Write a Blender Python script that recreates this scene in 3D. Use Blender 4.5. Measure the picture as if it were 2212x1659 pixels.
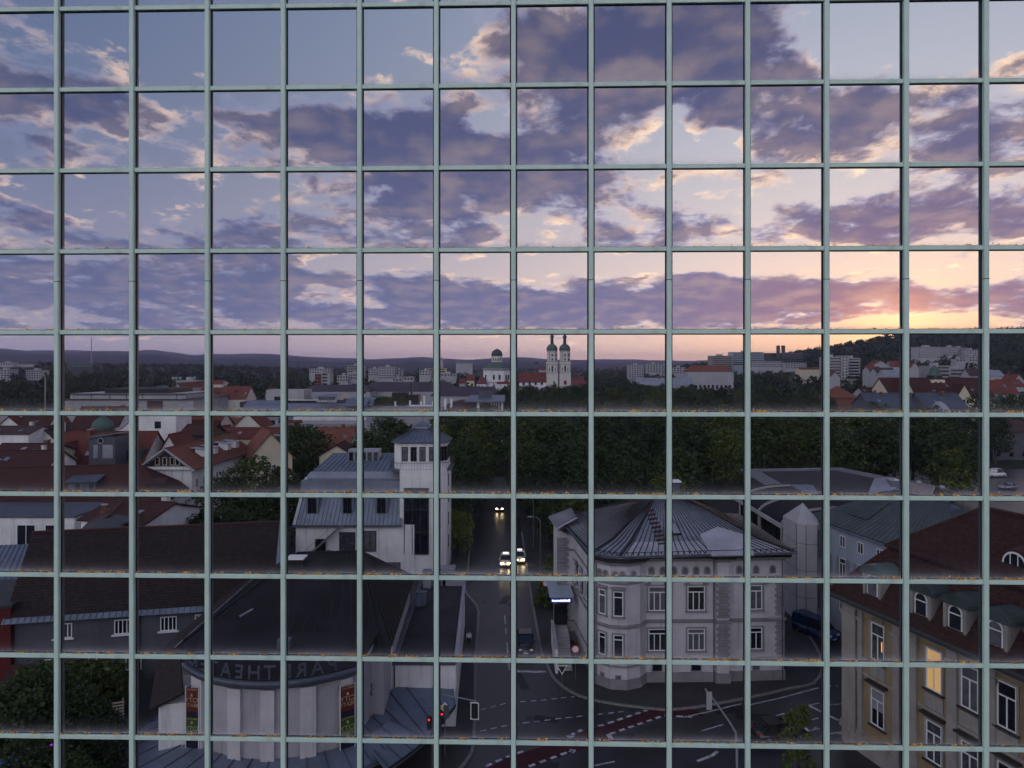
import bpy, bmesh, math, random
import numpy as np
from mathutils import Vector, Matrix

for o in list(bpy.data.objects):
    bpy.data.objects.remove(o, do_unlink=True)
SC = bpy.context.scene
COL = SC.collection
R = math.radians
rnd = random.Random(7)

# ------------------------------------------------------------------ camera
EYE = 32.0            # metres above the street
FPX, U0, V0, PW = 1533.0, 1106.0, 785.0, 2212.0     # focal length, axis and width, in pixels of a 2212 wide picture
cam = bpy.data.cameras.new('camera')
cam.sensor_width = 36.0
cam.lens = 36.0 * FPX / PW
cam.shift_y = -(829.5 - V0) / PW
cam.clip_start = 0.1
cam.clip_end = 40000.0
CAM = bpy.data.objects.new('camera', cam)
CAM.location = (0, 0, EYE)
CAM.rotation_euler = (R(90), 0, 0)
COL.objects.link(CAM)
SC.camera = CAM

# ------------------------------------------------------------------ exposure
SC.view_settings.view_transform = 'Standard'
SC.view_settings.look = 'None'
SC.view_settings.exposure = 0.88
SC.view_settings.gamma = 1.0
SC.view_settings.use_curve_mapping = False
SC.cycles.max_bounces = 6
SC.cycles.diffuse_bounces = 3
SC.cycles.glossy_bounces = 2
SC.cycles.transmission_bounces = 2
SC.cycles.transparent_max_bounces = 24
SC.cycles.volume_bounces = 0
SC.cycles.sample_clamp_indirect = 6.0
SC.cycles.caustics_reflective = False
SC.cycles.caustics_refractive = False
SC.cycles.use_denoising = True
SC.cycles.use_adaptive_sampling = True
SC.cycles.adaptive_threshold = 0.03

# ------------------------------------------------------------------ node shorthand
class E:
    """A value in a node tree; + - * / and the functions below add Math nodes."""
    def __init__(s, nt, v): s.nt, s.v = nt, v
    def _m(s, op, *a):
        n = s.nt.nodes.new('ShaderNodeMath'); n.operation = op
        for i, x in enumerate((s,) + a):
            put(s.nt, n.inputs[i], x)
        return E(s.nt, n.outputs[0])
    def __add__(s, b): return s._m('ADD', b)
    __radd__ = __add__
    def __sub__(s, b): return s._m('SUBTRACT', b)
    def __rsub__(s, b): return (s * -1.0) + b
    def __mul__(s, b): return s._m('MULTIPLY', b)
    __rmul__ = __mul__
    def __truediv__(s, b): return s._m('DIVIDE', b)
    def __pow__(s, b): return s._m('POWER', b)
    def abs(s): return s._m('ABSOLUTE')
    def exp(s): return s._m('EXPONENT')
    def sat(s):
        r = s._m('ADD', 0.0); r.v.node.use_clamp = True; return r
    def max(s, b): return s._m('MAXIMUM', b)
    def min(s, b): return s._m('MINIMUM', b)
    def step(s, a, b):                      # smoothstep from a to b
        n = s.nt.nodes.new('ShaderNodeMapRange'); n.interpolation_type = 'SMOOTHSTEP'
        put(s.nt, n.inputs[0], s); put(s.nt, n.inputs[1], a); put(s.nt, n.inputs[2], b)
        n.inputs[3].default_value = 0.0; n.inputs[4].default_value = 1.0
        return E(s.nt, n.outputs[0])

def put(nt, sock, x):
    if isinstance(x, E): nt.links.new(x.v, sock)
    elif hasattr(x, 'is_linked'): nt.links.new(x, sock)
    elif isinstance(x, (tuple, list)):
        sock.default_value = tuple(x) + ((1.0,) if len(x) == 3 and len(sock.default_value) == 4 else ())
    else: sock.default_value = x

def mixc(nt, f, a, b, mode='MIX'):
    n = nt.nodes.new('ShaderNodeMix'); n.data_type = 'RGBA'; n.blend_type = mode
    put(nt, n.inputs[0], f); put(nt, n.inputs[6], a); put(nt, n.inputs[7], b)
    return n.outputs[2]

def noise(nt, vec, scale, detail=4.0, rough=0.55, dist=0.0, w=None):
    n = nt.nodes.new('ShaderNodeTexNoise')
    if vec is not None: put(nt, n.inputs['Vector'], vec)
    n.inputs['Scale'].default_value = scale; n.inputs['Detail'].default_value = detail
    n.inputs['Roughness'].default_value = rough; n.inputs['Distortion'].default_value = dist
    return E(nt, n.outputs[0])

def comb(nt, x, y, z=0.0):
    n = nt.nodes.new('ShaderNodeCombineXYZ')
    for i, q in enumerate((x, y, z)): put(nt, n.inputs[i], q)
    return n.outputs[0]

# ------------------------------------------------------------------ sky: low sun behind broken evening cloud
SUN_AZ, SUN_EL = R(28.5), R(1.6)            # azimuth measured from +Y towards +X
world = bpy.data.worlds.new('World'); SC.world = world
world.use_nodes = True
def build_sky():
    nt = world.node_tree; nt.nodes.clear()
    out = nt.nodes.new('ShaderNodeOutputWorld'); bg = nt.nodes.new('ShaderNodeBackground')
    nt.links.new(bg.outputs[0], out.inputs[0])
    sky = nt.nodes.new('ShaderNodeTexSky'); sky.sky_type = 'NISHITA'; sky.sun_disc = False
    sky.sun_elevation = SUN_EL; sky.sun_rotation = SUN_AZ
    sky.air_density = 1.0; sky.dust_density = 2.2; sky.ozone_density = 2.5
    tc = nt.nodes.new('ShaderNodeTexCoord')
    sp = nt.nodes.new('ShaderNodeSeparateXYZ'); nt.links.new(tc.outputs['Generated'], sp.inputs[0])
    dx, dy, dz = (E(nt, sp.outputs[i]) for i in range(3))
    az = dx._m('ARCTAN2', dy)
    el = dz._m('ARCSINE')
    up = dz.max(0.0)
    # cloud sheet seen in perspective
    k = up + 0.19
    px, py = dx / k, dy / k
    def dens(ox, oy, det=8.5):
        v = comb(nt, px + ox, py * 0.85 + oy, 3.1)
        a = noise(nt, v, 1.9, 2.0, 0.5)
        b = noise(nt, v, 6.2, det, 0.62, 0.18)
        return a * 0.42 + b * 0.58
    d0 = dens(0.0, 0.0)
    s = 0.10
    d1 = dens(math.sin(SUN_AZ) * s, math.cos(SUN_AZ) * s, 2.0)
    def g(az0, el0, sa, se, amp):
        q = ((az - R(az0)) * (1.0 / R(sa))); w = ((el - R(el0)) * (1.0 / R(se)))
        return ((q * q + w * w) * -1.0).exp() * amp
    bias = (g(6, 23, 10, 4.5, .20) + g(16, 24, 5, 5, .16) + g(4, 17, 12, 3.2, .10) + g(28, 17, 9, 3.5, .12)
            + g(-13, 17.5, 7, 2.6, .10) + g(-8, 15, 8, 2.5, .08) + g(-33, 16, 4, 3, .07) + g(-35, 23, 2.2, 1.6, .06)
            + g(8, 12, 30, 3.0, .05) + g(-20, 11, 14, 2.2, .05)
            + g(14, 4.8, 24, 1.9, .22) + g(-28, 5, 22, 2.8, .13) + g(32, 9, 8, 2.4, .10)
            + g(-18, 24, 15, 3.8, -.24) + g(28, 23.5, 7, 3.6, -.24) + g(12, 7.9, 22, 0.85, -.24) + g(33, 6.6, 9, 1.0, -.16)
            + g(13, 17.5, 2.5, 1.6, -.16) + g(-1.5, 18.5, 3, 1.6, -.14) + g(5, 11.2, 5, 1.2, -.10) + g(-30, 12, 7, 1.4, -.10)
            + g(5, 1.2, 60, 1.5, -.13) + g(29, 2.4, 6, 1.2, -.16) + g(16.5, 16.5, 1.7, 1.2, -.18))
    d = d0 + bias
    cover = d.step(.475, .550)
    thick = d.step(.48, .60)
    lit = ((d0 - d1) * 4.2 + 0.34).step(0.0, 1.15)
    sv = (math.sin(SUN_AZ) * math.cos(SUN_EL), math.cos(SUN_AZ) * math.cos(SUN_EL), math.sin(SUN_EL))
    cs = dx * sv[0] + dy * sv[1] + dz * sv[2]
    near = ((cs - 1.0) * 4.0).exp()          # wide glow round the sun
    mid = ((cs - 1.0) * 45.0).exp()
    hot = ((cs - 1.0) * 700.0).exp()         # tight glow
    elp = el.max(0.0)
    low = (elp * -9.0).exp()                 # towards the horizon
    low2 = (elp * -3.6).exp()
    # colours
    anti = cs.step(.15, -.65)                # out-of-view sky opposite the sun, brightened to light walls and bars
    base = mixc(nt, 1.0, sky.outputs[0], (0.034, 0.034, 0.040), 'MULTIPLY')
    pale = mixc(nt, near, (0.048, 0.080, 0.165), (0.35, 0.38, 0.44))
    pale = mixc(nt, low2 * low2, pale, mixc(nt, near, (0.18, 0.20, 0.30), (1.02, 0.82, 0.64)))
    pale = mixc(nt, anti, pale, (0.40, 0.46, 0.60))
    base = mixc(nt, 0.88, base, pale)
    zen = el.step(R(27), R(58))              # deep clear blue overhead, darkened out of view to dim the ground
    base = mixc(nt, zen, base, (0.032, 0.052, 0.125))
    haze = mixc(nt, near, (0.20, 0.195, 0.28), (0.74, 0.41, 0.30)); haze = mixc(nt, mid, haze, (1.15, .50, .13))
    base = mixc(nt, low * 0.80, base, haze)
    core = mixc(nt, low2, mixc(nt, near, (0.018, 0.027, 0.072), (0.022, 0.030, 0.078)), mixc(nt, near, (0.090, 0.110, 0.205), (0.165, 0.145, 0.255)))
    core = mixc(nt, mid * low, core, (0.40, 0.15, 0.12))
    edge = mixc(nt, near, (0.135, 0.160, 0.26), (0.36, 0.32, 0.40))
    rim = mixc(nt, near, (0.60, 0.43, 0.34), (1.45, 0.94, 0.46))
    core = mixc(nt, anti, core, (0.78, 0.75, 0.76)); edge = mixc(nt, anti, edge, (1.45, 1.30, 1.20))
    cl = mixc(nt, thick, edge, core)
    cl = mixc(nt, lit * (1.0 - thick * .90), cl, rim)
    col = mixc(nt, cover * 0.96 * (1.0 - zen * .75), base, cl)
    glow = mixc(nt, hot, (0, 0, 0), (.55, .20, .02))
    col = mixc(nt, 1.0, col, glow, 'ADD')
    ground = dz.step(-0.12, -0.06)
    col = mixc(nt, ground, (0.05, 0.05, 0.06), col)
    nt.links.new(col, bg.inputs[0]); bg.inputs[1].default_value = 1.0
    world.cycles.sampling_method = 'MANUAL'; world.cycles.sample_map_resolution = 256
build_sky()

sun = bpy.data.lights.new('sun', 'SUN'); sun.energy = 0.35; sun.angle = R(12); sun.color = (1.0, 0.62, 0.40)
SUN = bpy.data.objects.new('sun', sun); COL.objects.link(SUN)
SUN.rotation_euler = (Vector((math.sin(SUN_AZ) * math.cos(SUN_EL), math.cos(SUN_AZ) * math.cos(SUN_EL), math.sin(SUN_EL)))).to_track_quat('Z', 'Y').to_euler()

# ------------------------------------------------------------------ places
def at(u, v, y):                       # the point at depth y that the photograph shows at (u, v)
    return ((u - U0) / FPX * y, y, EYE - (v - V0) / FPX * y)
def gp(u, v, z=0.0):                   # the point at height z
    y = (EYE - z) * FPX / (v - V0)
    return ((u - U0) / FPX * y, y)
def smooth(a, b, t):
    t = min(1.0, max(0.0, (t - a) / (b - a))); return t * t * (3 - 2 * t)
_AZ = [(-90, 20), (-50, 26), (-32, 24), (-24, 18), (-15, 8), (-8, 0), (0, 0), (6, 4), (12, 14), (18, 34), (24, 60), (29, 88), (36, 92), (60, 90), (90, 60)]
def land(x, y):                        # height of the ground
    d = math.hypot(x, y)
    a = math.degrees(math.atan2(x, max(y, 1.0)))
    h = 0.0
    for (a0, h0), (a1, h1) in zip(_AZ, _AZ[1:]):
        if a0 <= a <= a1:
            h = h0 + (h1 - h0) * (a - a0) / (a1 - a0)
    s = 0.25 * smooth(450, 1000, d) + 0.75 * smooth(850, 1750, d)
    r = h * s
    r += 3.0 * math.sin(x * .004 + 1) * math.sin(y * .003) * smooth(900, 1600, d)
    return max(r, 0.0) if d < 900 else r

# ------------------------------------------------------------------ materials
MATS = {}
def mat(name, col, rough=0.8, var=0.15, scale=0.5, bump=0.0, bscale=12.0, metal=0.0, spec=0.3, detail=5.0, courses=0.0, rand=0.0, streak=0.0):
    """Principled surface with cloudy colour variation, rain streaks, fine relief and (for tiled roofs) courses."""
    m = bpy.data.materials.new(name); m.use_nodes = True; nt = m.node_tree
    p = nt.nodes['Principled BSDF']
    tc = nt.nodes.new('ShaderNodeTexCoord'); ob = tc.outputs['Object']
    n = noise(nt, ob, scale, detail, 0.6)
    lo = tuple(c * (1 - var) for c in col); hi = tuple(min(1, c * (1 + var)) for c in col)
    c = mixc(nt, n.step(.3, .7), lo, hi)
    h = None
    sp = nt.nodes.new('ShaderNodeSeparateXYZ'); nt.links.new(ob, sp.inputs[0])
    if streak:
        v = comb(nt, E(nt, sp.outputs[0]) * 1.0, E(nt, sp.outputs[1]) * 1.0, E(nt, sp.outputs[2]) * 0.07)
        s = noise(nt, v, 2.2, 4.0, 0.6)
        c = mixc(nt, s.step(.50, .78) * streak, c, tuple(q * .42 for q in col))
    if courses:
        z = E(nt, sp.outputs[2]) * (1.0 / courses)
        fr = z._m('FRACT')
        c = mixc(nt, fr.step(.0, .30) * .45, c, tuple(q * .45 for q in col))
        big = noise(nt, ob, 9.0, 2.0, 0.7)
        c = mixc(nt, big.step(.52, .72) * .4, c, tuple(min(1, q * 1.5) for q in col))
        h = fr * 0.6 + big * 0.4
    if rand:
        oi = nt.nodes.new('ShaderNodeObjectInfo')
        c = mixc(nt, E(nt, oi.outputs['Random']) * rand, c, tuple(min(1, q * 1.9) for q in (col[0] * 1.1, col[1], col[2] * .7)))
    nt.links.new(c, p.inputs['Base Color'])
    rr = n * 0.25 + (rough - 0.12)
    nt.links.new(rr.v, p.inputs['Roughness'])
    p.inputs['Metallic'].default_value = metal
    p.inputs['Specular IOR Level'].default_value = spec
    if bump or h is not None:
        b = nt.nodes.new('ShaderNodeBump'); b.inputs['Strength'].default_value = bump or .5; b.inputs['Distance'].default_value = 0.05
        if h is None: h = noise(nt, ob, bscale, 4.0, 0.65)
        nt.links.new(h.v, b.inputs['Height']); nt.links.new(b.outputs[0], p.inputs['Normal'])
    MATS[name] = m
    return m

def emit(name, col, strength):
    m = bpy.data.materials.new(name); m.use_nodes = True; nt = m.node_tree
    p = nt.nodes['Principled BSDF']
    p.inputs['Base Color'].default_value = (col[0] * .5, col[1] * .5, col[2] * .5, 1)
    p.inputs['Emission Color'].default_value = (*col, 1); p.inputs['Emission Strength'].default_value = strength
    MATS[name] = m; return m

mat('white_render', (.70, .69, .71), .85, .10, .35, .15, 40, streak=.6)
mat('warm_white', (.62, .59, .55), .85, .08, .35, .15, 40, streak=.4)
mat('cream', (.60, .53, .40), .85, .08, .4, .15, 40, streak=.35)
mat('grey_render', (.36, .35, .38), .85, .10, .4, .2, 30, streak=.5)
mat('villa_stone', (.50, .48, .51), .85, .10, .5, .25, 18, streak=.45)
mat('villa_trim', (.235, .225, .24), .85, .14, .8, .3, 16, streak=.4)  # trim darkened: its shadow lines are put into the colour
mat('slate_grey', (.085, .09, .11), .8, .15, .5, .2, 20, streak=.4)
mat('blue_grey', (.33, .38, .46), .85, .08, .4, .15, 30, streak=.35)
mat('ochre', (.27, .20, .115), .85, .10, .5, .2, 25, streak=.4)
mat('sandstone', (.285, .265, .245), .85, .12, .8, .25, 22, streak=.4)
mat('dark_timber', (.035, .032, .034), .7, .2, 2.0, .3, 20)
mat('red_render', (.085, .010, .012), .8, .1, .4, .1, 30)
mat('brick_red', (.17, .066, .050), .85, .12, 1.0, .2, 20)
mat('tile_red', (.150, .045, .036), .85, .22, .7, .6, courses=.34)
mat('tile_dark', (.070, .028, .026), .85, .25, .7, .6, courses=.34)
mat('tile_orange', (.215, .082, .055), .85, .20, .7, .6, courses=.34)
mat('tile_far', (.150, .050, .040), .9, .22, .15)
mat('tile_brown', (.065, .040, .042), .9, .2, .15)
mat('tile_piece', (.028, .020, .022), .85, .40, 3.1, .4, 25)
mat('tile_piece_red', (.046, .022, .021), .85, .42, 3.1, .4, 25)
mat('zinc', (.155, .185, .250), .50, .18, .35, .08, 8, metal=.35, spec=.5, streak=.45)
mat('zinc_dark', (.085, .10, .135), .55, .2, .35, .08, 8, metal=.3, spec=.45, streak=.45)
mat('zinc_pale', (.30, .31, .36), .5, .15, .3, .08, 8, metal=.3, spec=.5, streak=.3)
mat('copper_green', (.075, .120, .108), .7, .22, .6, .1, 8, streak=.5)
mat('copper_dark', (.048, .066, .066), .7, .25, .6, .1, 8, streak=.5)
mat('bitumen', (.012, .0125, .016), .92, .45, .25, .35, 30, streak=.0)
mat('gravel_roof', (.034, .034, .040), .95, .3, .4, .5, 40)
mat('purple_roof', (.070, .055, .076), .9, .15, .1)
mat('asphalt', (.020, .020, .026), .36, .45, .22, .12, 60, spec=.45)
mat('paving', (.046, .043, .047), .8, .22, .35, .3, 14)
mat('kerb_stone', (.19, .18, .18), .85, .2, 1.5, .3, 20)
mat('road_paint', (.42, .43, .46), .8, .45, 2.2, .2, 30)
mat('bike_red', (.052, .011, .017), .85, .25, .8, .2, 30)
mat('soil_green', (.014, .021, .012), .95, .4, .02, .3, 3)
mat('white_paint', (.74, .75, .77), .45, .05, 1.0)
mat('steel_grey', (.22, .23, .25), .45, .12, 1.0, metal=.6)
mat('dark_steel', (.04, .045, .05), .5, .15, 1.0, metal=.4)
mat('iron_black', (.018, .018, .020), .6, .2, 2.0)
mat('concrete', (.33, .32, .33), .9, .15, .4, .2, 20, streak=.5)
mat('pale_concrete', (.38, .375, .40), .9, .1, .2, .1, 20, streak=.3)
mat('mint_metal', (.48, .64, .59), .42, .10, .55, .05, 25, metal=.0, spec=.5, streak=.35)
mat('mint_shade', (.085, .115, .125), .5, .15, 1.5)  # darkened mint for the mirrored sides of the bars
mat('gasket', (.016, .018, .024), .6, .2, 3.0)
mat('bark', (.055, .043, .035), .95, .3, 3.0, .6, 12)
mat('leaf_dark', (.022, .038, .016), .75, .5, .25, rand=.75, spec=.25)
mat('leaf_mid', (.044, .062, .019), .75, .5, .25, rand=.70, spec=.25)
mat('leaf_light', (.110, .140, .030), .75, .40, .30, rand=.35, spec=.25)
mat('leaf_fir', (.016, .032, .020), .8, .4, .5, rand=.3)
mat('leaf_far', (.026, .039, .020), .9, .55, .035)
mat('leaf_yellow', (.62, .38, .10), .7, .6, 9.0)
mat('window_glass', (.012, .014, .020), .12, .3, .8, spec=.6)
mat('lit_curtain', (.5, .4, .2), .8)
emit('warm_window', (1.0, .60, .22), .22)
emit('orange_lamp', (1.0, .35, .08), .8)
emit('headlamp', (1.0, .74, .40), 30.0)
emit('red_signal', (1.0, .02, .02), 1.6)
emit('white_sign', (.95, .93, 1.0), .8)
emit('sky_lamp', (.9, .9, 1.0), .9)
mat('taxi_ivory', (.62, .58, .46), .25, .04, 1.0, spec=.6)
mat('car_black', (.010, .010, .013), .18, .1, 1.0, spec=.7)
mat('car_silver', (.34, .35, .38), .28, .05, 1.0, metal=.5, spec=.6)
mat('car_white', (.72, .72, .74), .25, .03, 1.0, spec=.6)
mat('van_blue', (.010, .030, .095), .28, .08, 1.0, spec=.6)
mat('car_glass', (.010, .013, .016), .06, .1, 1.0, spec=.8)
mat('rubber', (.010, .010, .011), .9, .2, 4.0)
mat('skin', (.42, .26, .19), .6, .05, 4.0)
mat('cloth_white', (.66, .64, .68), .9, .12, 6.0)
mat('cloth_dark', (.025, .030, .045), .9, .15, 6.0)
mat('hair_brown', (.035, .022, .016), .7, .2, 10.0)
mat('sign_blue', (.015, .07, .36), .5, .05, 1.0)
mat('sign_red', (.50, .015, .02), .5, .05, 1.0)
mat('sign_yellow', (.75, .45, .04), .5, .05, 1.0)
mat('poster_red', (.105, .020, .014), .7, .35, .9)
mat('poster_green', (.035, .066, .016), .7, .35, .9)
mat('poster_dark', (.012, .010, .030), .7, .3, 1.2)
mat('poster_text', (.40, .32, .20), .7, .2, 2.0)
mat('poster_lime', (.30, .33, .10), .7, .2, 2.0)
mat('hedge_leaf', (.060, .085, .022), .8, .45, .8)
mat('dust', (.6, .6, .66), .9)
mat('green_metal', (.085, .108, .108), .6, .2, .5, .08, 8, metal=.2, streak=.5)
emit('neon_blue', (.10, .25, 1.0), .05)
emit('neon_violet', (.55, .05, .9), .25)
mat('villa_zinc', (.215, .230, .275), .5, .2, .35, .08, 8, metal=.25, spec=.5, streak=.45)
mat('villa_zinc_lit', (.40, .40, .45), .5, .15, .35, .08, 8, metal=.2, spec=.5, streak=.35)  # paler copy of the roof zinc, light on the slope put into colour
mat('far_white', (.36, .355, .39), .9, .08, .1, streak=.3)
mat('bitumen_joint', (.022, .023, .028), .9, .3, .6)
mat('asphalt_patch', (.013, .013, .017), .5, .3, .5, .2, 60)
mat('old_paint', (.30, .31, .33), .85, .5, 1.6, .2, 30)
mat('glass_curtain', (.10, .10, .115), .35, .35, 1.2, spec=.5)
mat('glass_blind', (.055, .058, .068), .25, .3, 1.5, spec=.5)

# ------------------------------------------------------------------ mesh builder
class MB:
    def __init__(s): s.v, s.f, s.m = [], [], None
    def add(s, vs, fs):
        b = len(s.v)
        s.v += [tuple(s.m @ Vector(p)) for p in vs] if s.m is not None else [tuple(p) for p in vs]
        s.f += [tuple(i + b for i in f) for f in fs]; return s
    def box(s, x0, y0, z0, x1, y1, z1):
        return s.add([(x0, y0, z0), (x1, y0, z0), (x1, y1, z0), (x0, y1, z0), (x0, y0, z1), (x1, y0, z1), (x1, y1, z1), (x0, y1, z1)],
                     [(0, 3, 2, 1), (4, 5, 6, 7), (0, 1, 5, 4), (1, 2, 6, 5), (2, 3, 7, 6), (3, 0, 4, 7)])
    def prism(s, pts, z0, z1):
        n = len(pts)
        area = sum(pts[i][0] * pts[(i + 1) % n][1] - pts[(i + 1) % n][0] * pts[i][1] for i in range(n))
        if area < 0: pts = pts[::-1]
        return s.add([(p[0], p[1], z0) for p in pts] + [(p[0], p[1], z1) for p in pts],
                     [tuple(range(n))[::-1], tuple(range(n, 2 * n))] + [(i, (i + 1) % n, (i + 1) % n + n, i + n) for i in range(n)])
    def plate(s, pts, t, away=None):             # closed slab: the polygon and its copy t along the normal
        pts = [Vector(p) for p in pts]; n = len(pts)
        nr = Vector((0, 0, 0))
        for i in range(n): nr += (pts[i] - pts[0]).cross(pts[(i + 1) % n] - pts[0])
        nr.normalize()
        if nr.z < 0: pts = pts[::-1]; nr = -nr
        lo = [p - nr * t for p in pts]
        return s.add(lo + pts, [tuple(range(n))[::-1], tuple(range(n, 2 * n))] + [(i, (i + 1) % n, (i + 1) % n + n, i + n) for i in range(n)])
    def beam(s, p, q, w, h, up=(0, 0, 1)):
        p, q = Vector(p), Vector(q); d = (q - p).normalized(); up = Vector(up)
        if abs(d.dot(up)) > .98: up = Vector((1, 0, 0))
        a = d.cross(up).normalized() * (w / 2); b = a.cross(d).normalized() * (h / 2)
        c = [p - a - b, p + a - b, p + a + b, p - a + b, q - a - b, q + a - b, q + a + b, q - a + b]
        return s.add(c, [(0, 1, 2, 3), (7, 6, 5, 4), (0, 4, 5, 1), (1, 5, 6, 2), (2, 6, 7, 3), (3, 7, 4, 0)])
    def tube(s, pts, r, n=8, r1=None):
        pts = [Vector(p) for p in pts]; rings = []
        for i, p in enumerate(pts):
            d = (pts[min(i + 1, len(pts) - 1)] - pts[max(i - 1, 0)]).normalized()
            a = d.cross(Vector((0, 0, 1)) if abs(d.z) < .9 else Vector((1, 0, 0))).normalized(); b = d.cross(a)
            rr = r if r1 is None else r + (r1 - r) * i / (len(pts) - 1)
            rings.append([p + (a * math.cos(t * 2 * math.pi / n) + b * math.sin(t * 2 * math.pi / n)) * rr for t in range(n)])
        vs = [q for g in rings for q in g]; fs = []
        for i in range(len(rings) - 1):
            for t in range(n):
                fs.append((i * n + t, i * n + (t + 1) % n, (i + 1) * n + (t + 1) % n, (i + 1) * n + t))
        fs += [tuple(range(n))[::-1], tuple(range(len(vs) - n, len(vs)))]
        return s.add(vs, fs)
    def lathe(s, prof, n=16, c=(0, 0), a0=0.0, a1=2 * math.pi):
        full = abs(a1 - a0 - 2 * math.pi) < 1e-6; k = n if full else n + 1
        vs = [(c[0] + r * math.cos(a0 + (a1 - a0) * i / n), c[1] + r * math.sin(a0 + (a1 - a0) * i / n), z) for r, z in prof for i in range(k)]
        fs = []
        for j in range(len(prof) - 1):
            for i in range(n if full else n):
                i2 = (i + 1) % k if full else i + 1
                fs.append((j * k + i, j * k + i2, (j + 1) * k + i2, (j + 1) * k + i))
        if full: fs += [tuple(range(k))[::-1], tuple(range(len(vs) - k, len(vs)))]
        return s.add(vs, fs)
    def mesh(s, name, m, flat=True):
        me = bpy.data.meshes.new(name); me.from_pydata(s.v, [], s.f)
        me.materials.append(MATS[m] if isinstance(m, str) else m)
        if not flat: me.polygons.foreach_set('use_smooth', [True] * len(me.polygons))
        me.update(); return me
    def obj(s, name, m, parent=None, flat=True): return link(name, s.mesh(name, m, flat), parent)

def link(name, me, parent=None, loc=None, rot=None, scale=None):
    o = bpy.data.objects.new(name, me); COL.objects.link(o)
    if parent is not None: o.parent = parent
    if loc is not None: o.location = loc
    if rot is not None: o.rotation_euler = rot if isinstance(rot, (tuple, list)) else (0, 0, rot)
    if scale is not None: o.scale = scale if isinstance(scale, (tuple, list)) else (scale,) * 3
    return o
def tag(o, label=None, cat=None, group=None, kind=None):
    for k, v in (('label', label), ('category', cat), ('group', group), ('kind', kind)):
        if v: o[k] = v
    return o
def thing(name, label, cat, loc=(0, 0, 0), rz=0.0, group=None):
    return tag(link(name, None, None, loc, rz), label, cat, group)
def box(name, m, parent, x0, y0, z0, x1, y1, z1): return MB().box(x0, y0, z0, x1, y1, z1).obj(name, m, parent)

# ------------------------------------------------------------------ windows (meshes shared between alike ones)
_WM = {}
def window_meshes(w, h, lights, transom, frame='white_paint', glass='window_glass', fw=.09):
    k = (round(w, 2), round(h, 2), lights, transom, frame, glass)
    if k not in _WM:
        f = MB(); d0, d1 = -.07, .02
        f.box(-w / 2, d0, 0, -w / 2 + fw, d1, h); f.box(w / 2 - fw, d0, 0, w / 2, d1, h)
        f.box(-w / 2 + fw, d0, 0, w / 2 - fw, d1, fw); f.box(-w / 2 + fw, d0, h - fw, w / 2 - fw, d1, h)
        zt = h * (1 - transom) if transom else h - fw
        for i in range(1, lights):
            x = -w / 2 + w * i / lights; f.box(x - fw / 2, d0 + .01, fw, x + fw / 2, d1, zt)
        if transom: f.box(-w / 2 + fw, d0 + .005, zt, w / 2 - fw, d1, zt + fw)
        g = MB().box(-w / 2 + fw * .5, -.02, fw * .5, w / 2 - fw * .5, .03, h - fw * .5)
        _WM[k] = (f.mesh('window', frame), g.mesh('pane', glass))
    return _WM[k]
def window(parent, x, y, z, w, h, rz=0.0, lights=2, transom=0.0, frame='white_paint', glass='window_glass', sill=None, surround=None):
    """A framed window on a wall: x, y, z the middle of its sill, rz turns its outside from -Y."""
    if glass == 'window_glass': glass = rnd.choice(('window_glass', 'window_glass', 'window_glass', 'glass_blind', 'glass_curtain'))
    fm, gm = window_meshes(w, h, lights, transom, frame, glass)
    o = link('window', fm, parent, (x, y, z), rz)
    link('pane', gm, o)
    if surround:
        k = ('sur', round(w, 2), round(h, 2), surround)
        if k not in _WM:
            b = MB(); t = .16
            b.box(-w / 2 - t, -.10, -.02, -w / 2 - .004, .0, h + t); b.box(w / 2 + .004, -.10, -.02, w / 2 + t, 0, h + t); b.box(-w / 2 - .004, -.10, h + .004, w / 2 + .004, 0, h + t)
            _WM[k] = b.mesh('surround', surround)
        link('surround', _WM[k], o)
    if sill:
        k = ('sill', round(w, 2), sill)
        if k not in _WM: _WM[k] = MB().box(-w / 2 - .22, -.24, -.14, w / 2 + .22, 0, -.022).mesh('sill', sill)
        link('sill', _WM[k], o)
    return o
def small_window(parent, x, y, z, w, h, rz=0.0, m='window_glass'):
    k = ('far', round(w, 1), round(h, 1), m)
    if k not in _WM: _WM[k] = MB().box(-w / 2, -.05, 0, w / 2, .1, h).mesh('window', m)
    return link('window', _WM[k], parent, (x, y, z), rz)

def face_frame(face, w, d):            # middle of a face of a w x d footprint and the turn of its outside
    return {'S': ((0, -d / 2), 0.0, w), 'E': ((w / 2, 0), math.pi / 2, d), 'N': ((0, d / 2), math.pi, w), 'W': ((-w / 2, 0), -math.pi / 2, d)}[face]
def win_grid(root, w, d, face, n, rows, ww, wh, z0, dz, margin=1.0, near=False, **kw):
    (cx, cy), rz, span = face_frame(face, w, d)
    for j in range(rows):
        for i in range(n):
            t = 0 if n == 1 else -span / 2 + margin + ww / 2 + (span - 2 * margin - ww) * i / (n - 1)
            x, y = cx + t * math.cos(rz), cy + t * math.sin(rz)
            if near: window(root, x, y, z0 + j * dz, ww, wh, rz, **kw)
            else: small_window(root, x, y, z0 + j * dz, ww, wh, rz, **kw)

def seams(root, a, b, c, d, n, m='zinc_dark', r=.035, part='seam'):
    """Standing seams on the roof quad a-b (eave) d-c (ridge): n ribs running up from the eave, each a part."""
    a, b, c, d = (Vector(q) for q in (a, b, c, d))
    nr = (b - a).cross(d - a).normalized()
    if nr.z < 0: nr = -nr
    for i in range(n):
        t = (i + .5) / n
        p, q = a.lerp(b, t), d.lerp(c, t)
        if (q - p).length < .3: continue
        MB().beam(p + nr * .03, q + nr * .03, r * 2, .07, nr).obj(part, m, root)

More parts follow.
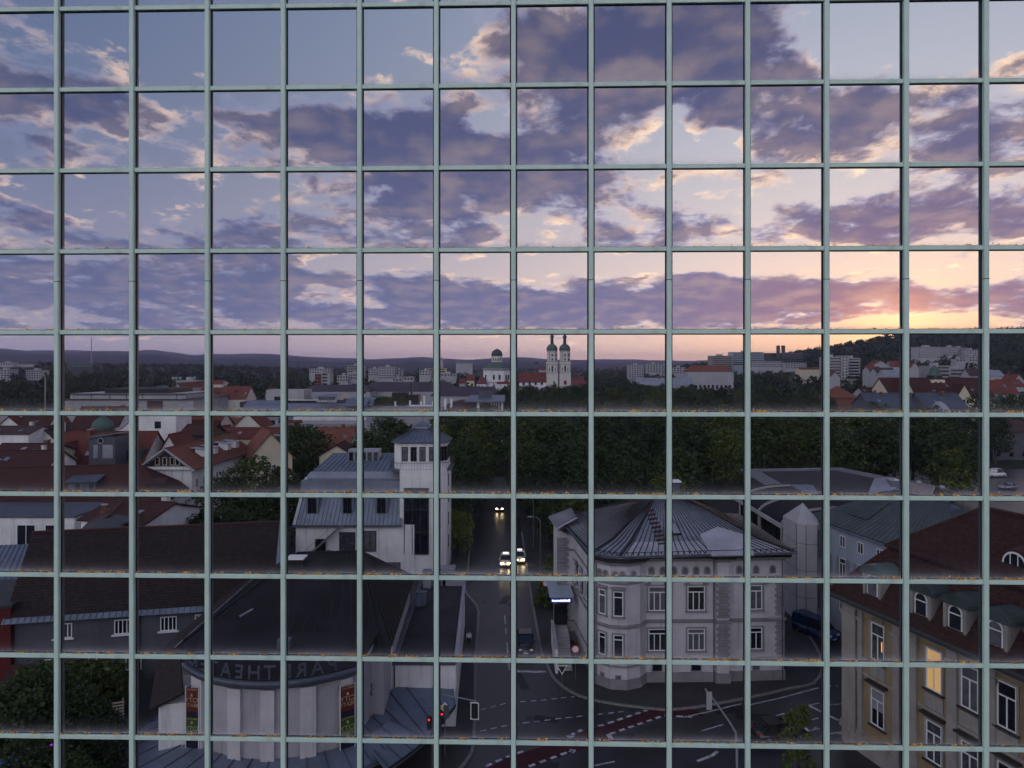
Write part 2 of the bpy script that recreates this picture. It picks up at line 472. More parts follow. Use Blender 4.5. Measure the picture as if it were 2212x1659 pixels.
def house(name, label, x, y, rz, w, d, eave, ridge, roof='gable', axis='x', wall='white_render', tile='tile_red', over=.5, z0=0.0,
          wins=(), chimneys=(), dormers=(), group=None, cat='house', hip=None, seam=None, gutter=True):
    """Walls, roof slopes, windows, chimneys and dormers of one house. Local x is its length, the front looks along -y."""
    r = thing(name, label, cat, (x, y, z0), rz, group)
    hw, hd = w / 2, d / 2
    t = .22
    def slope(pts): return MB().plate(pts, t).obj('roof_slope', tile, r)
    b = MB()
    if roof == 'flat':
        b.box(-hw, -hd, 0, hw, hd, eave); b.obj('wall', wall, r)
        box('roof_deck', tile, r, -hw + .3, -hd + .3, eave - .1, hw - .3, hd - .3, eave + .02)
        p = MB()
        p.box(-hw - .1, -hd - .1, eave, hw + .1, -hd + .3, eave + .35); p.box(-hw - .1, hd - .3, eave, hw + .1, hd + .1, eave + .35)
        p.box(-hw - .1, -hd + .3, eave, -hw + .3, hd - .3, eave + .35); p.box(hw - .3, -hd + .3, eave, hw + .1, hd - .3, eave + .35)
        p.obj('parapet', wall, r)
    elif roof == 'gable':
        if axis == 'x':
            vs = [(-hw, -hd, 0), (hw, -hd, 0), (hw, hd, 0), (-hw, hd, 0), (-hw, -hd, eave), (hw, -hd, eave), (hw, hd, eave), (-hw, hd, eave), (-hw, 0, ridge - .05), (hw, 0, ridge - .05)]
            b.add(vs, [(0, 3, 2, 1), (0, 1, 5, 4), (2, 3, 7, 6), (1, 2, 6, 9, 5), (3, 0, 4, 8, 7), (4, 5, 9, 8), (6, 7, 8, 9)])
            k = over * (ridge - eave) / hd
            S = [(-hw - over, -hd - over, eave - k + t), (hw + over, -hd - over, eave - k + t), (hw + over, 0, ridge + t), (-hw - over, 0, ridge + t)]
            N = [(p[0], -p[1], p[2]) for p in S]
        else:
            vs = [(-hw, -hd, 0), (hw, -hd, 0), (hw, hd, 0), (-hw, hd, 0), (-hw, -hd, eave), (hw, -hd, eave), (hw, hd, eave), (-hw, hd, eave), (0, -hd, ridge - .05), (0, hd, ridge - .05)]
            b.add(vs, [(0, 3, 2, 1), (0, 1, 5, 8, 4), (1, 2, 6, 5), (2, 3, 7, 9, 6), (3, 0, 4, 7), (5, 6, 9, 8), (7, 4, 8, 9)])
            k = over * (ridge - eave) / hw
            S = [(hw + over, -hd - over, eave - k + t), (hw + over, hd + over, eave - k + t), (0, hd + over, ridge + t), (0, -hd - over, ridge + t)]
            N = [(-p[0], p[1], p[2]) for p in S]
        b.obj('wall', wall, r); slope(S); slope(N)
        MB().beam(Vector(S[2]) + Vector((0, 0, .02)), Vector(S[3]) + Vector((0, 0, .02)), .35, .16).obj('ridge_cap', tile, r)
        if seam:
            seams(r, *S, seam)
        if gutter:
            MB().tube([Vector(S[0]) + Vector((0, 0, -.25)), Vector(S[1]) + Vector((0, 0, -.25))], .09, 6).obj('gutter', 'zinc', r)
    elif roof == 'hip':
        b.box(-hw, -hd, 0, hw, hd, eave); b.obj('wall', wall, r)
        ow, od = hw + over, hd + over
        e = eave + t
        hp = hip if hip is not None else min(hw, hd)
        if axis == 'x': A, B = (-ow + hp + over, 0, ridge + t), (ow - hp - over, 0, ridge + t)
        else: A, B = (0, -od + hp + over, ridge + t), (0, od - hp - over, ridge + t)
        c = [(-ow, -od, e), (ow, -od, e), (ow, od, e), (-ow, od, e)]
        if axis == 'x':
            qs = [(c[0], c[1], B, A), (c[2], c[3], A, B)]; ts = [(c[1], c[2], B), (c[3], c[0], A)]
        else:
            qs = [(c[1], c[2], B, A), (c[3], c[0], A, B)]; ts = [(c[0], c[1], A), (c[2], c[3], B)]
        for q in qs:
            slope(q)
            if seam: seams(r, *q, seam)
        for q in ts:
            slope(q)
            if seam: seams(r, q[0], q[1], q[2], q[2], max(4, seam // 2))
        if (Vector(A) - Vector(B)).length > .5:
            MB().beam(Vector(A) + Vector((0, 0, .02)), Vector(B) + Vector((0, 0, .02)), .35, .16).obj('ridge_cap', tile, r)
        if gutter: MB().tube([(c[0][0], c[0][1] - .05, e - .2), (c[1][0], c[1][1] - .05, e - .2)], .09, 6).obj('gutter', 'zinc', r)
    for wspec in wins:
        kw = dict(wspec[-1]) if isinstance(wspec[-1], dict) else {}
        a = wspec[:-1] if kw else wspec
        win_grid(r, w, d, *a, **kw)
    for cx, cy, cw, ch in chimneys:
        c = box('chimney', 'brick_red' if wall != 'white_render' else 'warm_white', r, cx - cw / 2, cy - cw / 2, eave, cx + cw / 2, cy + cw / 2, ridge + ch)
        box('chimney_cap', 'concrete', c, cx - cw / 2 - .08, cy - cw / 2 - .08, ridge + ch, cx + cw / 2 + .08, cy + cw / 2 + .08, ridge + ch + .12)
    for dx, dw, dh in dormers:               # gabled dormers on the front slope of an x-axis roof
        k = (ridge - eave) / hd
        yy = -hd * .62; zz = eave + (hd + yy) * k
        dd = box('dormer', 'copper_dark', r, dx - dw / 2, yy, zz - .2, dx + dw / 2, yy + dh / k + .3, zz + dh)
        box('dormer_roof', 'zinc', dd, dx - dw / 2 - .15, yy - .2, zz + dh, dx + dw / 2 + .15, yy + dh / k + .6, zz + dh + .12)
        window(dd, dx, yy - .01, zz + .15, dw * .6, dh - .35, 0.0, 1, 0)
    return r

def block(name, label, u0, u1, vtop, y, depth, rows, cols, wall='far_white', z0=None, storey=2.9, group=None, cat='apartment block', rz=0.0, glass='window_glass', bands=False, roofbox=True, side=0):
    """A flat-roofed building of several storeys."""
    x0, _, zt = at(u0, vtop, y); x1 = at(u1, vtop, y)[0]
    x, w = (x0 + x1) / 2, x1 - x0
    g = (land(x, y + depth / 2) if z0 is None else z0) - 1.5
    h = zt - g
    r = thing(name, label, cat, (x, y + depth / 2, g), rz, group)
    box('wall', wall, r, -w / 2, -depth / 2, 0, w / 2, depth / 2, h)
    box('roof_deck', 'concrete', r, -w / 2 - .3, -depth / 2 - .3, h, w / 2 + .3, depth / 2 + .3, h + .4)
    if roofbox: box('lift_housing', wall, r, -w * .12, -depth * .2, h + .4, w * .10, depth * .25, h + 2.8)
    for j in range(rows):
        z = h - (j + 1) * storey + .9
        if z < 1: break
        if bands:
            box('window_band', glass, r, -w / 2 + .8, -depth / 2 - .06, z, w / 2 - .8, -depth / 2 + .1, z + 1.4)
            box('balcony', wall, r, -w / 2 + .4, -depth / 2 - .9, z - 1.1, w / 2 - .4, -depth / 2 - .05, z - .15)
        else:
            for i in range(cols):
                small_window(r, -w / 2 + w * (i + .5) / cols, -depth / 2, z, w / cols * .52, 1.5, 0.0, glass)
        for i in range(side):
            yy = -depth / 2 + depth * (i + .5) / side
            small_window(r, -w / 2, yy, z, 1.6, 1.5, -math.pi / 2, glass); small_window(r, w / 2, yy, z, 1.6, 1.5, math.pi / 2, glass)
    return r

# ------------------------------------------------------------------ foliage
def quads(centres, size, seed, droop=0.3):
    """Leaf clumps: one bent leaf-shaped face pair per centre, turned at random."""
    g = np.random.default_rng(seed); n = len(centres)
    a = g.normal(size=(n, 3)); a /= np.linalg.norm(a, axis=1)[:, None]
    b = g.normal(size=(n, 3)); b -= a * (a * b).sum(1)[:, None]; b /= np.linalg.norm(b, axis=1)[:, None]
    s = size * g.uniform(.6, 1.35, (n, 1))
    c = np.cross(a, b)
    v = np.empty((n, 6, 3))
    v[:, 0] = centres - a * s; v[:, 1] = centres - b * s * .55 - a * s * .1 - c * s * .12; v[:, 2] = centres - a * s * .05 + c * s * .2
    v[:, 3] = centres + b * s * .55 - a * s * .1 - c * s * .12; v[:, 4] = centres + a * s; v[:, 5] = centres
    v = v[:, :5]
    f = (np.arange(n)[:, None, None] * 5 + np.array([[0, 1, 2], [0, 2, 3], [1, 4, 2], [2, 4, 3]])[None]).reshape(-1, 3)
    return v.reshape(-1, 3), f
def fast_mesh(name, v, f, m):
    me = bpy.data.meshes.new(name); k = f.shape[1]
    me.vertices.add(len(v)); me.vertices.foreach_set('co', np.ascontiguousarray(v, dtype=np.float32).ravel())
    me.loops.add(f.size); me.loops.foreach_set('vertex_index', np.ascontiguousarray(f, dtype=np.int32).ravel())
    me.polygons.add(len(f)); me.polygons.foreach_set('loop_start', np.arange(0, f.size, k, dtype=np.int32))
    me.materials.append(MATS[m]); me.update(calc_edges=True); me.validate(); return me
def crown_points(seed, n, rad, z0, z1, lumps, taper=.5):
    """Points spread through boughs that fill an uneven crown between z0 and z1."""
    g = np.random.default_rng(seed); out = []
    h = z1 - z0
    for k in range(lumps):
        t = (k + .5) / lumps; ang = k * 2.4 + g.uniform(-.5, .5)
        prof = math.sin(math.pi * (0.14 + .80 * t) ** .85) ** .6
        rr = rad * prof * g.uniform(.45, .85)
        cz = z0 + h * (.10 + .80 * t) + g.uniform(-.06, .06) * h
        lr = rad * g.uniform(.34, .55) * (1.1 - .35 * t)
        c = np.array([math.cos(ang) * rr, math.sin(ang) * rr, cz])
        m = n // lumps
        p = g.normal(size=(m, 3)); p /= np.linalg.norm(p, axis=1)[:, None]
        p *= (g.uniform(.55, 1.0, (m, 1))) * lr; p[:, 2] *= .72
        out.append(p + c)
    return np.concatenate(out)
TREE = {}
def tree_kind(key, seed, n, leaf, rad, height, clear, lumps, m, fir=False):
    g = np.random.default_rng(seed)
    if fir:
        t = g.uniform(0, 1, n) ** .8; ang = g.uniform(0, 2 * math.pi, n)
        tier = np.floor(t * 14) / 14 + g.uniform(0, .045, n)
        rr = rad * (1.03 - tier) * g.uniform(.25, 1.0, n) ** .6
        p = np.stack([np.cos(ang) * rr, np.sin(ang) * rr, clear + (height - clear) * tier - rr * .25], 1)
    else:
        p = crown_points(seed, n, rad, clear, height, lumps)
    v, f = quads(p, leaf, seed)
    cm = fast_mesh('crown', v, f, m)
    b = MB(); r0 = height * .018 + .06
    b.tube([(0, 0, -.3), (.1, .05, clear * .6), (-.1, 0, clear + (height - clear) * .4), (.05, .1, height * .86)], r0, 7, r0 * .2)
    if not fir:
        for k in range(7):
            a = k * 2.4; z = clear * .8 + (height - clear) * .06 * k
            b.tube([(0, 0, z), (math.cos(a) * rad * .35, math.sin(a) * rad * .35, z + rad * .35), (math.cos(a) * rad * .72, math.sin(a) * rad * .72, z + rad * .55)], r0 * .42, 5, r0 * .08)
    TREE[key] = (cm, b.mesh('trunk', 'bark'), height)
_tn = [0]
def tree(key, x, y, h=None, label='', group=None, spread=1.0, name='tree', z=None):
    cm, tm, hh = TREE[key]; s = (h or hh) / hh
    o = thing(name, label, 'tree', (x, y, land(x, y) if z is None else z), rnd.uniform(0, 6.28), group)
    o.scale = (s * spread, s * spread, s)
    link('crown', cm, o); link('trunk', tm, o)
    return o
tree_kind('oak', 1, 2600, .40, 6.2, 18, 3.2, 34, 'leaf_dark')
tree_kind('lime', 2, 2500, .40, 5.2, 19, 3.0, 30, 'leaf_mid')
tree_kind('ash', 3, 2200, .42, 5.6, 20, 4.0, 26, 'leaf_dark')
tree_kind('beech', 4, 2600, .38, 6.0, 17, 2.4, 32, 'leaf_mid')
tree_kind('bright', 5, 2300, .36, 5.0, 14, 1.6, 26, 'leaf_light')
tree_kind('fir', 6, 1700, .42, 3.4, 20, 1.5, 0, 'leaf_fir', True)
tree_kind('near', 8, 5200, .22, 4.6, 11, 1.6, 40, 'leaf_dark')
tree_kind('slim', 9, 1500, .15, 1.25, 9, 1.3, 22, 'leaf_mid')
tree_kind('bush', 10, 1400, .22, 2.4, 4.2, .2, 18, 'hedge_leaf')

# ------------------------------------------------------------------ glass facade in front of the camera
def glass_material():
    m = bpy.data.materials.new('clear_glass'); m.use_nodes = True; nt = m.node_tree; nt.nodes.clear()
    o = nt.nodes.new('ShaderNodeOutputMaterial'); t = nt.nodes.new('ShaderNodeBsdfTransparent')
    t.inputs[0].default_value = (.915, .925, .94, 1); nt.links.new(t.outputs[0], o.inputs[0]); MATS['clear_glass'] = m  # mirror panes built see-through; the reflected town stands behind them
    # dried rain dust along the foot of each pane
    m = bpy.data.materials.new('dust_film'); m.use_nodes = True; nt = m.node_tree; nt.nodes.clear()
    o = nt.nodes.new('ShaderNodeOutputMaterial'); t = nt.nodes.new('ShaderNodeBsdfTransparent'); d = nt.nodes.new('ShaderNodeBsdfDiffuse')
    d.inputs[0].default_value = (.50, .48, .56, 1)
    mx = nt.nodes.new('ShaderNodeMixShader')
    tc = nt.nodes.new('ShaderNodeTexCoord'); sp = nt.nodes.new('ShaderNodeSeparateXYZ'); nt.links.new(tc.outputs['Object'], sp.inputs[0])
    x, z = E(nt, sp.outputs[0]), E(nt, sp.outputs[2])
    oi = nt.nodes.new('ShaderNodeObjectInfo'); rn = E(nt, oi.outputs['Random'])
    v = comb(nt, x * 1.0 + rn * 37.0, 0.0, z * .12)
    st = noise(nt, v, 9.0, 5.0, .7); cl = noise(nt, comb(nt, x + rn * 91.0, 0.0, z), 2.2, 3.0, .6)
    fade = (z * -10.0).exp() * .50 + (z * -34.0).exp() * .25
    a = fade * (st * .9 + .35) * (cl + .35) * (rn * .7 + .5)
    nt.links.new(a.sat().v, mx.inputs[0]); nt.links.new(t.outputs[0], mx.inputs[1]); nt.links.new(d.outputs[0], mx.inputs[2])
    nt.links.new(mx.outputs[0], o.inputs[0]); MATS['dust_film'] = m
glass_material()

def build_facade():
    th = R(1.5); pitch = 2.1732; row = 177.0 / FPX * 20.0
    z_of = lambda v: EYE - (v - V0) / FPX * 20.0
    root = thing('glass_facade', 'grid of pale mint green metal bars holding square glass panes', 'glass facade', (0, 20.0, 0), -th)
    xs = [-12.994 + pitch * (i - 2) for i in range(17)]          # two columns past each edge of the frame
    zs = [z_of(1602) + row * (k - 3) for k in range(15)]
    zj = z_of(606)                                              # joint in the bars
    hw, proj = .067, .13
    mb = MB().box(-hw, -proj, -14.0, hw, -.012, zj - zs[0] - .01)
    def rounded(x0, x1, y0, y1, z0, z1):
        m = MB(); c = .018
        m.prism([(x0, y1), (x0, y0 + c), (x0 + c, y0), (x1 - c, y0), (x1, y0 + c), (x1, y1)], z0, z1); return m
    low = rounded(-hw, hw, -proj, -.012, -zs[0], zj - zs[0] - .008).mesh('mullion', 'mint_metal')
    high = rounded(-hw, hw, -proj, -.012, .008, 14.0).mesh('mullion_extension', 'mint_metal')
    inner = MB().box(-.055, .012, -zs[0], .055, .17, 34.0).mesh('reflected_post', 'mint_shade')  # dark post added behind the glass, stands in for the mullion's reflection
    seal = MB().box(-.105, -.010, -zs[0], .105, .010, 34.0).mesh('gasket', 'gasket')
    jn = MB().box(-hw - .004, -proj - .004, -.009, hw + .004, -.012, .009).mesh('joint', 'gasket')
    for x in xs:
        m = link('mullion', low, root, (x, 0, zs[0]))
        link('reflected_post', inner, m); link('gasket', seal, m)
        h = link('mullion_extension', high, root, (x, 0, zj)); link('joint', jn, h)
    w = pitch - 2 * hw - .010
    tb = MB(); c = .012
    tb.m = Matrix.Rotation(math.pi / 2, 4, 'Y') if False else None
    prof = [(-.012, -.062), (-.085 + c, -.062), (-.085, -.062 + c), (-.085, .062 - c), (-.085 + c, .062), (-.012, .062)]
    tb.add([(-w / 2, p[0], p[1]) for p in prof] + [(w / 2, p[0], p[1]) for p in prof],
           [tuple(range(6)), tuple(range(11, 5, -1))] + [(i, i + 6, (i + 1) % 6 + 6, (i + 1) % 6) for i in range(6)])
    tmesh = tb.mesh('transom', 'mint_metal')
    tseal = MB().box(-w / 2 - .02, -.011, -.086, w / 2 + .02, .011, .080).mesh('gasket', 'gasket')
    tin = MB().box(-w / 2 + .03, .012, -.045, w / 2 - .03, .11, .045).mesh('reflected_rail', 'mint_shade')  # dark rail added behind the glass, stands in for the transom's reflection
    pane = MB().box(-pitch / 2 + .09, -.004, .086, pitch / 2 - .09, .004, row - .094).mesh('pane', 'clear_glass')
    film = MB().add([(-pitch / 2 + .10, 0, 0), (pitch / 2 - .10, 0, 0), (pitch / 2 - .10, 0, .55), (-pitch / 2 + .10, 0, .55)], [(0, 1, 2, 3)]).mesh('dust_film', 'dust_film')
    for i in range(len(xs) - 1):
        x = (xs[i] + xs[i + 1]) / 2
        for k, z in enumerate(zs):
            t = link('transom', tmesh, root, (x, 0, z)); link('gasket', tseal, t); link('reflected_rail', tin, t)
            p = link('pane', pane, root, (x, 0, z))
            link('dust_film', film, p, (0, -.0055, .090))
    # fallen leaves caught on the bars
    g = np.random.default_rng(5); cs = []
    for i in range(len(xs) - 1):
        for k, z in enumerate(zs):
            v = V0 + (EYE - z) / 20.0 * FPX
            amt = 0 if v < 540 else (26 if v < 760 else int(g.uniform(50, 190) if v < 1500 else g.uniform(40, 110)))
            heap = g.uniform(xs[i] + .1, xs[i + 1] - .1, 6); hs = g.uniform(.02, .11, 6)
            for _ in range(amt):
                j = g.integers(0, 6)
                xx = g.normal(heap[j], hs[j]) if g.random() < .75 else g.uniform(xs[i] + .1, xs[i + 1] - .1)
                if xs[i] + .09 < xx < xs[i + 1] - .09:
                    cs.append((xx, -.045 + g.uniform(-.03, .03), z + .066 + abs(g.normal(0, .016 if g.random() < .8 else .032))))
    cs = np.array(cs); v, f = quads(cs, .031, 3)
    lit = link('fallen_leaves', fast_mesh('fallen_leaves', v, f, 'leaf_yellow'), None, (0, 20.0, 0), -th)
    tag(lit, 'yellow fallen leaves and seeds caught along the tops of the bars', 'leaves', kind='stuff')
build_facade()

# ------------------------------------------------------------------ land, far hills, streets
def build_land():
    ys = [-300, -60, 20, 60, 120, 200, 300, 380, 450] + [450 + 45 * k for k in range(1, 34)] + [2000 + 300 * k for k in range(1, 14)] + [6500, 8000, 10000, 14000]
    az = [R(a) for a in np.linspace(-78, 78, 79)]
    v, f = [], []
    for y in ys:
        for a in az:
            x = math.tan(a) * max(y, 260) if abs(a) < R(79) else 0
            v.append((x, y, land(x, y) if y > 400 else 0.0))
    n = len(az)
    for j in range(len(ys) - 1):
        for i in range(n - 1):
            f.append((j * n + i, j * n + i + 1, (j + 1) * n + i + 1, (j + 1) * n + i))
    b = MB(); b.v, b.f = v, f
    tag(b.obj('ground', 'soil_green'), kind='structure')
    mat('hill_forest', (.016, .022, .040), .95, .55, .0016, detail=8.0)  # forest turned bluer: distance haze put into its colour
    sky = [(-900, 752), (-300, 750), (0, 752), (60, 757), (130, 757), (290, 758), (330, 756), (420, 767), (450, 764), (500, 765), (580, 764), (640, 768), (690, 772), (800, 776), (900, 771), (950, 774), (1000, 777), (1110, 771), (1200, 777), (1300, 776), (1500, 779), (2000, 775), (3200, 770)]
    for name, D0, off, amp, wid in (('near_hills', 3900, 10, 2.2, 700), ('middle_hills', 5600, 4.5, 2.6, 1100), ('far_hills', 7600, 0, 1.2, 1500)):
        b = MB(); us = np.arange(-900, 3200, 16.0)
        pr = [(-1.0, 0.0), (-.55, .45), (-.2, .85), (0, 1.0), (.4, .7), (1.0, 0.0)]
        V, F = [], []
        for t, hh in pr:
            for u in us:
                vv = float(np.interp(u, [p[0] for p in sky], [p[1] for p in sky])) + off
                w = math.sin(u * .031 + D0) * .5 + math.sin(u * .083 + D0 * 2) * .3 + math.sin(u * .21 + 3 * D0) * .15
                yy = D0 + t * wid
                z = EYE - (vv - w * amp - V0) / FPX * D0
                x = (u - U0) / FPX * yy
                V.append((x, yy, -8 + (z + 8) * hh))
        n = len(us)
        for j in range(len(pr) - 1):
            for i in range(n - 1): F.append((j * n + i, j * n + i + 1, (j + 1) * n + i + 1, (j + 1) * n + i))
        b.v, b.f = V, F
        tag(b.obj(name, 'hill_forest', flat=False), kind='structure')
build_land()

def sheet(name, pts, z, m, kind='structure', parent=None):
    b = MB(); b.add([(p[0], p[1], z) for p in pts], [tuple(range(len(pts)))])
    o = b.obj(name, m, parent)
    if kind and parent is None: o['kind'] = kind
    return o
def spline(pts, k=6):
    out = []
    for i in range(len(pts) - 1):
        p0, p1, p2, p3 = (Vector(pts[max(0, min(len(pts) - 1, j))]) for j in (i - 1, i, i + 1, i + 2))
        for s in range(k):
            t = s / k
            out.append(tuple(.5 * ((2 * p1) + (p2 - p0) * t + (2 * p0 - 5 * p1 + 4 * p2 - p3) * t * t + (3 * p1 - p0 - 3 * p2 + p3) * t ** 3)))
    return out + [tuple(pts[-1])]
KL = spline([(-30, 40), (-14, 47), (-7.5, 51.5), (-3.8, 56.6), (-3.3, 62.3), (-3.9, 75.7), (-4.2, 88), (-4.6, 93), (-6.6, 100), (-6.8, 108.8), (-7.4, 125.5), (-8.2, 150), (-9.5, 200)])
KR = spline([(-2.0, 200), (1.2, 150), (2.0, 126.8), (2.5, 104), (3.2, 79.9), (3.7, 75.4), (4.6, 71), (7.1, 67.7), (11.95, 65.9), (15.5, 65.6), (21.9, 67.5), (26.5, 69.4), (30.8, 71.6), (34, 79), (36, 95), (37, 130)])
def build_streets():
    sheet('town_ground', [(-160, 30), (160, 30), (160, 175), (-160, 175)], .002, 'paving')
    road = sheet('road', [(-34, 30), (75, 30), (75, 76), (41, 82), (41, 200), (-12, 200), (-12, 60), (-34, 50)], .010, 'asphalt')
    # raised pavements with kerb stones
    left = tag(MB().prism([(p[0], p[1]) for p in KL] + [(-14, 200), (-14, 100), (-14, 60), (-30, 52)], 0, .13).obj('pavement_left', 'paving'), kind='structure')
    right = tag(MB().prism([(p[0], p[1]) for p in KR] + [(37, 200)], 0, .13).obj('pavement_right', 'paving'), kind='structure')
    stone = MB().box(0, -.14, 0, .96, .14, .15).mesh('kerb', 'kerb_stone')
    for line, par in ((KL, left), (KR, right)):
        acc, nxt = 0.0, 0.0
        for p, q in zip(line, line[1:]):
            L = math.hypot(q[0] - p[0], q[1] - p[1])
            while nxt < acc + L:
                t = (nxt - acc) / L; y = p[1] + (q[1] - p[1]) * t
                if 46 < y < 135: link('kerb', stone, par, (p[0] + (q[0] - p[0]) * t, y, 0), math.atan2(q[1] - p[1], q[0] - p[0]))
                nxt += 1.0
            acc += L
    # painted markings
    z = .018
    def Z5(x, y): return gp(737.3 + x * .33335, 1106 + y * .33335)
    def Z6(x, y): return gp(1474.7 + x * .33335, 1106 + y * .33335)
    def stripe(a, b, w, name='road_marking'):
        d = Vector((b[0] - a[0], b[1] - a[1])); L = d.length; d /= L; n = Vector((-d.y, d.x)) * (w / 2)
        o = sheet(name, [(a[0] - n.x, a[1] - n.y), (b[0] - n.x, b[1] - n.y), (b[0] + n.x, b[1] + n.y), (a[0] + n.x, a[1] + n.y)], z, 'road_paint', None, road)
        return o
    def dashed(pts, w, on, off):
        acc = 0.0; pos = 0.0
        for a, b in zip(pts, pts[1:]):
            d = Vector((b[0] - a[0], b[1] - a[1])); L = d.length
            t = -acc if acc < 0 else 0.0
            t = acc
            while t < L:
                e = min(t + on, L)
                if e - t > .1: stripe((a[0] + d.x * t / L, a[1] + d.y * t / L), (a[0] + d.x * e / L, a[1] + d.y * e / L), w)
                t += on + off
            acc = t - L
    sheet('bike_lane', [Z5(*p) for p in ((860, 1700), (1090, 1587), (1300, 1520), (1480, 1462), (1560, 1425), (1700, 1390), (1985, 1288), (2090, 1272))] + [Z6(*p) for p in ((60, 1290), (130, 1335))][:0]
          + [gp(1474 + 20, 1106 + 425), gp(1474 + 48, 1106 + 440)] + [Z5(*p) for p in ((2090, 1325), (1900, 1390), (1735, 1445), (1640, 1520), (1500, 1560), (1210, 1665), (1100, 1720))], .014, 'bike_red')
    dashed([Z5(905, 1283), Z5(1080, 1237), Z5(1290, 1222), Z5(1508, 1197)], .16, .55, .45)
    dashed([Z5(900, 1422), Z5(1090, 1380), Z5(1450, 1335), Z5(1840, 1293)], .16, .55, .45)
    dashed([Z5(935, 1650), Z5(1090, 1580), Z5(1200, 1545)], .30, .6, .45)
    dashed([Z5(1480, 1450), Z5(1560, 1412), Z5(1700, 1380), Z5(1980, 1285)], .30, .6, .45)
    dashed([Z5(1215, 1650), Z5(1500, 1545)], .30, .6, .45)
    dashed([Z5(1740, 1440), Z5(1900, 1385), Z5(2090, 1320), Z6(60, 1330)], .30, .6, .45)
    stripe(Z5(1730, 1440), Z5(1752, 1475), .42)
    stripe(Z5(1470, 1462), Z5(1500, 1447), .5); stripe(Z5(1490, 1560), Z5(1503, 1540), .5)
    dashed([Z5(1058, 670), Z5(1068, 790), Z5(1080, 930), Z5(1093, 1050)], .14, 3.0, 1.4)
    stripe(Z5(1130, 1033), Z5(1325, 1037), .45)
    for a, b, w in (((10, 1330), (200, 1288), .14), ((200, 1288), (380, 1243), .14), ((430, 1252), (640, 1205), .14), ((640, 1205), (880, 1140), .14), ((120, 1420), (265, 1378), .14), ((515, 1348), (665, 1305), .14),
                    ((760, 1370), (880, 1335), .14), ((818, 1255), (885, 1238), .16), ((818, 1255), (1000, 1347), .30), ((945, 1252), (1075, 1240), .14), ((1000, 1350), (1075, 1346), .14), ((95, 1615), (190, 1580), .3), ((190, 1580), (225, 1552), .3),
                    ((790, 1425), (885, 1405), .16), ((950, 1438), (1040, 1425), .16)):
        stripe(Z6(*a), Z6(*b), w)
    for pts in (((840, 1412), (862, 1390), (886, 1412)), ((1000, 1440), (1075, 1412), (1060, 1440)), ((940, 1128), (960, 1124), (960, 1134)), ((985, 1128), (1005, 1124), (1005, 1134))):
        sheet('arrow_marking', [Z6(*p) for p in pts], z, 'road_paint', None, road)
    stripe(Z5(1640, 1645), Z5(1770, 1618), .16)
    g = random.Random(3)
    for i in range(16):
        x, y = g.uniform(-2.5, 24), g.uniform(53, 66) if i > 5 else g.uniform(70, 118)
        if y > 66: x = g.uniform(-2.2, 1.4)
        w, l, a = g.uniform(.5, 1.4), g.uniform(1.2, 5.0), g.uniform(-.3, .3) + (1.57 if y > 66 else 0)
        c, sn = math.cos(a), math.sin(a)
        sheet('road_patch', [(x + c * p - sn * q, y + sn * p + c * q) for p, q in ((-l / 2, -w / 2), (l / 2, -w / 2), (l / 2, w / 2), (-l / 2, w / 2))], .0122 + i * .0001, 'asphalt_patch', None, road)
    # manhole covers
    mm = MB().lathe([(0.01, .0), (.34, .0), (.34, .02), (.01, .02)], 16).mesh('manhole_cover', 'dark_steel')
    for i, (p, l) in enumerate(((Z5(922, 587), 'round manhole cover in the street beyond the parked dark van'), (Z5(1218, 1332), 'round manhole cover between the two dashed white crossing lines'), (Z5(1540, 1208), 'round manhole cover by the curved kerb of the grey villa'),
                       (Z5(1935, 1432), 'round manhole cover just below the red bike lane'), (Z5(1880, 1292), 'round manhole cover at the far tip of the red bike lane'))):
        tag(link('manhole_cover', mm, None, (p[0], p[1], .006)), l, 'manhole cover', 'manhole covers in the road')
build_streets()

# ------------------------------------------------------------------ helpers for hand-built buildings
def lb(root):
    b = MB(); b.m = Matrix.Translation(-Vector(root.location)); return b
def offset(poly, t):
    n = len(poly); out = []
    ar = sum(poly[i][0] * poly[(i + 1) % n][1] - poly[(i + 1) % n][0] * poly[i][1] for i in range(n))
    s = 1 if ar > 0 else -1
    for i in range(n):
        p0, p1, p2 = Vector(poly[i - 1]), Vector(poly[i]), Vector(poly[(i + 1) % n])
        d1, d2 = (p1 - p0).normalized(), (p2 - p1).normalized()
        n1, n2 = Vector((d1.y, -d1.x)) * s, Vector((d2.y, -d2.x)) * s
        m = (n1 + n2); m = m / max(.35, m.length_squared) * 2
        out.append((p1.x + m.x * t, p1.y + m.y * t))
    return out
def on_wall(root, p, q, t, z, w, h, **kw):
    """A window at fraction t of the wall from p to q (outside on the right hand)."""
    x, y = p[0] + (q[0] - p[0]) * t, p[1] + (q[1] - p[1]) * t
    l = root.location
    return window(root, x - l[0], y - l[1], z - l[2], w, h, math.atan2(q[1] - p[1], q[0] - p[0]), **kw)
def text(name, s, size, m, parent, loc, rz=0.0, ext=.03, mirror=True, tilt=math.pi / 2, align='CENTER'):
    k = (s, round(size, 3), m, round(ext, 3), align)
    if k not in _TX:
        c = bpy.data.curves.new(name, 'FONT'); c.body = s; c.size = size; c.extrude = ext; c.align_x = align; c.resolution_u = 2
        t = link('text', c); dg = bpy.context.evaluated_depsgraph_get()
        me = bpy.data.meshes.new_from_object(t.evaluated_get(dg)); me.materials.clear(); me.materials.append(MATS[m])
        bpy.data.objects.remove(t, do_unlink=True); _TX[k] = me
    o = link(name, _TX[k], parent, loc, (tilt, 0, rz)); o.scale = (-1 if mirror else 1, 1, 1); return o
_TX = {}
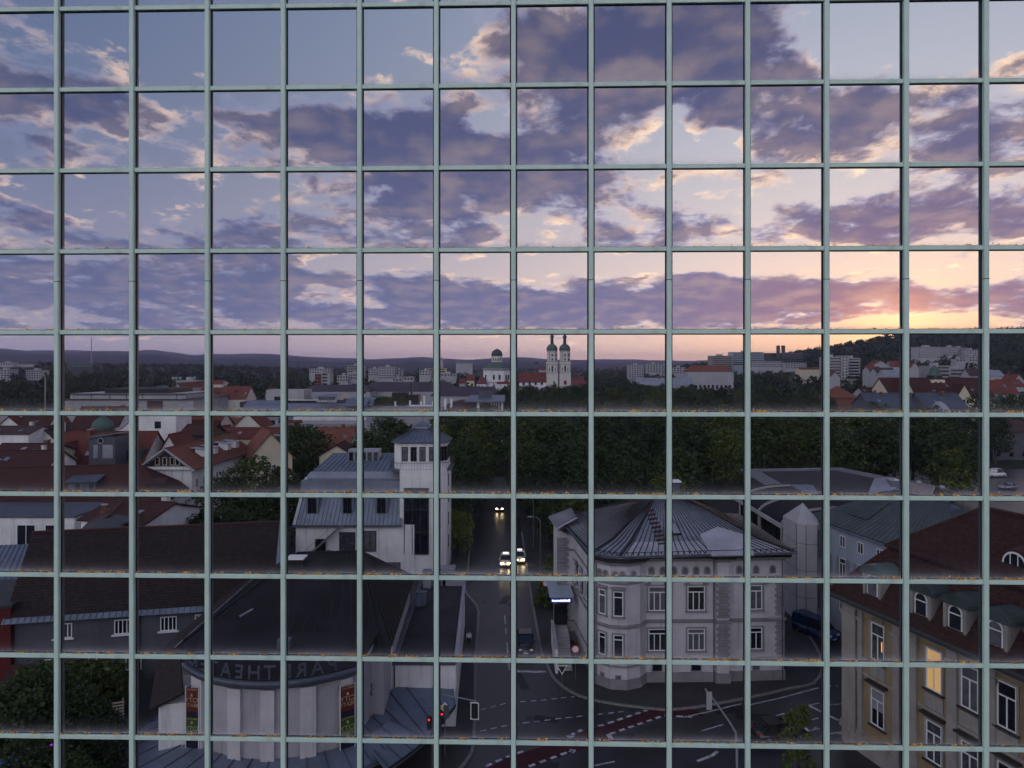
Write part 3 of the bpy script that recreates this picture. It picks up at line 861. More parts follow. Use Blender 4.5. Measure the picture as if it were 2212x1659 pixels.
def tile_field(name, parent, a, b, c, d, nu, nv, m):
    """Overlapping roof tiles laid in courses on the quad a-b (eave) c-d (ridge), joined into one part."""
    a, b, c, d = (np.array(p, float) for p in (a, b, c, d)); g = np.random.default_rng(nu * nv)
    nr = np.cross(b - a, d - a); nr /= np.linalg.norm(nr); nr = nr if nr[2] > 0 else -nr
    V, F = [], []
    P = lambda s, t: (a + (b - a) * s) * (1 - t) + (d + (c - d) * s) * t
    k = 0
    for j in range(nv):
        off = .5 / nu if j % 2 else 0
        for i in range(nu):
            s0, s1 = min(1, i / nu + off), min(1, (i + .965) / nu + off); t0, t1 = max(0, (j - .10) / nv), (j + 1.08) / nv
            if s1 - s0 < .2 / nu: continue
            lift = g.uniform(0, .018)
            p = [P(s0, t0) + nr * (.055 + lift), P(s1, t0) + nr * (.055 + lift + g.uniform(-.01, .01)), P(s1, min(1, t1)) + nr * .012, P(s0, min(1, t1)) + nr * .012]
            V += p + [p[0] - nr * .05, p[1] - nr * .05]
            F += [(k, k + 1, k + 2), (k, k + 2, k + 3), (k + 4, k + 5, k + 1), (k + 4, k + 1, k)]; k += 6
    o = link(name, fast_mesh(name, np.array(V), np.array(F), m), parent); o['kind'] = 'stuff'; return o

# ------------------------------------------------------------------ round theatre
def build_theatre():
    C = Vector((-17.7, 59.2, 0)); Rr = 8.5
    r = thing('theatre', 'round pale theatre with black hall roof and letters standing on its rim', 'theatre', C)
    hall = [(-27.4, 57.5), (-10.4, 57.5), (-11.2, 78), (-27.8, 78)]
    lb(r).prism(hall, 0, 8.0).obj('hall_wall', 'grey_render', r)
    A, B = (-21.5, 71.5, 12.9), (-15.0, 71.0, 13.2)
    e = [(p[0], p[1], 8.55) for p in offset(hall, .5)]
    for q in ((e[0], e[1], B, A), (e[1], e[2], B), (e[2], e[3], A, B), (e[3], e[0], A)):
        lb(r).plate(q, .3).obj('roof_slope', 'bitumen', r)
    for q, n in (((e[0], e[1], B, A), 15), ((e[1], e[2], B, B), 16), ((e[3], e[0], A, A), 16)): seams(r, *[Vector(p) - C for p in q], n, 'bitumen_joint', .05, 'roof_joint')
    for p, q in ((e[1], B), (e[0], A), (A, B)):
        lb(r).beam(Vector(p) + Vector((0, 0, .05)), Vector(q) + Vector((0, 0, .05)), .25, .10).obj('ridge_strip', 'bitumen', r)
    for (x, y, w) in ((-20.2, 76.0, 1.4), (-20.9, 68.9, 1.5)):
        z = 10.2 if y > 74 else 12.2
        s = lb(r).box(x - w / 2, y - .6, z, x + w / 2, y + .6, z + .9).obj('skylight', 'bitumen', r)
        lb(r).box(x - w / 2 - .1, y - .7, z + .9, x + w / 2 + .1, y + .7, z + 1.05).obj('skylight_cover', 'white_paint', s)
    for (u, v) in ((518, 1343), (543, 1297), (769, 1290)):
        x, y = gp(u, v, 10.3); lb(r).beam((x, y, 10.75), (x + .7, y + 1.1, 11.0), .12, .12).obj('snow_rail', 'zinc_pale', r)
    x, y = gp(615, 1393, 9.6); lb(r).box(x - .5, y - .4, 9.0, x + .5, y + .4, 10.1).obj('vent_box', 'zinc_dark', r)
    lb(r).plate([(-28.6, 57.4, 8.6), (-26.9, 57.4, 9.0), (-24.4, 52.6, 7.6), (-26.6, 52.0, 6.6)], .2).obj('flank_roof', 'tile_piece', r)
    lb(r).prism([(-26.2, 52.6), (-24.2, 52.9), (-24.6, 57.6), (-27.2, 57.6)], 0, 6.7).obj('flank_wall', 'white_render', r)
    # tiled verge along the left edge
    t0, t1 = (-27.9, 57.2), (-28.3, 78.2)
    lb(r).plate([(t0[0] - .75, t0[1], 8.6), (t0[0] + .55, t0[1], 9.05), (t1[0] + .55, t1[1], 9.05), (t1[0] - .75, t1[1], 8.6)], .3).obj('tiled_verge', 'tile_dark', r)
    q = [Vector(p) - C for p in ((t1[0] - .75, t1[1], 8.6), (t0[0] - .75, t0[1], 8.6), (t0[0] + .55, t0[1], 9.05), (t1[0] + .55, t1[1], 9.05))]
    tile_field('verge_tiles', r, *q, 60, 4, 'tile_piece')
    lb(r).tube([(t0[0] + .7, t0[1], 9.1), (t1[0] + .7, t1[1], 9.1)], .06, 6).obj('verge_rail', 'zinc_pale', r)
    def ang(u):                         # where the line of sight at u meets the wall
        k = (u - U0) / FPX; a = 1 + k * k; bb = -2 * (k * C.x + C.y); c = C.x ** 2 + C.y ** 2 - (Rr + .3) ** 2
        y = (-bb - math.sqrt(max(0, bb * bb - 4 * a * c))) / (2 * a); return math.atan2(y - C.y, k * y - C.x)
    # drum: a shallow curved front between the two banners
    aL, aR = ang(405), ang(770); N = 30
    arc = lambda rr, n=N: [(rr * math.cos(aL + (aR - aL) * t / n), rr * math.sin(aL + (aR - aL) * t / n)) for t in range(n + 1)]
    back = [(6.6, 1.5), (-8.6, 1.5)]
    MB().prism(arc(Rr) + back, 0, 9.05).obj('drum_wall', 'grey_render', r)
    MB().prism(arc(Rr + .12) + back, 9.05, 9.42).obj('drum_roof', 'bitumen', r)
    MB().lathe([(Rr + .02, 8.75), (Rr + .55, 8.95), (Rr + .75, 9.3), (Rr + .70, 9.52), (Rr + .45, 9.40), (Rr + .1, 9.43)], N, a0=aL, a1=aR).obj('rim_gutter', 'zinc_dark', r, flat=False)
    MB().lathe([(Rr + .45, 9.5), (Rr + .50, 9.62), (Rr + .40, 9.62), (Rr + .36, 9.5)], N, a0=aL, a1=aR).obj('letter_rail', 'iron_black', r)
    for u0, u1 in ((412, 434), (490, 518), (562, 592), (648, 683), (736, 762)):
        a0, a1 = ang(u0), ang(u1)
        pts = [((Rr + .28) * math.cos(a0 + (a1 - a0) * t / 4), (Rr + .28) * math.sin(a0 + (a1 - a0) * t / 4)) for t in range(5)]
        pts += [((Rr - .1) * math.cos(a1 - (a1 - a0) * t / 4), (Rr - .1) * math.sin(a1 - (a1 - a0) * t / 4)) for t in range(5)]
        MB().prism(pts, 3.35, 8.74).obj('pilaster', 'villa_stone', r)
    word = 'PARKTHEATER'; a0, a1 = ang(727), ang(420)
    for i, ch in enumerate(word):
        a = a0 + (a1 - a0) * (i + .3) / len(word) * 1.03
        text('letter', ch, 1.4, 'zinc_dark', r, ((Rr + .43) * math.cos(a), (Rr + .43) * math.sin(a), 9.62), a + math.pi / 2, .06)
    # canopy round the foot
    n = 40; inner, outer = [], []
    for i in range(n + 1):
        a = R(172) + (R(340) - R(172)) * i / n
        ro = 11.6 + .8 * math.sin((a - R(165)) * 1.9) - 1.2 * smooth(R(200), R(165), a)
        inner.append(((Rr + .06) * math.cos(a), (Rr + .06) * math.sin(a), 3.75)); outer.append((ro * math.cos(a), ro * math.sin(a), 2.95))
    V = inner + outer + [(p[0], p[1], p[2] - .28) for p in outer] + [(p[0], p[1], p[2] - .3) for p in inner]
    F = []
    for i in range(n):
        k = n + 1; F += [(i, i + 1, k + i + 1, k + i), (k + i, k + i + 1, 2 * k + i + 1, 2 * k + i), (2 * k + i, 2 * k + i + 1, 3 * k + i + 1, 3 * k + i)]
    can = MB().add(V, F).obj('canopy', 'zinc', r)
    for i in range(0, n + 1, 2):
        MB().beam(Vector(inner[i]) + Vector((0, 0, .03)), Vector(outer[i]) + Vector((0, 0, .03)), .07, .08).obj('seam', 'zinc_dark', can)
    MB().tube([Vector(p) + Vector((0, 0, .0)) for p in outer], .10, 6).obj('canopy_gutter', 'zinc_dark', can)
    # curved wall with lettering, flat annex
    cw = spline([(-12.5, 54.6), (-11.75, 56.6), (-11.1, 59.2), (-10.5, 62.3)], 5)
    lb(r).prism(cw + [(-11.4, 63.0), (-13.6, 59.5), (-13.8, 55.2)], 0, 7.9).obj('curved_wall', 'white_render', r)
    lb(r).prism(offset(cw + [(-11.4, 63.0), (-13.6, 59.5), (-13.8, 55.2)], .10), 7.9, 8.06).obj('wall_coping', 'zinc_pale', r)
    an = math.atan2(62.3 - 56.6, -10.5 + 11.75)
    text('lettering', 'PARKS', 1.35, 'slate_grey', r, Vector((-10.98, 59.05, 5.15)) - C, an, .04)
    ax = [(-10.5, 62.35), (-4.95, 62.3), (-5.75, 86.5), (-11.0, 86.5)]
    lb(r).prism(ax, 0, 5.55).obj('annex_wall', 'white_render', r)
    lb(r).prism(offset(ax, -.22), 5.4, 5.58).obj('annex_roof', 'gravel_roof', r)
    for p, q in zip(ax, ax[1:] + ax[:1]):
        lb(r).beam((p[0], p[1], 5.66), (q[0], q[1], 5.66), .34, .22).obj('parapet', 'zinc_pale' if p[0] > -6 else 'slate_grey', r)
    lb(r).tube([(-10.3, 62.2, 0), (-10.3, 62.2, 5.6)], .07, 6).obj('downpipe', 'zinc_dark', r)
    c2 = [(-12.0, 54.4, 3.6), (-11.2, 57.0, 3.6), (-10.2, 62.2, 3.6), (-5.2, 62.2, 3.45)]; o2 = [(-9.0, 50.6, 2.95), (-7.4, 53.2, 2.95), (-6.3, 55.6, 2.95), (-4.8, 60.2, 2.95)]
    i2, u2 = spline(c2, 5), spline(o2, 5)
    k = len(i2); V = i2 + u2 + [(p[0], p[1], p[2] - .25) for p in u2]; F = []
    for i in range(k - 1): F += [(i, i + 1, k + i + 1, k + i), (k + i, k + i + 1, 2 * k + i + 1, 2 * k + i)]
    wc = lb(r).add(V, F).obj('wing_canopy', 'zinc', r)
    for i in range(1, k, 2): lb(r).beam(Vector(i2[i]) + Vector((0, 0, .03)), Vector(u2[i]) + Vector((0, 0, .03)), .06, .07).obj('seam', 'zinc_dark', wc)
    lb(r).tube(u2, .09, 6).obj('canopy_gutter', 'iron_black', wc)
    for y in (62.9, 66.0): 
        for o in (on_wall(r, (-4.97, 62.3), (-5.75, 86.5), (y - 62.3) / 24.2, 3.2 if y < 64 else 3.4, .9, 1.1, lights=1),): pass
    # rooftop machines
    for (x, y, w, d, h, m) in ((-10.0, 83.8, .9, .9, 1.9, 'zinc_pale'), (-9.2, 84.8, 2.6, 1.2, 1.3, 'zinc'), (-6.9, 85.0, 2.6, 1.6, 1.1, 'zinc_pale'), (-9.9, 77.5, 1.0, .8, 1.4, 'zinc')):
        v = lb(r).box(x - w / 2, y - d / 2, 5.58, x + w / 2, y + d / 2, 5.58 + h).obj('roof_vent', m, r)
        lb(r).box(x - w / 2 - .08, y - d / 2 - .08, 5.58 + h, x + w / 2 + .08, y + d / 2 + .08, 5.70 + h).obj('vent_cover', 'zinc_dark', v)
    # lit entrance below the canopy
    a = ang(716); p = Vector(((Rr + .05) * math.cos(a), (Rr + .05) * math.sin(a), .1))
    d = MB(); d.m = Matrix.Translation(p) @ Matrix.Rotation(a + math.pi / 2, 4, 'Z'); d.box(-1.6, -.12, 0, 1.6, .1, 2.6).obj('doorway', 'dark_timber', r)
    d = MB(); d.m = Matrix.Translation(p) @ Matrix.Rotation(a + math.pi / 2, 4, 'Z'); d.box(.75, -.2, .3, .95, -.12, 2.4).obj('entrance_lamp', 'orange_lamp', r)
    # posters hung at both ends of the drum
    def banner(u, label, hw, zt, zb):
        a = ang(u); p = Vector(C) + Vector(((Rr + .62) * math.cos(a), (Rr + .62) * math.sin(a), zb))
        rz = math.atan2(p.y, p.x) - math.pi / 2 + (.35 if u > 600 else -.55)
        t = thing('theatre_banner', label, 'banner', p, rz, 'banners on the theatre')
        h = zt - zb
        for s in (-1, 1): MB().tube([(s * hw, .03, -.1), (s * hw, .03, h + .1)], .035, 6).obj('pole', 'white_paint', t)
        box('upper_panel', 'poster_red', t, -hw + .04, -.02, h * .60, hw - .04, .02, h); box('upper_foot', 'poster_dark', t, -hw + .04, -.018, h * .50, hw - .04, .02, h * .60)
        box('lower_panel', 'poster_green', t, -hw + .04, -.02, h * .12, hw - .04, .02, h * .50); box('lower_foot', 'poster_dark', t, -hw + .04, -.018, 0, hw - .04, .02, h * .12)
        for s, z, sz, m in (('FREITAG', .955, .22, 'poster_text'), ('CITY', .76, .52, 'poster_text'), ('BEATS', .68, .40, 'poster_text'), ('SAMSTAG', .465, .22, 'poster_lime'), ('CITY', .285, .52, 'poster_lime'), ('VIBES', .215, .38, 'poster_lime')):
            text('banner_text', s, sz * hw / .55, m, t, (0, -.028, h * z), 0.0, .004)
        for z in (.86, .40): MB().lathe([(.02, 0), (.10, .02), (.06, .16), (.01, .20)], 8).obj('emblem', 'poster_text' if z > .5 else 'poster_lime', t).location = (0, -.03, h * z)
        for s in (-1, 1): MB().beam((s * hw, .03, h * .96), (s * hw * .8, 1.1, h * .96), .04, .04).obj('bracket', 'dark_steel', t)
    banner(747, 'tall red and green event banner at the street end of the theatre drum', .56, 8.35, 3.85)
    banner(424, 'narrow red and green event banner at the garden end of the theatre drum', .50, 8.15, 3.75)
build_theatre()

# ------------------------------------------------------------------ long grey house with the dark tiled roof
def build_long_house():
    r = house('long_house', 'long dark grey house with a brown tiled roof and white casement windows', -38.2, 77.3, R(11.5), 24.0, 10.6, 7.7, 14.0, 'gable', 'x', 'slate_grey', 'tile_dark', .6,
              cat='house', gutter=False)
    k = .6 * (14.0 - 7.7) / 5.3
    a, b, c, d = (-12.6, -5.9, 7.7 - k + .22), (12.6, -5.9, 7.7 - k + .22), (12.6, 0, 14.22), (-12.6, 0, 14.22)
    tile_field('roof_tiles', r, a, b, c, d, 84, 30, 'tile_piece')
    MB().plate([(-12.7, -6.35, 6.75), (12.7, -6.35, 6.75), (12.7, -5.55, 7.50), (-12.7, -5.55, 7.50)], .10).obj('eave_flashing', 'zinc', r)
    for i in range(44): MB().beam((-12.5 + i * .581, -6.33, 6.80), (-12.5 + i * .581, -5.57, 7.52), .05, .08).obj('flashing_seam', 'zinc_dark', r)
    MB().plate([(12.35, -5.9, 7.5), (13.1, -5.9, 7.5), (13.1, .1, 14.55), (12.35, .1, 14.55)], .14).obj('verge_flashing', 'zinc', r)
    for x in (-7.6, -2.2, 2.1, 5.4): window(r, x, -5.32, 4.7, 1.55, 1.45, 0, 4, 0, sill='white_paint')
    for x in (-8.5, -4.6, -1.2, 2.3, 4.6): window(r, x, -5.32, 1.0, 1.5, 1.7, 0, 4, .22)
    MB().tube([(-.6, -5.42, 0), (-.6, -5.42, 6.8)], .06, 6).obj('downpipe', 'dark_steel', r)
    low = thing('garden_roof', 'low red tiled lean-to roof behind the bushes of the grey house', 'shed', (-43.5, 66.3, 0), R(8))
    MB().box(-3.6, -1.6, 0, 3.6, 1.6, 2.0).obj('wall', 'grey_render', low)
    MB().plate([(-3.9, -1.9, 2.1), (3.9, -1.9, 2.1), (3.9, 1.9, 3.3), (-3.9, 1.9, 3.3)], .15).obj('roof', 'tile_dark', low)
    tile_field('roof_tiles', low, (-3.9, -1.9, 2.1), (3.9, -1.9, 2.1), (3.9, 1.9, 3.3), (-3.9, 1.9, 3.3), 30, 12, 'tile_piece_red')
build_long_house()

# ------------------------------------------------------------------ white building with the lookout tower
def build_tower_house():
    r = thing('tower_building', 'white building with a zinc mansard roof and an octagonal lookout tower', 'building', (-21.5, 112, 0))
    yf = 106.0
    body = [(-32.3, yf), (-14.6, yf), (-14.6, 124), (-32.3, 124)]
    lb(r).prism(body, 0, 7.9).obj('wall', 'white_render', r)
    # mansard
    m = [(-32.6, yf - .3, 7.9), (-16.4, yf - .3, 7.9), (-16.4, yf + 3.0, 14.4), (-31.6, yf + 3.0, 14.4)]
    lb(r).plate(m, .25).obj('mansard_front', 'zinc', r)
    lb(r).prism([(-32.0, yf + 1.6), (-16.4, yf + 1.6), (-16.4, 123.5), (-31.9, 123.5)], 7.9, 14.2).obj('attic', 'zinc', r)
    loc = Vector(r.location)
    seams(r, *[Vector(p) - loc for p in m], 26, 'zinc_dark', .028)
    lb(r).plate([(-31.7, yf + 2.9, 14.35), (-16.4, yf + 2.9, 14.35), (-16.4, yf + 4.2, 15.2), (-31.3, yf + 4.2, 15.2)], .2).obj('upper_slope', 'zinc_pale', r)
    up = [(-31.0, yf + 4.2, 15.2), (-17.5, yf + 4.2, 15.2), (-17.5, 119, 17.0), (-30.0, 119, 17.0)]
    lb(r).plate(up, .3).obj('upper_roof', 'zinc', r); seams(r, *[Vector(p) - loc for p in up], 18, 'zinc_dark', .028)
    lb(r).beam((-32.4, yf - .3, 7.95), (-31.5, yf + 3.0, 14.5), .5, .3).obj('verge', 'zinc_pale', r)
    lb(r).beam((-32.7, yf - .42, 7.78), (-16.4, yf - .42, 7.78), .3, .22).obj('gutter', 'zinc_dark', r)
    mon = lb(r).box(-26.6, 115.2, 15.6, -21.6, 117.4, 18.0).obj('roof_monitor', 'zinc_pale', r)
    for i in range(5): window(mon, -26.1 + i * 1.0 - loc.x, 115.18 - loc.y, 16.2, .75, 1.4, 0, 1, 0, frame='zinc_dark')
    for x in (-30.0, -24.7, -19.6):                      # dormers
        d = lb(r).box(x - .95, yf + .5, 9.0, x + .95, yf + 3.4, 12.2).obj('dormer', 'zinc', r)
        lb(r).plate([(x - 1.15, yf + .2, 12.25), (x + 1.15, yf + .2, 12.25), (x + 1.05, yf + 3.4, 12.9), (x - 1.05, yf + 3.4, 12.9)], .14).obj('dormer_roof', 'zinc_pale', d)
        window(d, x - loc.x, yf + .48 - loc.y, 9.5, 1.3, 2.3, 0, 2, 0, frame='dark_steel')
    W = lambda x, z, w, h, n=2, t=0.0: window(r, x - loc.x, yf - .01 - loc.y, z, w, h, 0, n, t, frame='dark_steel')
    W(-21.2, 3.9, 1.9, 3.1, 2, .0); W(-24.6, 3.4, 2.4, 3.4, 3, 0); W(-20.4, .4, 1.8, 1.9, 2); W(-17.6, .3, 1.9, 2.0, 2); W(-23.4, .4, 2.0, 1.8, 2); W(-28.6, 3.6, 1.6, 2.2, 2)
    # outside stair
    st = lb(r); P0, P1 = Vector((-30.6, yf - 1.0, 3.2)), Vector((-25.4, yf - 1.0, 7.9))
    for s in (-.45, .45): st.beam(P0 + Vector((0, s, 0)), P1 + Vector((0, s, 0)), .06, .25)
    for i in range(16): st.box(*(P0.lerp(P1, i / 16) + Vector((0, -.45, 0))), *(P0.lerp(P1, i / 16) + Vector((.3, .45, .05))))
    st.box(-32.2, yf - 1.6, 3.1, -30.4, yf - .4, 3.22)
    for i in range(7): st.box(-32.2 + i * .3, yf - 1.62, 3.2, -32.16 + i * .3, yf - 1.58, 4.3)
    st.beam((-32.2, yf - 1.6, 4.3), (-30.4, yf - 1.6, 4.3), .05, .06); st.beam(P0 + Vector((0, -.5, 1.1)), P1 + Vector((0, -.5, 1.1)), .05, .06)
    st.beam((-30.4, yf - 1.2, 3.1), (-28.2, yf - 1.2, 0), .9, .2); st.beam((-30.4, yf - 1.6, 4.2), (-28.2, yf - 1.6, 1.1), .05, .06)
    st.obj('outside_stair', 'steel_grey', r)
    d = MB().lathe([(.02, 0), (.4, .06), (.62, .2), (.60, .22), (.38, .1), (.02, .04)], 14).obj('satellite_dish', 'zinc_pale', r); d.location = Vector((-27.3, yf - .5, 3.7)) - loc; d.rotation_euler = (R(75), 0, R(15))
    # tower: shaft, gallery, lantern room, roof
    T = Vector((-14.0, 111.5, 0)); ow = 4.15
    def octo(a, cut=.30, c=T): return [(c.x + x * a, c.y + y * a) for x, y in ((-1, -1 + cut), (-1 + cut, -1), (1 - cut, -1), (1, -1 + cut), (1, 1 - cut), (1 - cut, 1), (-1 + cut, 1), (-1, 1 - cut))]
    sh = [(-16.8, 106.2), (-11.2, 106.2), (-9.9, 107.6), (-9.9, 115.5), (-16.8, 115.5)]
    lb(r).prism(sh, 0, 16.0).obj('tower_shaft', 'white_render', r)
    lb(r).prism(octo(4.7), 15.7, 15.95).obj('gallery_floor', 'zinc_dark', r)
    lb(r).prism(octo(4.0), 15.95, 20.0).obj('lookout_room', 'white_render', r)
    rail = octo(4.65)
    for p, q in zip(rail, rail[1:] + rail[:1]):
        g = lb(r).beam((*p, 17.0), (*q, 17.0), .07, .07).obj('gallery_rail', 'copper_dark', r)
        k = lb(g) if False else lb(r)
        n = int((Vector(q) - Vector(p)).length / .45) + 1
        for i in range(n): k.beam((p[0] + (q[0] - p[0]) * i / n, p[1] + (q[1] - p[1]) * i / n, 15.95), (p[0] + (q[0] - p[0]) * i / n, p[1] + (q[1] - p[1]) * i / n, 17.0), .03, .03)
        k.obj('balusters', 'copper_dark', r)
    f = octo(4.0)
    for t in (.10, .34, .58, .84): on_wall(r, f[1], f[2], t, 17.15, .95, 2.2, lights=2, transom=.3, frame='dark_timber')
    for t in (.2, .5, .8): on_wall(r, f[2], f[3], t, 17.15, .7, 2.2, lights=1, transom=.3, frame='dark_timber')
    for t in (.2, .4, .6, .8): on_wall(r, f[3], f[4], t, 17.15, .8, 2.2, lights=1, transom=.3, frame='dark_timber')
    e, k = octo(4.45), octo(1.1)
    for i in range(8):
        j = (i + 1) % 8
        q = [(*e[i], 20.05), (*e[j], 20.05), (*k[j], 21.9), (*k[i], 21.9)]
        lb(r).plate(q, .18).obj('tower_roof_slope', 'zinc', r)
        seams(r, *[Vector(p) - loc for p in q], 7 if i in (1, 3, 5, 7) else 4, 'zinc_dark', .022)
    lb(r).prism(octo(1.15), 21.85, 22.3).obj('lantern', 'zinc_pale', r)
    cap = octo(1.35)
    for i in range(8): lb(r).plate([(*cap[i], 22.3), (*cap[(i + 1) % 8], 22.3), (T.x, T.y, 23.0)], .08).obj('lantern_roof', 'zinc', r)
    lb(r).tube([(T.x, T.y, 22.9), (T.x, T.y, 24.2)], .03, 5).obj('finial', 'dark_steel', r)
    lb(r).box(-16.0, 106.08, 3.6, -12.6, 106.3, 13.2).obj('glazed_bay', 'window_glass', r)
    for x in (-16.1, -14.9, -13.7, -12.5): lb(r).box(x - .06, 106.0, 3.5, x + .06, 106.2, 13.3).obj('bay_mullion', 'dark_steel', r)
    for z in (3.5, 6.8, 10.1, 13.3): lb(r).box(-16.1, 106.02, z - .07, -12.5, 106.2, z + .07).obj('bay_rail', 'dark_steel', r)
    for z in (3.5, 7.0, 10.5, 13.0):
        on_wall(r, (-9.88, 107.6), (-9.88, 115.5), .35, z, .55, 1.9, lights=1, frame='dark_steel')
    lb(r).box(-11.0, 104.2, 0, -8.6, 106.1, 1.6).obj('entrance_box', 'white_render', r)
    lb(r).box(-11.2, 104.0, 1.6, -8.4, 106.1, 1.9).obj('entrance_roof', 'zinc_pale', r)
build_tower_house()

# ------------------------------------------------------------------ grey stone villa at the corner
def build_villa():
    r = thing('stone_villa', 'grey stone corner villa with a seamed zinc hip roof and a round bay', 'villa', (17.5, 78, 0)); L = Vector(r.location)
    w = [(8.3, 70.8), (9.6, 69.55), (11.2, 69.3), (12.6, 69.9), (13.4, 71.0), (20.4, 71.15), (20.45, 70.75), (21.65, 70.75), (21.7, 71.25), (27.4, 71.6), (27.4, 87.5), (5.9, 87.5), (6.4, 82.0), (7.2, 81.9)]
    lb(r).prism(w, 0, 13.2).obj('wall', 'villa_stone', r)
    lb(r).prism(offset(w, .14), 0, 1.1).obj('plinth', 'villa_trim', r)
    lb(r).prism(offset(w, .10), 2.25, 2.45).obj('plinth_course', 'villa_trim', r)
    for z, t, h in ((6.05, .12, .14), (6.22, .22, .16), (10.35, .10, .14), (10.5, .18, .12)): lb(r).prism(offset(w, t), z, z + h).obj('string_course', 'villa_trim', r)
    for z, t, h, m in ((12.2, .16, .16, 'villa_trim'), (12.42, .45, .14, 'villa_trim'), (12.6, .62, .42, 'iron_black'), (13.08, .82, .20, 'zinc_dark')): lb(r).prism(offset(w, t), z, z + h).obj('cornice', m, r)
    P = lambda i: w[i]
    kw = dict(sill='villa_trim', surround='villa_trim')
    for a, b, t, n, wd in ((0, 1, .5, 1, .85), (1, 2, .5, 1, .95), (4, 5, .16, 3, 1.75), (4, 5, .72, 3, 1.75), (8, 9, .50, 2, 1.25)):
        on_wall(r, P(a), P(b), t, 7.25, wd, 2.45, lights=n, transom=.26, **kw)
        on_wall(r, P(a), P(b), t, 3.25, wd, 2.2, lights=n, transom=.24, **kw)
        on_wall(r, P(a), P(b), t, 1.15 if n > 1 else .55, wd * .62, .95, lights=1, frame='villa_trim')
        x, y = P(a)[0] + (P(b)[0] - P(a)[0]) * t, P(a)[1] + (P(b)[1] - P(a)[1]) * t; rz = math.atan2(P(b)[1] - P(a)[1], P(b)[0] - P(a)[0])
        h = MB(); h.m = Matrix.Translation(Vector((x, y, 0)) - L) @ Matrix.Rotation(rz, 4, 'Z')
        if n == 1:
            h.box(-wd / 2 - .30, -.34, 9.98, wd / 2 + .30, -.10, 10.14)
        else:
            for i in range(10):
                q0, q1 = math.pi * i / 10, math.pi * (i + 1) / 10; R0, R1 = .72, .92
                h.add([(R0 * math.cos(q0), -.26, 9.95 + R0 * .8 * math.sin(q0)), (R1 * math.cos(q0), -.26, 9.95 + R1 * .8 * math.sin(q0)), (R1 * math.cos(q1), -.26, 9.95 + R1 * .8 * math.sin(q1)), (R0 * math.cos(q1), -.26, 9.95 + R0 * .8 * math.sin(q1)),
                       (R0 * math.cos(q0), -.02, 9.95 + R0 * .8 * math.sin(q0)), (R1 * math.cos(q0), -.02, 9.95 + R1 * .8 * math.sin(q0)), (R1 * math.cos(q1), -.02, 9.95 + R1 * .8 * math.sin(q1)), (R0 * math.cos(q1), -.02, 9.95 + R0 * .8 * math.sin(q1))],
                      [(0, 1, 2, 3), (1, 5, 6, 2), (0, 3, 7, 4), (4, 7, 6, 5)])
            h.box(-1.25, -.28, 9.86, -.72, -.02, 10.0); h.box(.72, -.28, 9.86, 1.25, -.02, 10.0)
        h.obj('window_hood', 'villa_trim', r)
    # little arches of the attic frieze
    for a, b, ts in ((0, 1, (.3, .72)), (1, 2, (.3, .75)), (2, 3, (.5,)), (4, 5, (.08, .24, .40, .56, .72, .88)), (8, 9, (.2, .5, .8))):
        for t in ts:
            x, y = P(a)[0] + (P(b)[0] - P(a)[0]) * t, P(a)[1] + (P(b)[1] - P(a)[1]) * t; rz = math.atan2(P(b)[1] - P(a)[1], P(b)[0] - P(a)[0])
            h = MB(); h.m = Matrix.Translation(Vector((x, y, 10.85)) - L) @ Matrix.Rotation(rz, 4, 'Z')
            pts = [(-.36, 0)] + [(.36 * math.cos(math.pi - math.pi * i / 8), .5 + .36 * math.sin(math.pi * i / 8)) for i in range(9)] + [(.36, 0)]
            h.add([(p[0], -.05, p[1]) for p in pts] + [(p[0], .05, p[1]) for p in pts], [tuple(range(len(pts)))] + [(i, i + len(pts), (i + 1) % len(pts) + len(pts), (i + 1) % len(pts)) for i in range(len(pts))])
            o = h.obj('frieze_arch', 'villa_trim', r)
            g = MB(); g.m = h.m; g.add([(p[0] * .66, -.07, p[1] * .8 + .04) for p in pts] + [(p[0] * .66, 0, p[1] * .8 + .04) for p in pts], [tuple(range(len(pts)))] + [(i, i + len(pts), (i + 1) % len(pts) + len(pts), (i + 1) % len(pts)) for i in range(len(pts))]); g.obj('arch_opening', 'slate_grey', o)
    # quoins
    for (x0, x1, y) in ((20.42, 21.68, 70.75), (26.5, 27.42, 71.58)):
        for k in range(25):
            z = 2.6 + k * .31
            if 5.9 < z < 6.5: continue
            dw = .0 if k % 2 else .16
            lb(r).box(x0 + dw, y - .12, z, x1 + .04 - dw * (x0 < 22), y + .1, z + .25).obj('quoin', 'villa_trim', r)
    for k in range(26):
        z = 2.6 + k * .31; dw = .0 if k % 2 else .16
        lb(r).box(8.02, 70.9 + dw, z, 8.35, 72.3 - dw, z + .25).obj('quoin', 'villa_trim', r)
    for x, y in ((20.2, 70.98), (8.35, 70.6), (27.2, 71.4)): lb(r).tube([(x, y, 0), (x, y, 12.6)], .06, 6).obj('downpipe', 'zinc_dark', r)
    # roof
    E0 = 13.28
    BL, C1, C2, FR, BR = (5.2, 88.4, E0), (7.7, 69.9, E0), (10.4, 68.5, E0), (28.2, 70.2, E0), (28.2, 88.4, E0)
    R1, R2, R3, R4 = (16.0, 79.6, 16.9), (19.4, 79.6, 16.9), (19.4, 81.4, 16.9), (16.0, 81.4, 16.9)
    def flare(p, q):                   # the roof flattens towards its eaves
        m = Vector(p).lerp(Vector(q), .30); m.z = E0 + .62; return tuple(m)
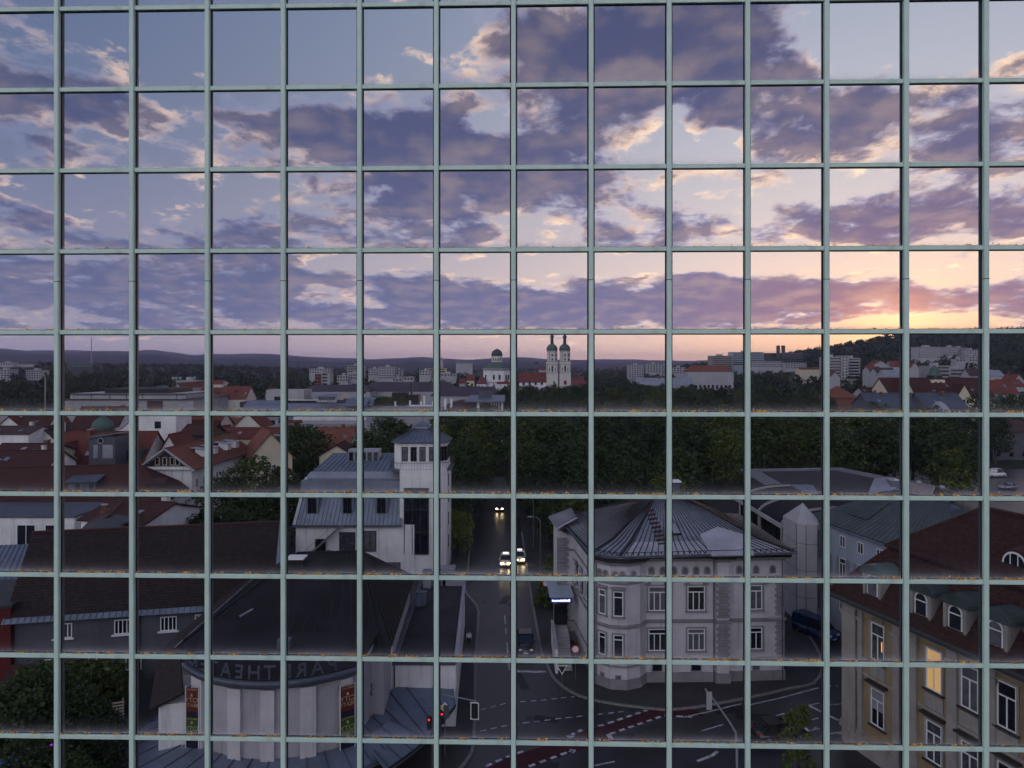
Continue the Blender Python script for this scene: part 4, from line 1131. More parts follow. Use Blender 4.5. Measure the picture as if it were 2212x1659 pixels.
    for q, n in (((C2, FR, R2, R1), 26), ((C1, C2, R1, R1), 5), ((BL, C1, R1, R4), 34), ((FR, BR, R3, R2), 20), ((BR, BL, R4, R3), 0)):
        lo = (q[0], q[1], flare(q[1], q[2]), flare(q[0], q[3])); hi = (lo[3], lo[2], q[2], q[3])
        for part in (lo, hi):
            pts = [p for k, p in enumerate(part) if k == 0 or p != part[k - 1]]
            lb(r).plate(pts, .16).obj('roof_slope', 'villa_zinc_lit' if q[0] == BL or (part is lo and n == 26) else 'villa_zinc', r)  # left slope and front eave strip take the lit copy of the zinc
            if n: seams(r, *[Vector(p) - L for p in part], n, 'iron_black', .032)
    lb(r).prism([p[:2] for p in (R1, R2, R3, R4)], 16.7, 16.95).obj('roof_top', 'zinc', r)
    for p, q in ((C2, R1), (C1, R1), (FR, R2), (BL, R4)):
        k = Vector(flare(p, q))
        lb(r).beam(Vector(p) + Vector((0, 0, .05)), k + Vector((0, 0, .05)), .16, .14).obj('hip_cap', 'iron_black', r); lb(r).beam(k + Vector((0, 0, .05)), Vector(q) + Vector((0, 0, .05)), .16, .14).obj('hip_cap', 'iron_black', r)
    a, b, c = (19.4, 68.9, E0 + .06), (23.6, 69.2, E0 + .06), (21.6, 74.4, 14.9)
    lb(r).plate([a, c, (19.4, 73.4, 14.3)], .12).obj('cross_gable', 'villa_zinc_lit', r); lb(r).plate([a, b, c], .12).obj('cross_gable', 'villa_zinc_lit', r); lb(r).plate([b, (24.2, 73.2, 14.25), c], .12).obj('cross_gable', 'villa_zinc_lit', r)
    lb(r).plate([(4.4, 86.8, 13.3), (5.0, 80.4, 13.3), (7.4, 81.2, 14.4), (7.2, 86.8, 14.4)], .16).obj('side_roof', 'villa_zinc_lit', r)
    seams(r, *[Vector(p) - L for p in ((4.4, 86.8, 13.3), (5.0, 80.4, 13.3), (7.4, 81.2, 14.4), (7.2, 86.8, 14.4))], 10, 'iron_black', .032)
    for (p, q) in ((C1, C2), (C2, FR), (BL, C1)):
        lb(r).tube([Vector(p) + Vector((0, -.05, .02)), Vector(q) + Vector((0, -.05, .02))], .10, 6).obj('gutter', 'zinc_dark', r)
        d = (Vector(q) - Vector(p)); n = int(d.length / .55)
        g = lb(r)
        for i in range(n): 
            s = Vector(p) + d * (i + .5) / n; g.box(s.x - .05, s.y + .30, s.z + .10, s.x + .05, s.y + .36, s.z + .34)
        g.beam(Vector(p) + Vector((0, .33, .33)), Vector(q) + Vector((0, .33, .33)), .05, .05)
        g.obj('snow_guard', 'iron_black', r)
    K0, K1 = Vector(flare(C2, R1)), Vector(flare(FR, R2)); nrm = (K1 - K0).cross(Vector(R1) - K0).normalized()
    def onroof(u, v):
        k = Vector(((u - U0) / FPX, 1, -(v - V0) / FPX)); o = Vector((0, 0, EYE)); t = (K0 - o).dot(nrm) / k.dot(nrm); return o + k * t
    for i in range(9):
        p, q = onroof(1394 + i * 3.4, 1106 + i * 9), onroof(1412 + i * 3.6, 1103 + i * 9)
        lb(r).beam(p + nrm * .12, q + nrm * .12, .22, .06, nrm).obj('roof_step', 'tile_dark', r)
    q = [onroof(*p) + nrm * .15 for p in ((1443, 1131), (1458, 1131), (1472, 1156), (1455, 1157))]
    s = lb(r).plate([q[0], q[1], q[2], q[3]], .14).obj('skylight', 'dark_steel', r); q = [p + nrm * .03 for p in q]; m = sum(q, Vector()) / 4
    lb(r).plate([m + (p - m) * .84 for p in q], .02).obj('skylight_pane', 'sky_lamp' if False else 'zinc_pale', s)
    lb(r).box(18.0, 79.9, 16.9, 18.9, 81.0, 18.6).obj('chimney', 'zinc_dark', r); lb(r).box(17.85, 79.75, 18.6, 19.05, 81.15, 18.75).obj('chimney_cap', 'white_paint', r)
    # side porch with glass canopy and lit sign
    for y in (74.5, 77.5, 80.2):
        on_wall(r, (6.9, 82.0), (8.3, 70.8), (82.0 - y) / 11.2, 7.25, 1.2, 2.4, lights=2, transom=.26, **kw)
    po = lb(r).prism([(5.3, 82.0), (5.1, 87.0), (6.2, 87.0), (6.5, 82.0)], 0, 12.6).obj('porch_tower', 'villa_stone', r)
    for k in range(26):
        z = 2.6 + k * .36; lb(r).box(5.2, 81.86, z, 6.55 - (.2 if k % 2 else 0), 82.1, z + .28).obj('quoin', 'villa_trim', r)
    g = lb(r).plate([(4.2, 79.2, 5.9), (6.9, 79.2, 5.9), (6.7, 83.0, 6.7), (4.0, 83.0, 6.7)], .06).obj('porch_glass', 'blue_grey', r)
    s = lb(r).box(4.3, 79.0, 5.35, 6.7, 79.12, 5.85).obj('porch_sign', 'sign_blue', r)
    g = np.random.default_rng(4); x = 4.45
    while x < 6.5:
        q = g.uniform(.08, .2); lb(r).box(x, 78.95, 5.48, x + q, 79.0, 5.64 + g.uniform(0, .12)).obj('sign_stroke', 'white_sign', s); x += q + .05
    lb(r).box(4.8, 80.9, 2.2, 6.3, 81.1, 4.6).obj('porch_door', 'window_glass', r)
    # steps up to the porch
    st = thing('entrance_steps', 'stone steps with pale side wall beside the villa entrance', 'steps', (5.4, 76, .13)); 
    n = 11
    for i in range(n): lb(st).box(4.75, 73.6 + i * .38, .13, 6.25, 73.6 + (i + 1) * .38 + (3.0 if i == n - 1 else 0), .13 + (i + 1) * .19).obj('step', 'concrete', st)
    lb(st).prism([(4.45, 72.9), (4.72, 72.9), (4.72, 80.8), (4.45, 80.8)], .13, 2.6).obj('side_wall', 'white_render', st)
    lb(st).beam((4.58, 72.9, 2.75), (4.58, 80.8, 2.75), .36, .12).obj('coping', 'concrete', st)
    lb(st).beam((6.3, 73.4, 1.2), (6.3, 77.8, 3.2), .05, .05).obj('handrail', 'dark_steel', st)
build_villa()

# ------------------------------------------------------------------ ochre building with mansard and dormers
def build_ochre():
    rz = math.atan2(-.961, .276)
    r = thing('ochre_building', 'ochre building with grey pilasters, red mansard roof and arched dormers', 'building', (28.2, 60.2, 0), rz)
    Lx, W = 27.0, 14.0
    box('wall', 'ochre', r, 0, 0, 0, Lx, W, 12.4)
    box('plinth', 'sandstone', r, -.15, -.15, 0, Lx, W + .15, 1.3)
    for z, t, h in ((1.3, .3, .22), (6.6, .12, .2), (11.75, .25, .22), (12.0, .5, .25), (12.28, .75, .22)): box('cornice', 'sandstone', r, -t, -t, z, Lx, W + t, z + h)
    for s, w in ((-.05, 1.5), (1.75, .45), (5.35, .75), (6.75, .85), (10.2, .8), (13.1, .8), (16.0, .8)):
        p = box('pilaster', 'sandstone', r, s, -.24, 1.52, s + w, 0, 11.75); box('capital', 'sandstone', p, s - .1, -.34, 10.9, s + w + .1, -.0, 11.2)
        box('base', 'sandstone', p, s - .08, -.33, 1.5, s + w + .08, 0, 1.95)
    for x, lit in ((3.7, None), (9.0, 'warm_window'), (11.9, None), (14.6, None), (17.4, None)):
        window(r, x, -.005, 8.2, 1.35, 3.0, 0, 2, .32, glass=lit or 'window_glass', surround='sandstone', sill='dark_timber')
        window(r, x, -.005, 3.0, 1.35, 2.9, 0, 2, .30, surround='sandstone', sill='dark_timber')
        box('window_panel', 'sandstone', r, x - .8, -.10, 6.85, x + .8, 0, 7.9)
        h = MB(); h.box(x - 1.0, -.42, 6.30, x + 1.0, 0, 6.46).obj('window_hood', 'dark_timber', r)
        if x < 5:
            h = MB().lathe([(.5, 0), (.62, .0), (.62, .16), (.5, .16)], 12, a0=0, a1=math.pi); h.m = None
            o = h.obj('arched_hood', 'sandstone', r); o.location = (x, -.02, 11.32); o.rotation_euler = (R(90), 0, 0)
    box('roller_shutter', 'zinc_pale', r, 3.7 - .60, -.06, 4.3, 3.7 + .60, -.03, 5.75)
    box('lamp_glow', 'orange_lamp', r, 4.05, -.028, 9.1, 4.15, -.024, 9.9)
    MB().tube([(6.35, -.42, 0), (6.35, -.42, 11.2), (6.35, -.15, 11.9)], .09, 8).obj('downpipe', 'iron_black', r)
    # mansard: steep lower slopes and flat upper slopes
    a, k = .85, 2.6
    e = [(-a, -a, 12.5), (Lx, -a, 12.5), (Lx, k, 16.9), (k, k, 16.9)]
    MB().plate(e, .2).obj('mansard_slope', 'tile_dark', r); tile_field('mansard_tiles', r, *e, 116, 22, 'tile_piece_red')
    f = [(-a, W + a, 12.5), (-a, -a, 12.5), (k, k, 16.9), (k, W - k, 16.9)]
    MB().plate(f, .2).obj('mansard_slope', 'tile_dark', r); tile_field('mansard_tiles', r, *f, 66, 22, 'tile_piece_red')
    u = [(k - .35, k - .35, 16.95), (Lx, k - .35, 16.95), (Lx, 7, 20.6), (7, 7, 20.6)]
    MB().plate(u, .2).obj('upper_slope', 'tile_dark', r); tile_field('upper_tiles', r, *u, 104, 20, 'tile_piece_red')
    g = [(k - .35, W - k + .35, 16.95), (k - .35, k - .35, 16.95), (7, 7, 20.6), (7, 7.1, 20.6)]
    MB().plate(g, .2).obj('upper_slope', 'tile_dark', r); tile_field('upper_tiles', r, g[0], g[1], g[2], g[3], 40, 20, 'tile_piece_red')
    MB().plate([(7, 7, 20.6), (Lx, 7, 20.6), (Lx, W - k, 16.95), (k, W - k, 16.95)], .2).obj('upper_slope', 'tile_dark', r)
    for p, q, m, wd in (((k - .4, k - .4, 17.0), (Lx, k - .4, 17.0), 'tile_piece_red', .34), ((k - .4, k - .4, 17.0), (k - .4, W - k, 17.0), 'tile_piece_red', .34), ((7, 7, 20.75), (k - .3, k - .3, 17.1), 'tile_piece_red', .3), ((k, k, 17.0), (-a, -a, 12.7), 'tile_piece_red', .28), ((7, 7, 20.75), (Lx, 7, 20.75), 'tile_piece_red', .34)):
        MB().beam(p, q, wd, .24).obj('ridge_tiles', m, r)
    MB().plate([(-a - .25, -a - .35, 12.35), (Lx, -a - .35, 12.35), (Lx, -a + .8, 13.0), (-a + .5, -a + .8, 13.0)], .08).obj('eave_flashing', 'copper_dark', r)
    MB().tube([(-a - .3, -a - .4, 12.4), (Lx, -a - .4, 12.4)], .12, 8).obj('gutter', 'dark_timber', r)
    for x in (3.3, 8.0, 10.9, 13.9, 17.0):                       # dormers
        y0 = -.15; z0 = 13.0
        d = box('dormer', 'sandstone', r, x - .95, y0, z0 - .1, x + .95, y0 + 2.9, z0 + 2.2)
        n = 10; pts = [(x + 1.18 * math.cos(math.pi * i / n), z0 + 2.05 + .80 * math.sin(math.pi * i / n)) for i in range(n + 1)]
        MB().add([(p[0], y0 - .22, p[1]) for p in pts] + [(p[0], y0 + 3.6, p[1]) for p in pts] , [tuple(range(n + 1))[::-1], tuple(range(n + 1, 2 * n + 2))] + [(i, i + 1, i + n + 2, i + n + 1) for i in range(n)] + [(0, n + 1, 2 * n + 1, n)]).obj('dormer_roof', 'copper_green' if x < 4 else 'copper_dark', d)
        for nm, rr, zb, m, dy in (('dormer_frame', .56, .30, 'white_paint', -.05), ('dormer_pane', .45, .42, rnd.choice(('window_glass', 'glass_blind', 'glass_curtain')), -.07)):
            pp = [(x - rr, z0 + zb)] + [(x - rr * math.cos(math.pi * i / 10), z0 + 1.55 + rr * .95 * math.sin(math.pi * i / 10)) for i in range(11)] + [(x + rr, z0 + zb)]
            MB().add([(p[0], y0 + dy, p[1]) for p in pp] + [(p[0], y0 + dy + .06, p[1]) for p in pp], [tuple(range(13))[::-1], tuple(range(13, 26))] + [(i, i + 13, (i + 1) % 13 + 13, (i + 1) % 13) for i in range(13)]).obj(nm, m, d)
        MB().box(x - .45, y0 - .09, z0 + 1.42, x + .45, y0 - .065, z0 + 1.50).obj('dormer_bar', 'white_paint', d)
        MB().box(x - .85, y0 - .16, z0 - .12, x + .85, y0 + .05, z0 + .08).obj('dormer_sill', 'sandstone', d)
        for s in (-1, 1): MB().box(x + s * .80 - .13, y0 - .12, z0 + .1, x + s * .80 + .13, y0 + .02, z0 + 2.1).obj('dormer_post', 'sandstone', d)
    # eyebrow window in the upper slope
    def eye(s): return s
    x, y = 12.3, 4.4; z = 16.95 + (y - 2.25) * (20.6 - 16.95) / 4.75
    n = 16; V, F = [], []
    for i in range(n + 1):
        t = -1 + 2 * i / n; hgt = math.exp(-(t * 2.1) ** 2) * 1.15
        yy = 2.6 + .9; zz = 16.95 + (yy - 2.25) * .768
        V += [(x + t * 3.6, yy, zz + hgt), (x + t * 3.6, yy + hgt / .768 + .15, zz + hgt + .12), (x + t * 3.6, yy, zz - .05)]
    for i in range(n): F += [(3 * i, 3 * i + 3, 3 * i + 4, 3 * i + 1), (3 * i + 2, 3 * i + 5, 3 * i + 3, 3 * i)]
    ey = MB().add(V, F).obj('eyebrow_dormer', 'tile_dark', r)
    yy = 3.5; zz = 16.95 + 1.25 * .768
    for nm, rr, m, dy in (('eyebrow_frame', .92, 'white_paint', -.04), ('eyebrow_pane', .78, 'window_glass', -.06)):
        pts = [(x + rr * math.cos(math.pi * i / 12), zz + .06 + rr * 1.0 * math.sin(math.pi * i / 12)) for i in range(13)]
        MB().add([(p[0], yy + dy, p[1]) for p in pts] + [(p[0], yy + dy + .05, p[1]) for p in pts], [tuple(range(13))] + [(i, i + 13, (i + 1) % 13 + 13, (i + 1) % 13) for i in range(13)]).obj(nm, m, ey)
    for t in (-.28, .28): MB().box(x + t - .03, yy - .09, zz + .08, x + t + .03, yy - .06, zz + .86).obj('eyebrow_bar', 'white_paint', ey)
    for x in (16.2, 16.9): box('chimney_pot', 'tile_red', r, x - .2, 6.3, 20.2, x + .2, 6.7, 21.2)
build_ochre()

# ------------------------------------------------------------------ buildings along the side street
def build_side_street():
    rz = math.atan2(-.98, .2)
    r = house('shuttered_house', 'pale blue-grey house with white shutters and a green seamed roof', 46.2, 80.2, rz, 22.0, 12.0, 12.4, 16.8, 'hip', 'x', 'blue_grey', 'green_metal', .6, hip=7.0, seam=30, cat='house')
    for x in (-8.4, -5.3, -2.2, .9):
        window(r, x, -6.01, 10.2, 1.0, 1.35, 0, 2, 0)
        w = window(r, x, -6.01, 6.6, 1.15, 2.3, 0, 2, .3)
        for s in (-1, 1): MB().box(s * .62 if s > 0 else -1.16, -.09, 0, 1.16 if s > 0 else -.62, -.03, 2.3).obj('shutter', 'zinc_pale', w)
        window(r, x, -6.01, 2.6, 1.1, 2.0, 0, 2, .3)
    MB().tube([(-3.8, -1.6, 15.0), (-3.8, -1.6, 16.6)], .07, 6).obj('vent_pipe', 'dark_steel', r)
    MB().plate([(-6, -4.9, 14.02), (-2.5, -4.9, 14.02), (-2.5, -1.9, 15.95), (-6, -1.9, 15.95)], .04).obj('roof_patch', 'copper_dark', r)
    # white panelled hall with ribbed vault
    h = thing('ribbed_hall', 'white panelled hall with dark vaulted roof and pale arched ribs', 'hall', (36.5, 95, 0))
    x0, x1, y0, y1, ze = 35.4, 43.2, 92.0, 112.0, 10.6
    lb(h).box(x0 + .3, y0 + .3, 0, x1, y1, ze).obj('wall', 'slate_grey', h)
    n = 10; arc = [(x1 - (x1 - x0) * (1 - math.cos(math.pi * i / n)) / 2 if False else (x0 + (x1 - x0) * (1 - math.cos(math.pi * i / n / 2)) * 1.0), ze + 2.4 * math.sin(math.pi * i / n / 2)) for i in range(n + 1)]
    V = [(p[0], y0, p[1]) for p in arc] + [(p[0], y1, p[1]) for p in arc]
    lb(h).add(V, [(i, i + 1, n + 2 + i, n + 1 + i) for i in range(n)]).obj('vault', 'bitumen', h)
    lb(h).add([(p[0], y0, p[1]) for p in arc] + [(x1, y0, ze)], [tuple(range(n + 2))]).obj('vault_end', 'slate_grey', h)
    for y in (93.0, 101.5, 110.0):
        b = lb(h)
        for p, q in zip(arc, arc[1:]): b.beam((p[0] - .12, y, p[1] + .1), (q[0] - .12, y, q[1] + .1), .32, .25)
        b.beam((x0, y, 0), (x0, y, ze + .3), .35, .35); b.obj('rib', 'concrete', h)
    lb(h).beam((x0 - .1, y0, ze + .05), (x0 - .1, y1, ze + .05), .45, .45).obj('eave_band', 'concrete', h)
    for i in range(9): lb(h).box(x0 - .02, 93.3 + i * 2.05, 5.0, x0 + .35, 94.7 + i * 2.05, ze - .4).obj('window', 'window_glass', h)
    e = [(35.2, 87.8), (36.0, 86.9), (37.4, 86.9), (38.3, 87.9), (38.3, 92.2), (35.2, 92.2)]
    lb(h).prism(e, 0, 12.2).obj('end_tower', 'pale_concrete', h)
    for i in range(len(e)):
        p, q = e[i], e[(i + 1) % len(e)]; lb(h).plate([(*p, 12.2), (*q, 12.2), (36.7, 89.6, 14.4)], .1).obj('tower_top', 'pale_concrete', h)
    for z in (3.2, 6.5, 9.8): lb(h).prism(offset(e, .012), z, z + .05).obj('panel_joint', 'slate_grey', h)
    for p in e[:4]: lb(h).box(p[0] - .03, p[1] - .03, 0, p[0] + .03, p[1] + .03, 12.2).obj('panel_joint', 'slate_grey', h)
    for z in (2.0, 8.2): lb(h).box(37.6, 87.0, z, 38.2, 87.9, z + 3.2).obj('window', 'zinc_dark', h)
    # low gallery roofs
    g = thing('gallery_building', 'low dark gallery with a gravel flat roof and sloping glass skylight', 'building', (55, 128, 0))
    p = [(44, 116), (66, 113), (72, 122), (66, 143), (46, 141)]
    lb(g).prism(p, 0, 10.4).obj('wall', 'slate_grey', g); lb(g).prism(offset(p, .5), 10.4, 10.8).obj('roof_edge', 'zinc_dark', g)
    lb(g).prism(offset(p, -3.0), 10.6, 10.95).obj('gravel_bed', 'gravel_roof', g)
    for a, b in zip(p, p[1:]): lb(g).beam((*offset(p, .55)[p.index(a)], 10.85), (*offset(p, .55)[p.index(b)], 10.85), .12, .12).obj('roof_trim', 'zinc_pale', g)
    for i in range(4):
        x = 42.6 + i * 1.7; lb(g).plate([(x, 112.6 - i * .35, 9.6), (x + 1.6, 112.2 - i * .35, 9.6), (x + 1.9, 117, 12.0), (x + .3, 117.4, 12.0)], .1).obj('skylight_pane', 'zinc', g)
    lb(g).plate([(57, 113.8, 10.9), (61.5, 113.2, 10.9), (63, 117, 13.2), (60, 117.5, 13.0)], .1).obj('glass_skylight', 'zinc_pale', g)
    lb(g).box(61.5, 115, 10.8, 63.4, 117.6, 13.0).obj('plant_room', 'zinc', g)
    for i in range(26):
        x = 45 + i * .82; lb(g).beam((x, 115.9 - i * .11, 10.87), (x + .9, 119.6 - i * .11, 10.93), .05, .08).obj('seam', 'iron_black', g)
    b = thing('curved_roof_house', 'dark curved roof building with pale edges behind the green roof', 'building', (52, 104, 0))
    lb(b).prism([(44.5, 100), (62, 98), (64, 110), (46, 111)], 0, 10.0).obj('wall', 'slate_grey', b)
    n = 8
    for s, zz in ((0, 10.0), (1, 10.0)):
        V = []
        for i in range(n + 1):
            t = i / n; V += [(44 + 9 * s + 9 * t, 99.5, zz + 2.2 * math.sin(math.pi * t)), (45 + 9 * s + 9 * t, 110.5, zz + 2.2 * math.sin(math.pi * t))]
        lb(b).add(V, [(2 * i, 2 * i + 2, 2 * i + 3, 2 * i + 1) for i in range(n)]).obj('roof_vault', 'bitumen', b)
        lb(b).tube([(v[0], v[1] - .1, v[2] + .1) for v in V[::2]], .2, 6).obj('roof_edge', 'concrete', b)
    c = thing('light_string', 'drooping white cable with two round lamps above the gallery roof', 'cable', at(1936, 1029, 140))
    P = [at(1936, 1029, 140), at(1985, 1042, 134), at(2012, 1048, 130), at(2035, 1053, 127), at(2060, 1062, 124), at(2085, 1072, 122)]
    lb(c).tube(spline(P, 4), .07, 5).obj('cable', 'zinc_pale', c)
    for q in (P[1], P[3]): lb(c).lathe([(.02, -.45), (.4, -.3), (.5, 0), (.4, .3), (.02, .45)], 10, q[:2]).obj('lamp', 'zinc_pale', c).location.z = q[2]
    lb(c).tube([(P[0][0], P[0][1], 0), P[0]], .09, 6).obj('mast', 'steel_grey', c)
    lb(c).tube([(P[5][0], P[5][1], 0), P[5]], .09, 6).obj('mast', 'steel_grey', c)
build_side_street()

# ------------------------------------------------------------------ vehicles
def car(name, label, x, y, rz, L=4.4, W=1.78, H=1.48, paint='car_silver', van=False, lamps=False, taxi=False, z=.012, group='vehicles', tail=False):
    """A car: local +x is forward."""
    t = thing(name, label, 'van' if van else 'car', (x, y, z), rz, group)
    a, hw = L / 2, W / 2
    b = bmesh.new()
    belt = H * (.62 if not van else .55)
    side = [(-a, .34), (-a + .06, belt * .96), (-a + .35, belt), (a * .30, belt), (a - .30, belt * .84), (a - .04, belt * .62), (a, .36), (a - .1, .22), (-a + .1, .22)]
    if van: side = [(-a, .34), (-a + .02, belt), (a * .62, belt), (a - .18, belt * .86), (a, belt * .55), (a, .34), (a - .1, .22), (-a + .1, .22)]
    lo = [b.verts.new((p[0], -hw, p[1])) for p in side]; hi = [b.verts.new((p[0], hw, p[1])) for p in side]
    n = len(side); b.faces.new(lo); b.faces.new(hi[::-1])
    for i in range(n): b.faces.new((lo[i], hi[i], hi[(i + 1) % n], lo[(i + 1) % n]))
    bmesh.ops.recalc_face_normals(b, faces=b.faces)
    bmesh.ops.bevel(b, geom=b.edges[:], offset=.07, segments=2, affect='EDGES')
    me = bpy.data.meshes.new('body'); b.to_mesh(me); b.free(); me.materials.append(MATS[paint]); me.polygons.foreach_set('use_smooth', [True] * len(me.polygons)); link('body', me, t)
    # glasshouse and roof
    if van: f0, f1, r0, r1 = -a + .03, a * .66, -a + .10, a * .42
    else: f0, f1, r0, r1 = -a + .30, a * .42, -a + .95, a * .02
    g = [(f0, belt - .02), (f1, belt - .02), (r1, H - .06), (r0, H - .06)]; ti = .16
    V = [(p[0], s * (hw - .05 - (ti if p[1] > belt else 0)), p[1]) for s in (-1, 1) for p in g]
    MB().add(V, [(0, 1, 2, 3), (7, 6, 5, 4), (1, 5, 6, 2), (0, 3, 7, 4), (3, 2, 6, 7)]).obj('windows', 'car_glass', t) if False else MB().add(V, [(0, 1, 2, 3), (7, 6, 5, 4), (1, 5, 6, 2), (0, 3, 7, 4), (3, 2, 6, 7)]).obj('cabin_glass', paint if van and False else 'car_glass', t)
    k = hw - .05 - ti + .015
    MB().prism([(r0 - .04, -k), (r1 + .06, -k), (r1 + .06, k), (r0 - .04, k)], H - .065, H).obj('roof', paint, t)
    p = MB()
    for s in (-1, 1):
        p.beam((f1, s * (hw - .05), belt), (r1, s * k, H - .05), .07, .07); p.beam((f0, s * (hw - .05), belt), (r0, s * k, H - .05), .12, .1); p.beam(((f0 + f1) / 2, s * (hw - .03), belt), ((r0 + r1) / 2, s * (k + .01), H - .05), .10, .05)
    p.obj('pillars' if False else 'window_pillar', paint, t)
    if van: 
        for s in (-1, 1): MB().box(-a + .1, s * hw - .03 if s < 0 else hw - .17, belt, -a * .1, s * hw + .17 if s < 0 else hw + .03, H - .12).obj('side_panel', paint, t)
    wr = .31
    wm = MB().lathe([(wr * .6, -.1), (wr, -.09), (wr, .09), (wr * .6, .1)], 16); rm = MB().lathe([(.03, -.105), (wr * .62, -.10), (wr * .62, .10), (.03, .105)], 10)
    tm, rmm = wm.mesh('tyre', 'rubber'), rm.mesh('rim', 'steel_grey')
    for sx in (-1, 1):
        for sy in (-1, 1):
            w = link('wheel', tm, t, (sx * (a - .82), sy * (hw - .09), wr), (math.pi / 2, 0, 0)); link('rim', rmm, w)
    for s in (-1, 1):
        MB().box(a - .16, s * (hw - .34) - .17, belt * .66, a + .005, s * (hw - .34) + .17, belt * .66 + .15).obj('headlight', 'headlamp' if lamps else 'white_paint', t)
        MB().box(-a - .005, s * (hw - .25) - .14, belt * .72, -a + .1, s * (hw - .25) + .14, belt * .72 + .2).obj('tail_light', 'red_signal' if tail else 'sign_red', t)
        MB().box(f1 - .25, s * (hw + .08) - .09, belt + .02, f1 - .1, s * (hw + .08) + .09, belt + .17).obj('mirror', paint, t)
    MB().box(a - .01, -.26, .42, a + .012, .26, .53).obj('number_plate', 'white_paint', t)
    if taxi:
        MB().box((r0 + r1) / 2 - .12, -.45, H, (r0 + r1) / 2 + .12, .45, H + .2).obj('roof_sign', 'white_sign', t)
    return t
x, y = gp(1092, 1226); car('taxi', 'ivory taxi with lit headlights driving towards the junction, left of two', x, y + 2, -R(91), 4.6, 1.82, 1.5, 'taxi_ivory', lamps=True, taxi=True)
x, y = gp(1122, 1218); car('taxi', 'ivory taxi with lit headlights half hidden by a bar, right of two', x, y + 2, -R(89), 4.5, 1.8, 1.5, 'taxi_ivory', lamps=True, taxi=True)
x, y = gp(1136, 1418); car('dark_hatchback', 'black people carrier waiting at the stop line in the street', x, y + 2, -R(90), 4.7, 1.9, 1.75, 'car_black')
x, y = gp(1079, 1106); car('oncoming_car', 'distant dark car with bright headlights under the trees of the street', x, y + 2, -R(90), 4.4, 1.8, 1.5, 'car_black', lamps=True)
x, y = gp(1683, 1592); car('black_car', 'black car driving past the slim young tree at the junction', x, y, R(12), 4.6, 1.85, 1.5, 'car_black')
x, y = gp(1770, 1385); car('blue_van', 'blue delivery van parked beside the grey villa', x + .2, y + 1.5, -R(62), 5.2, 2.0, 2.3, 'van_blue', van=True)
x, y = gp(2150, 1030); car('white_van', 'white van parked at the far edge of the car park', x, y, R(8), 5.4, 2.0, 2.4, 'car_white', van=True)
x, y = gp(2176, 1056); car('silver_car', 'silver car standing alone in the open car park', x, y, R(188), 4.5, 1.8, 1.5, 'car_silver')
sheet('car_park', [(95, 150), (190, 150), (215, 215), (108, 215)], .012, 'asphalt')

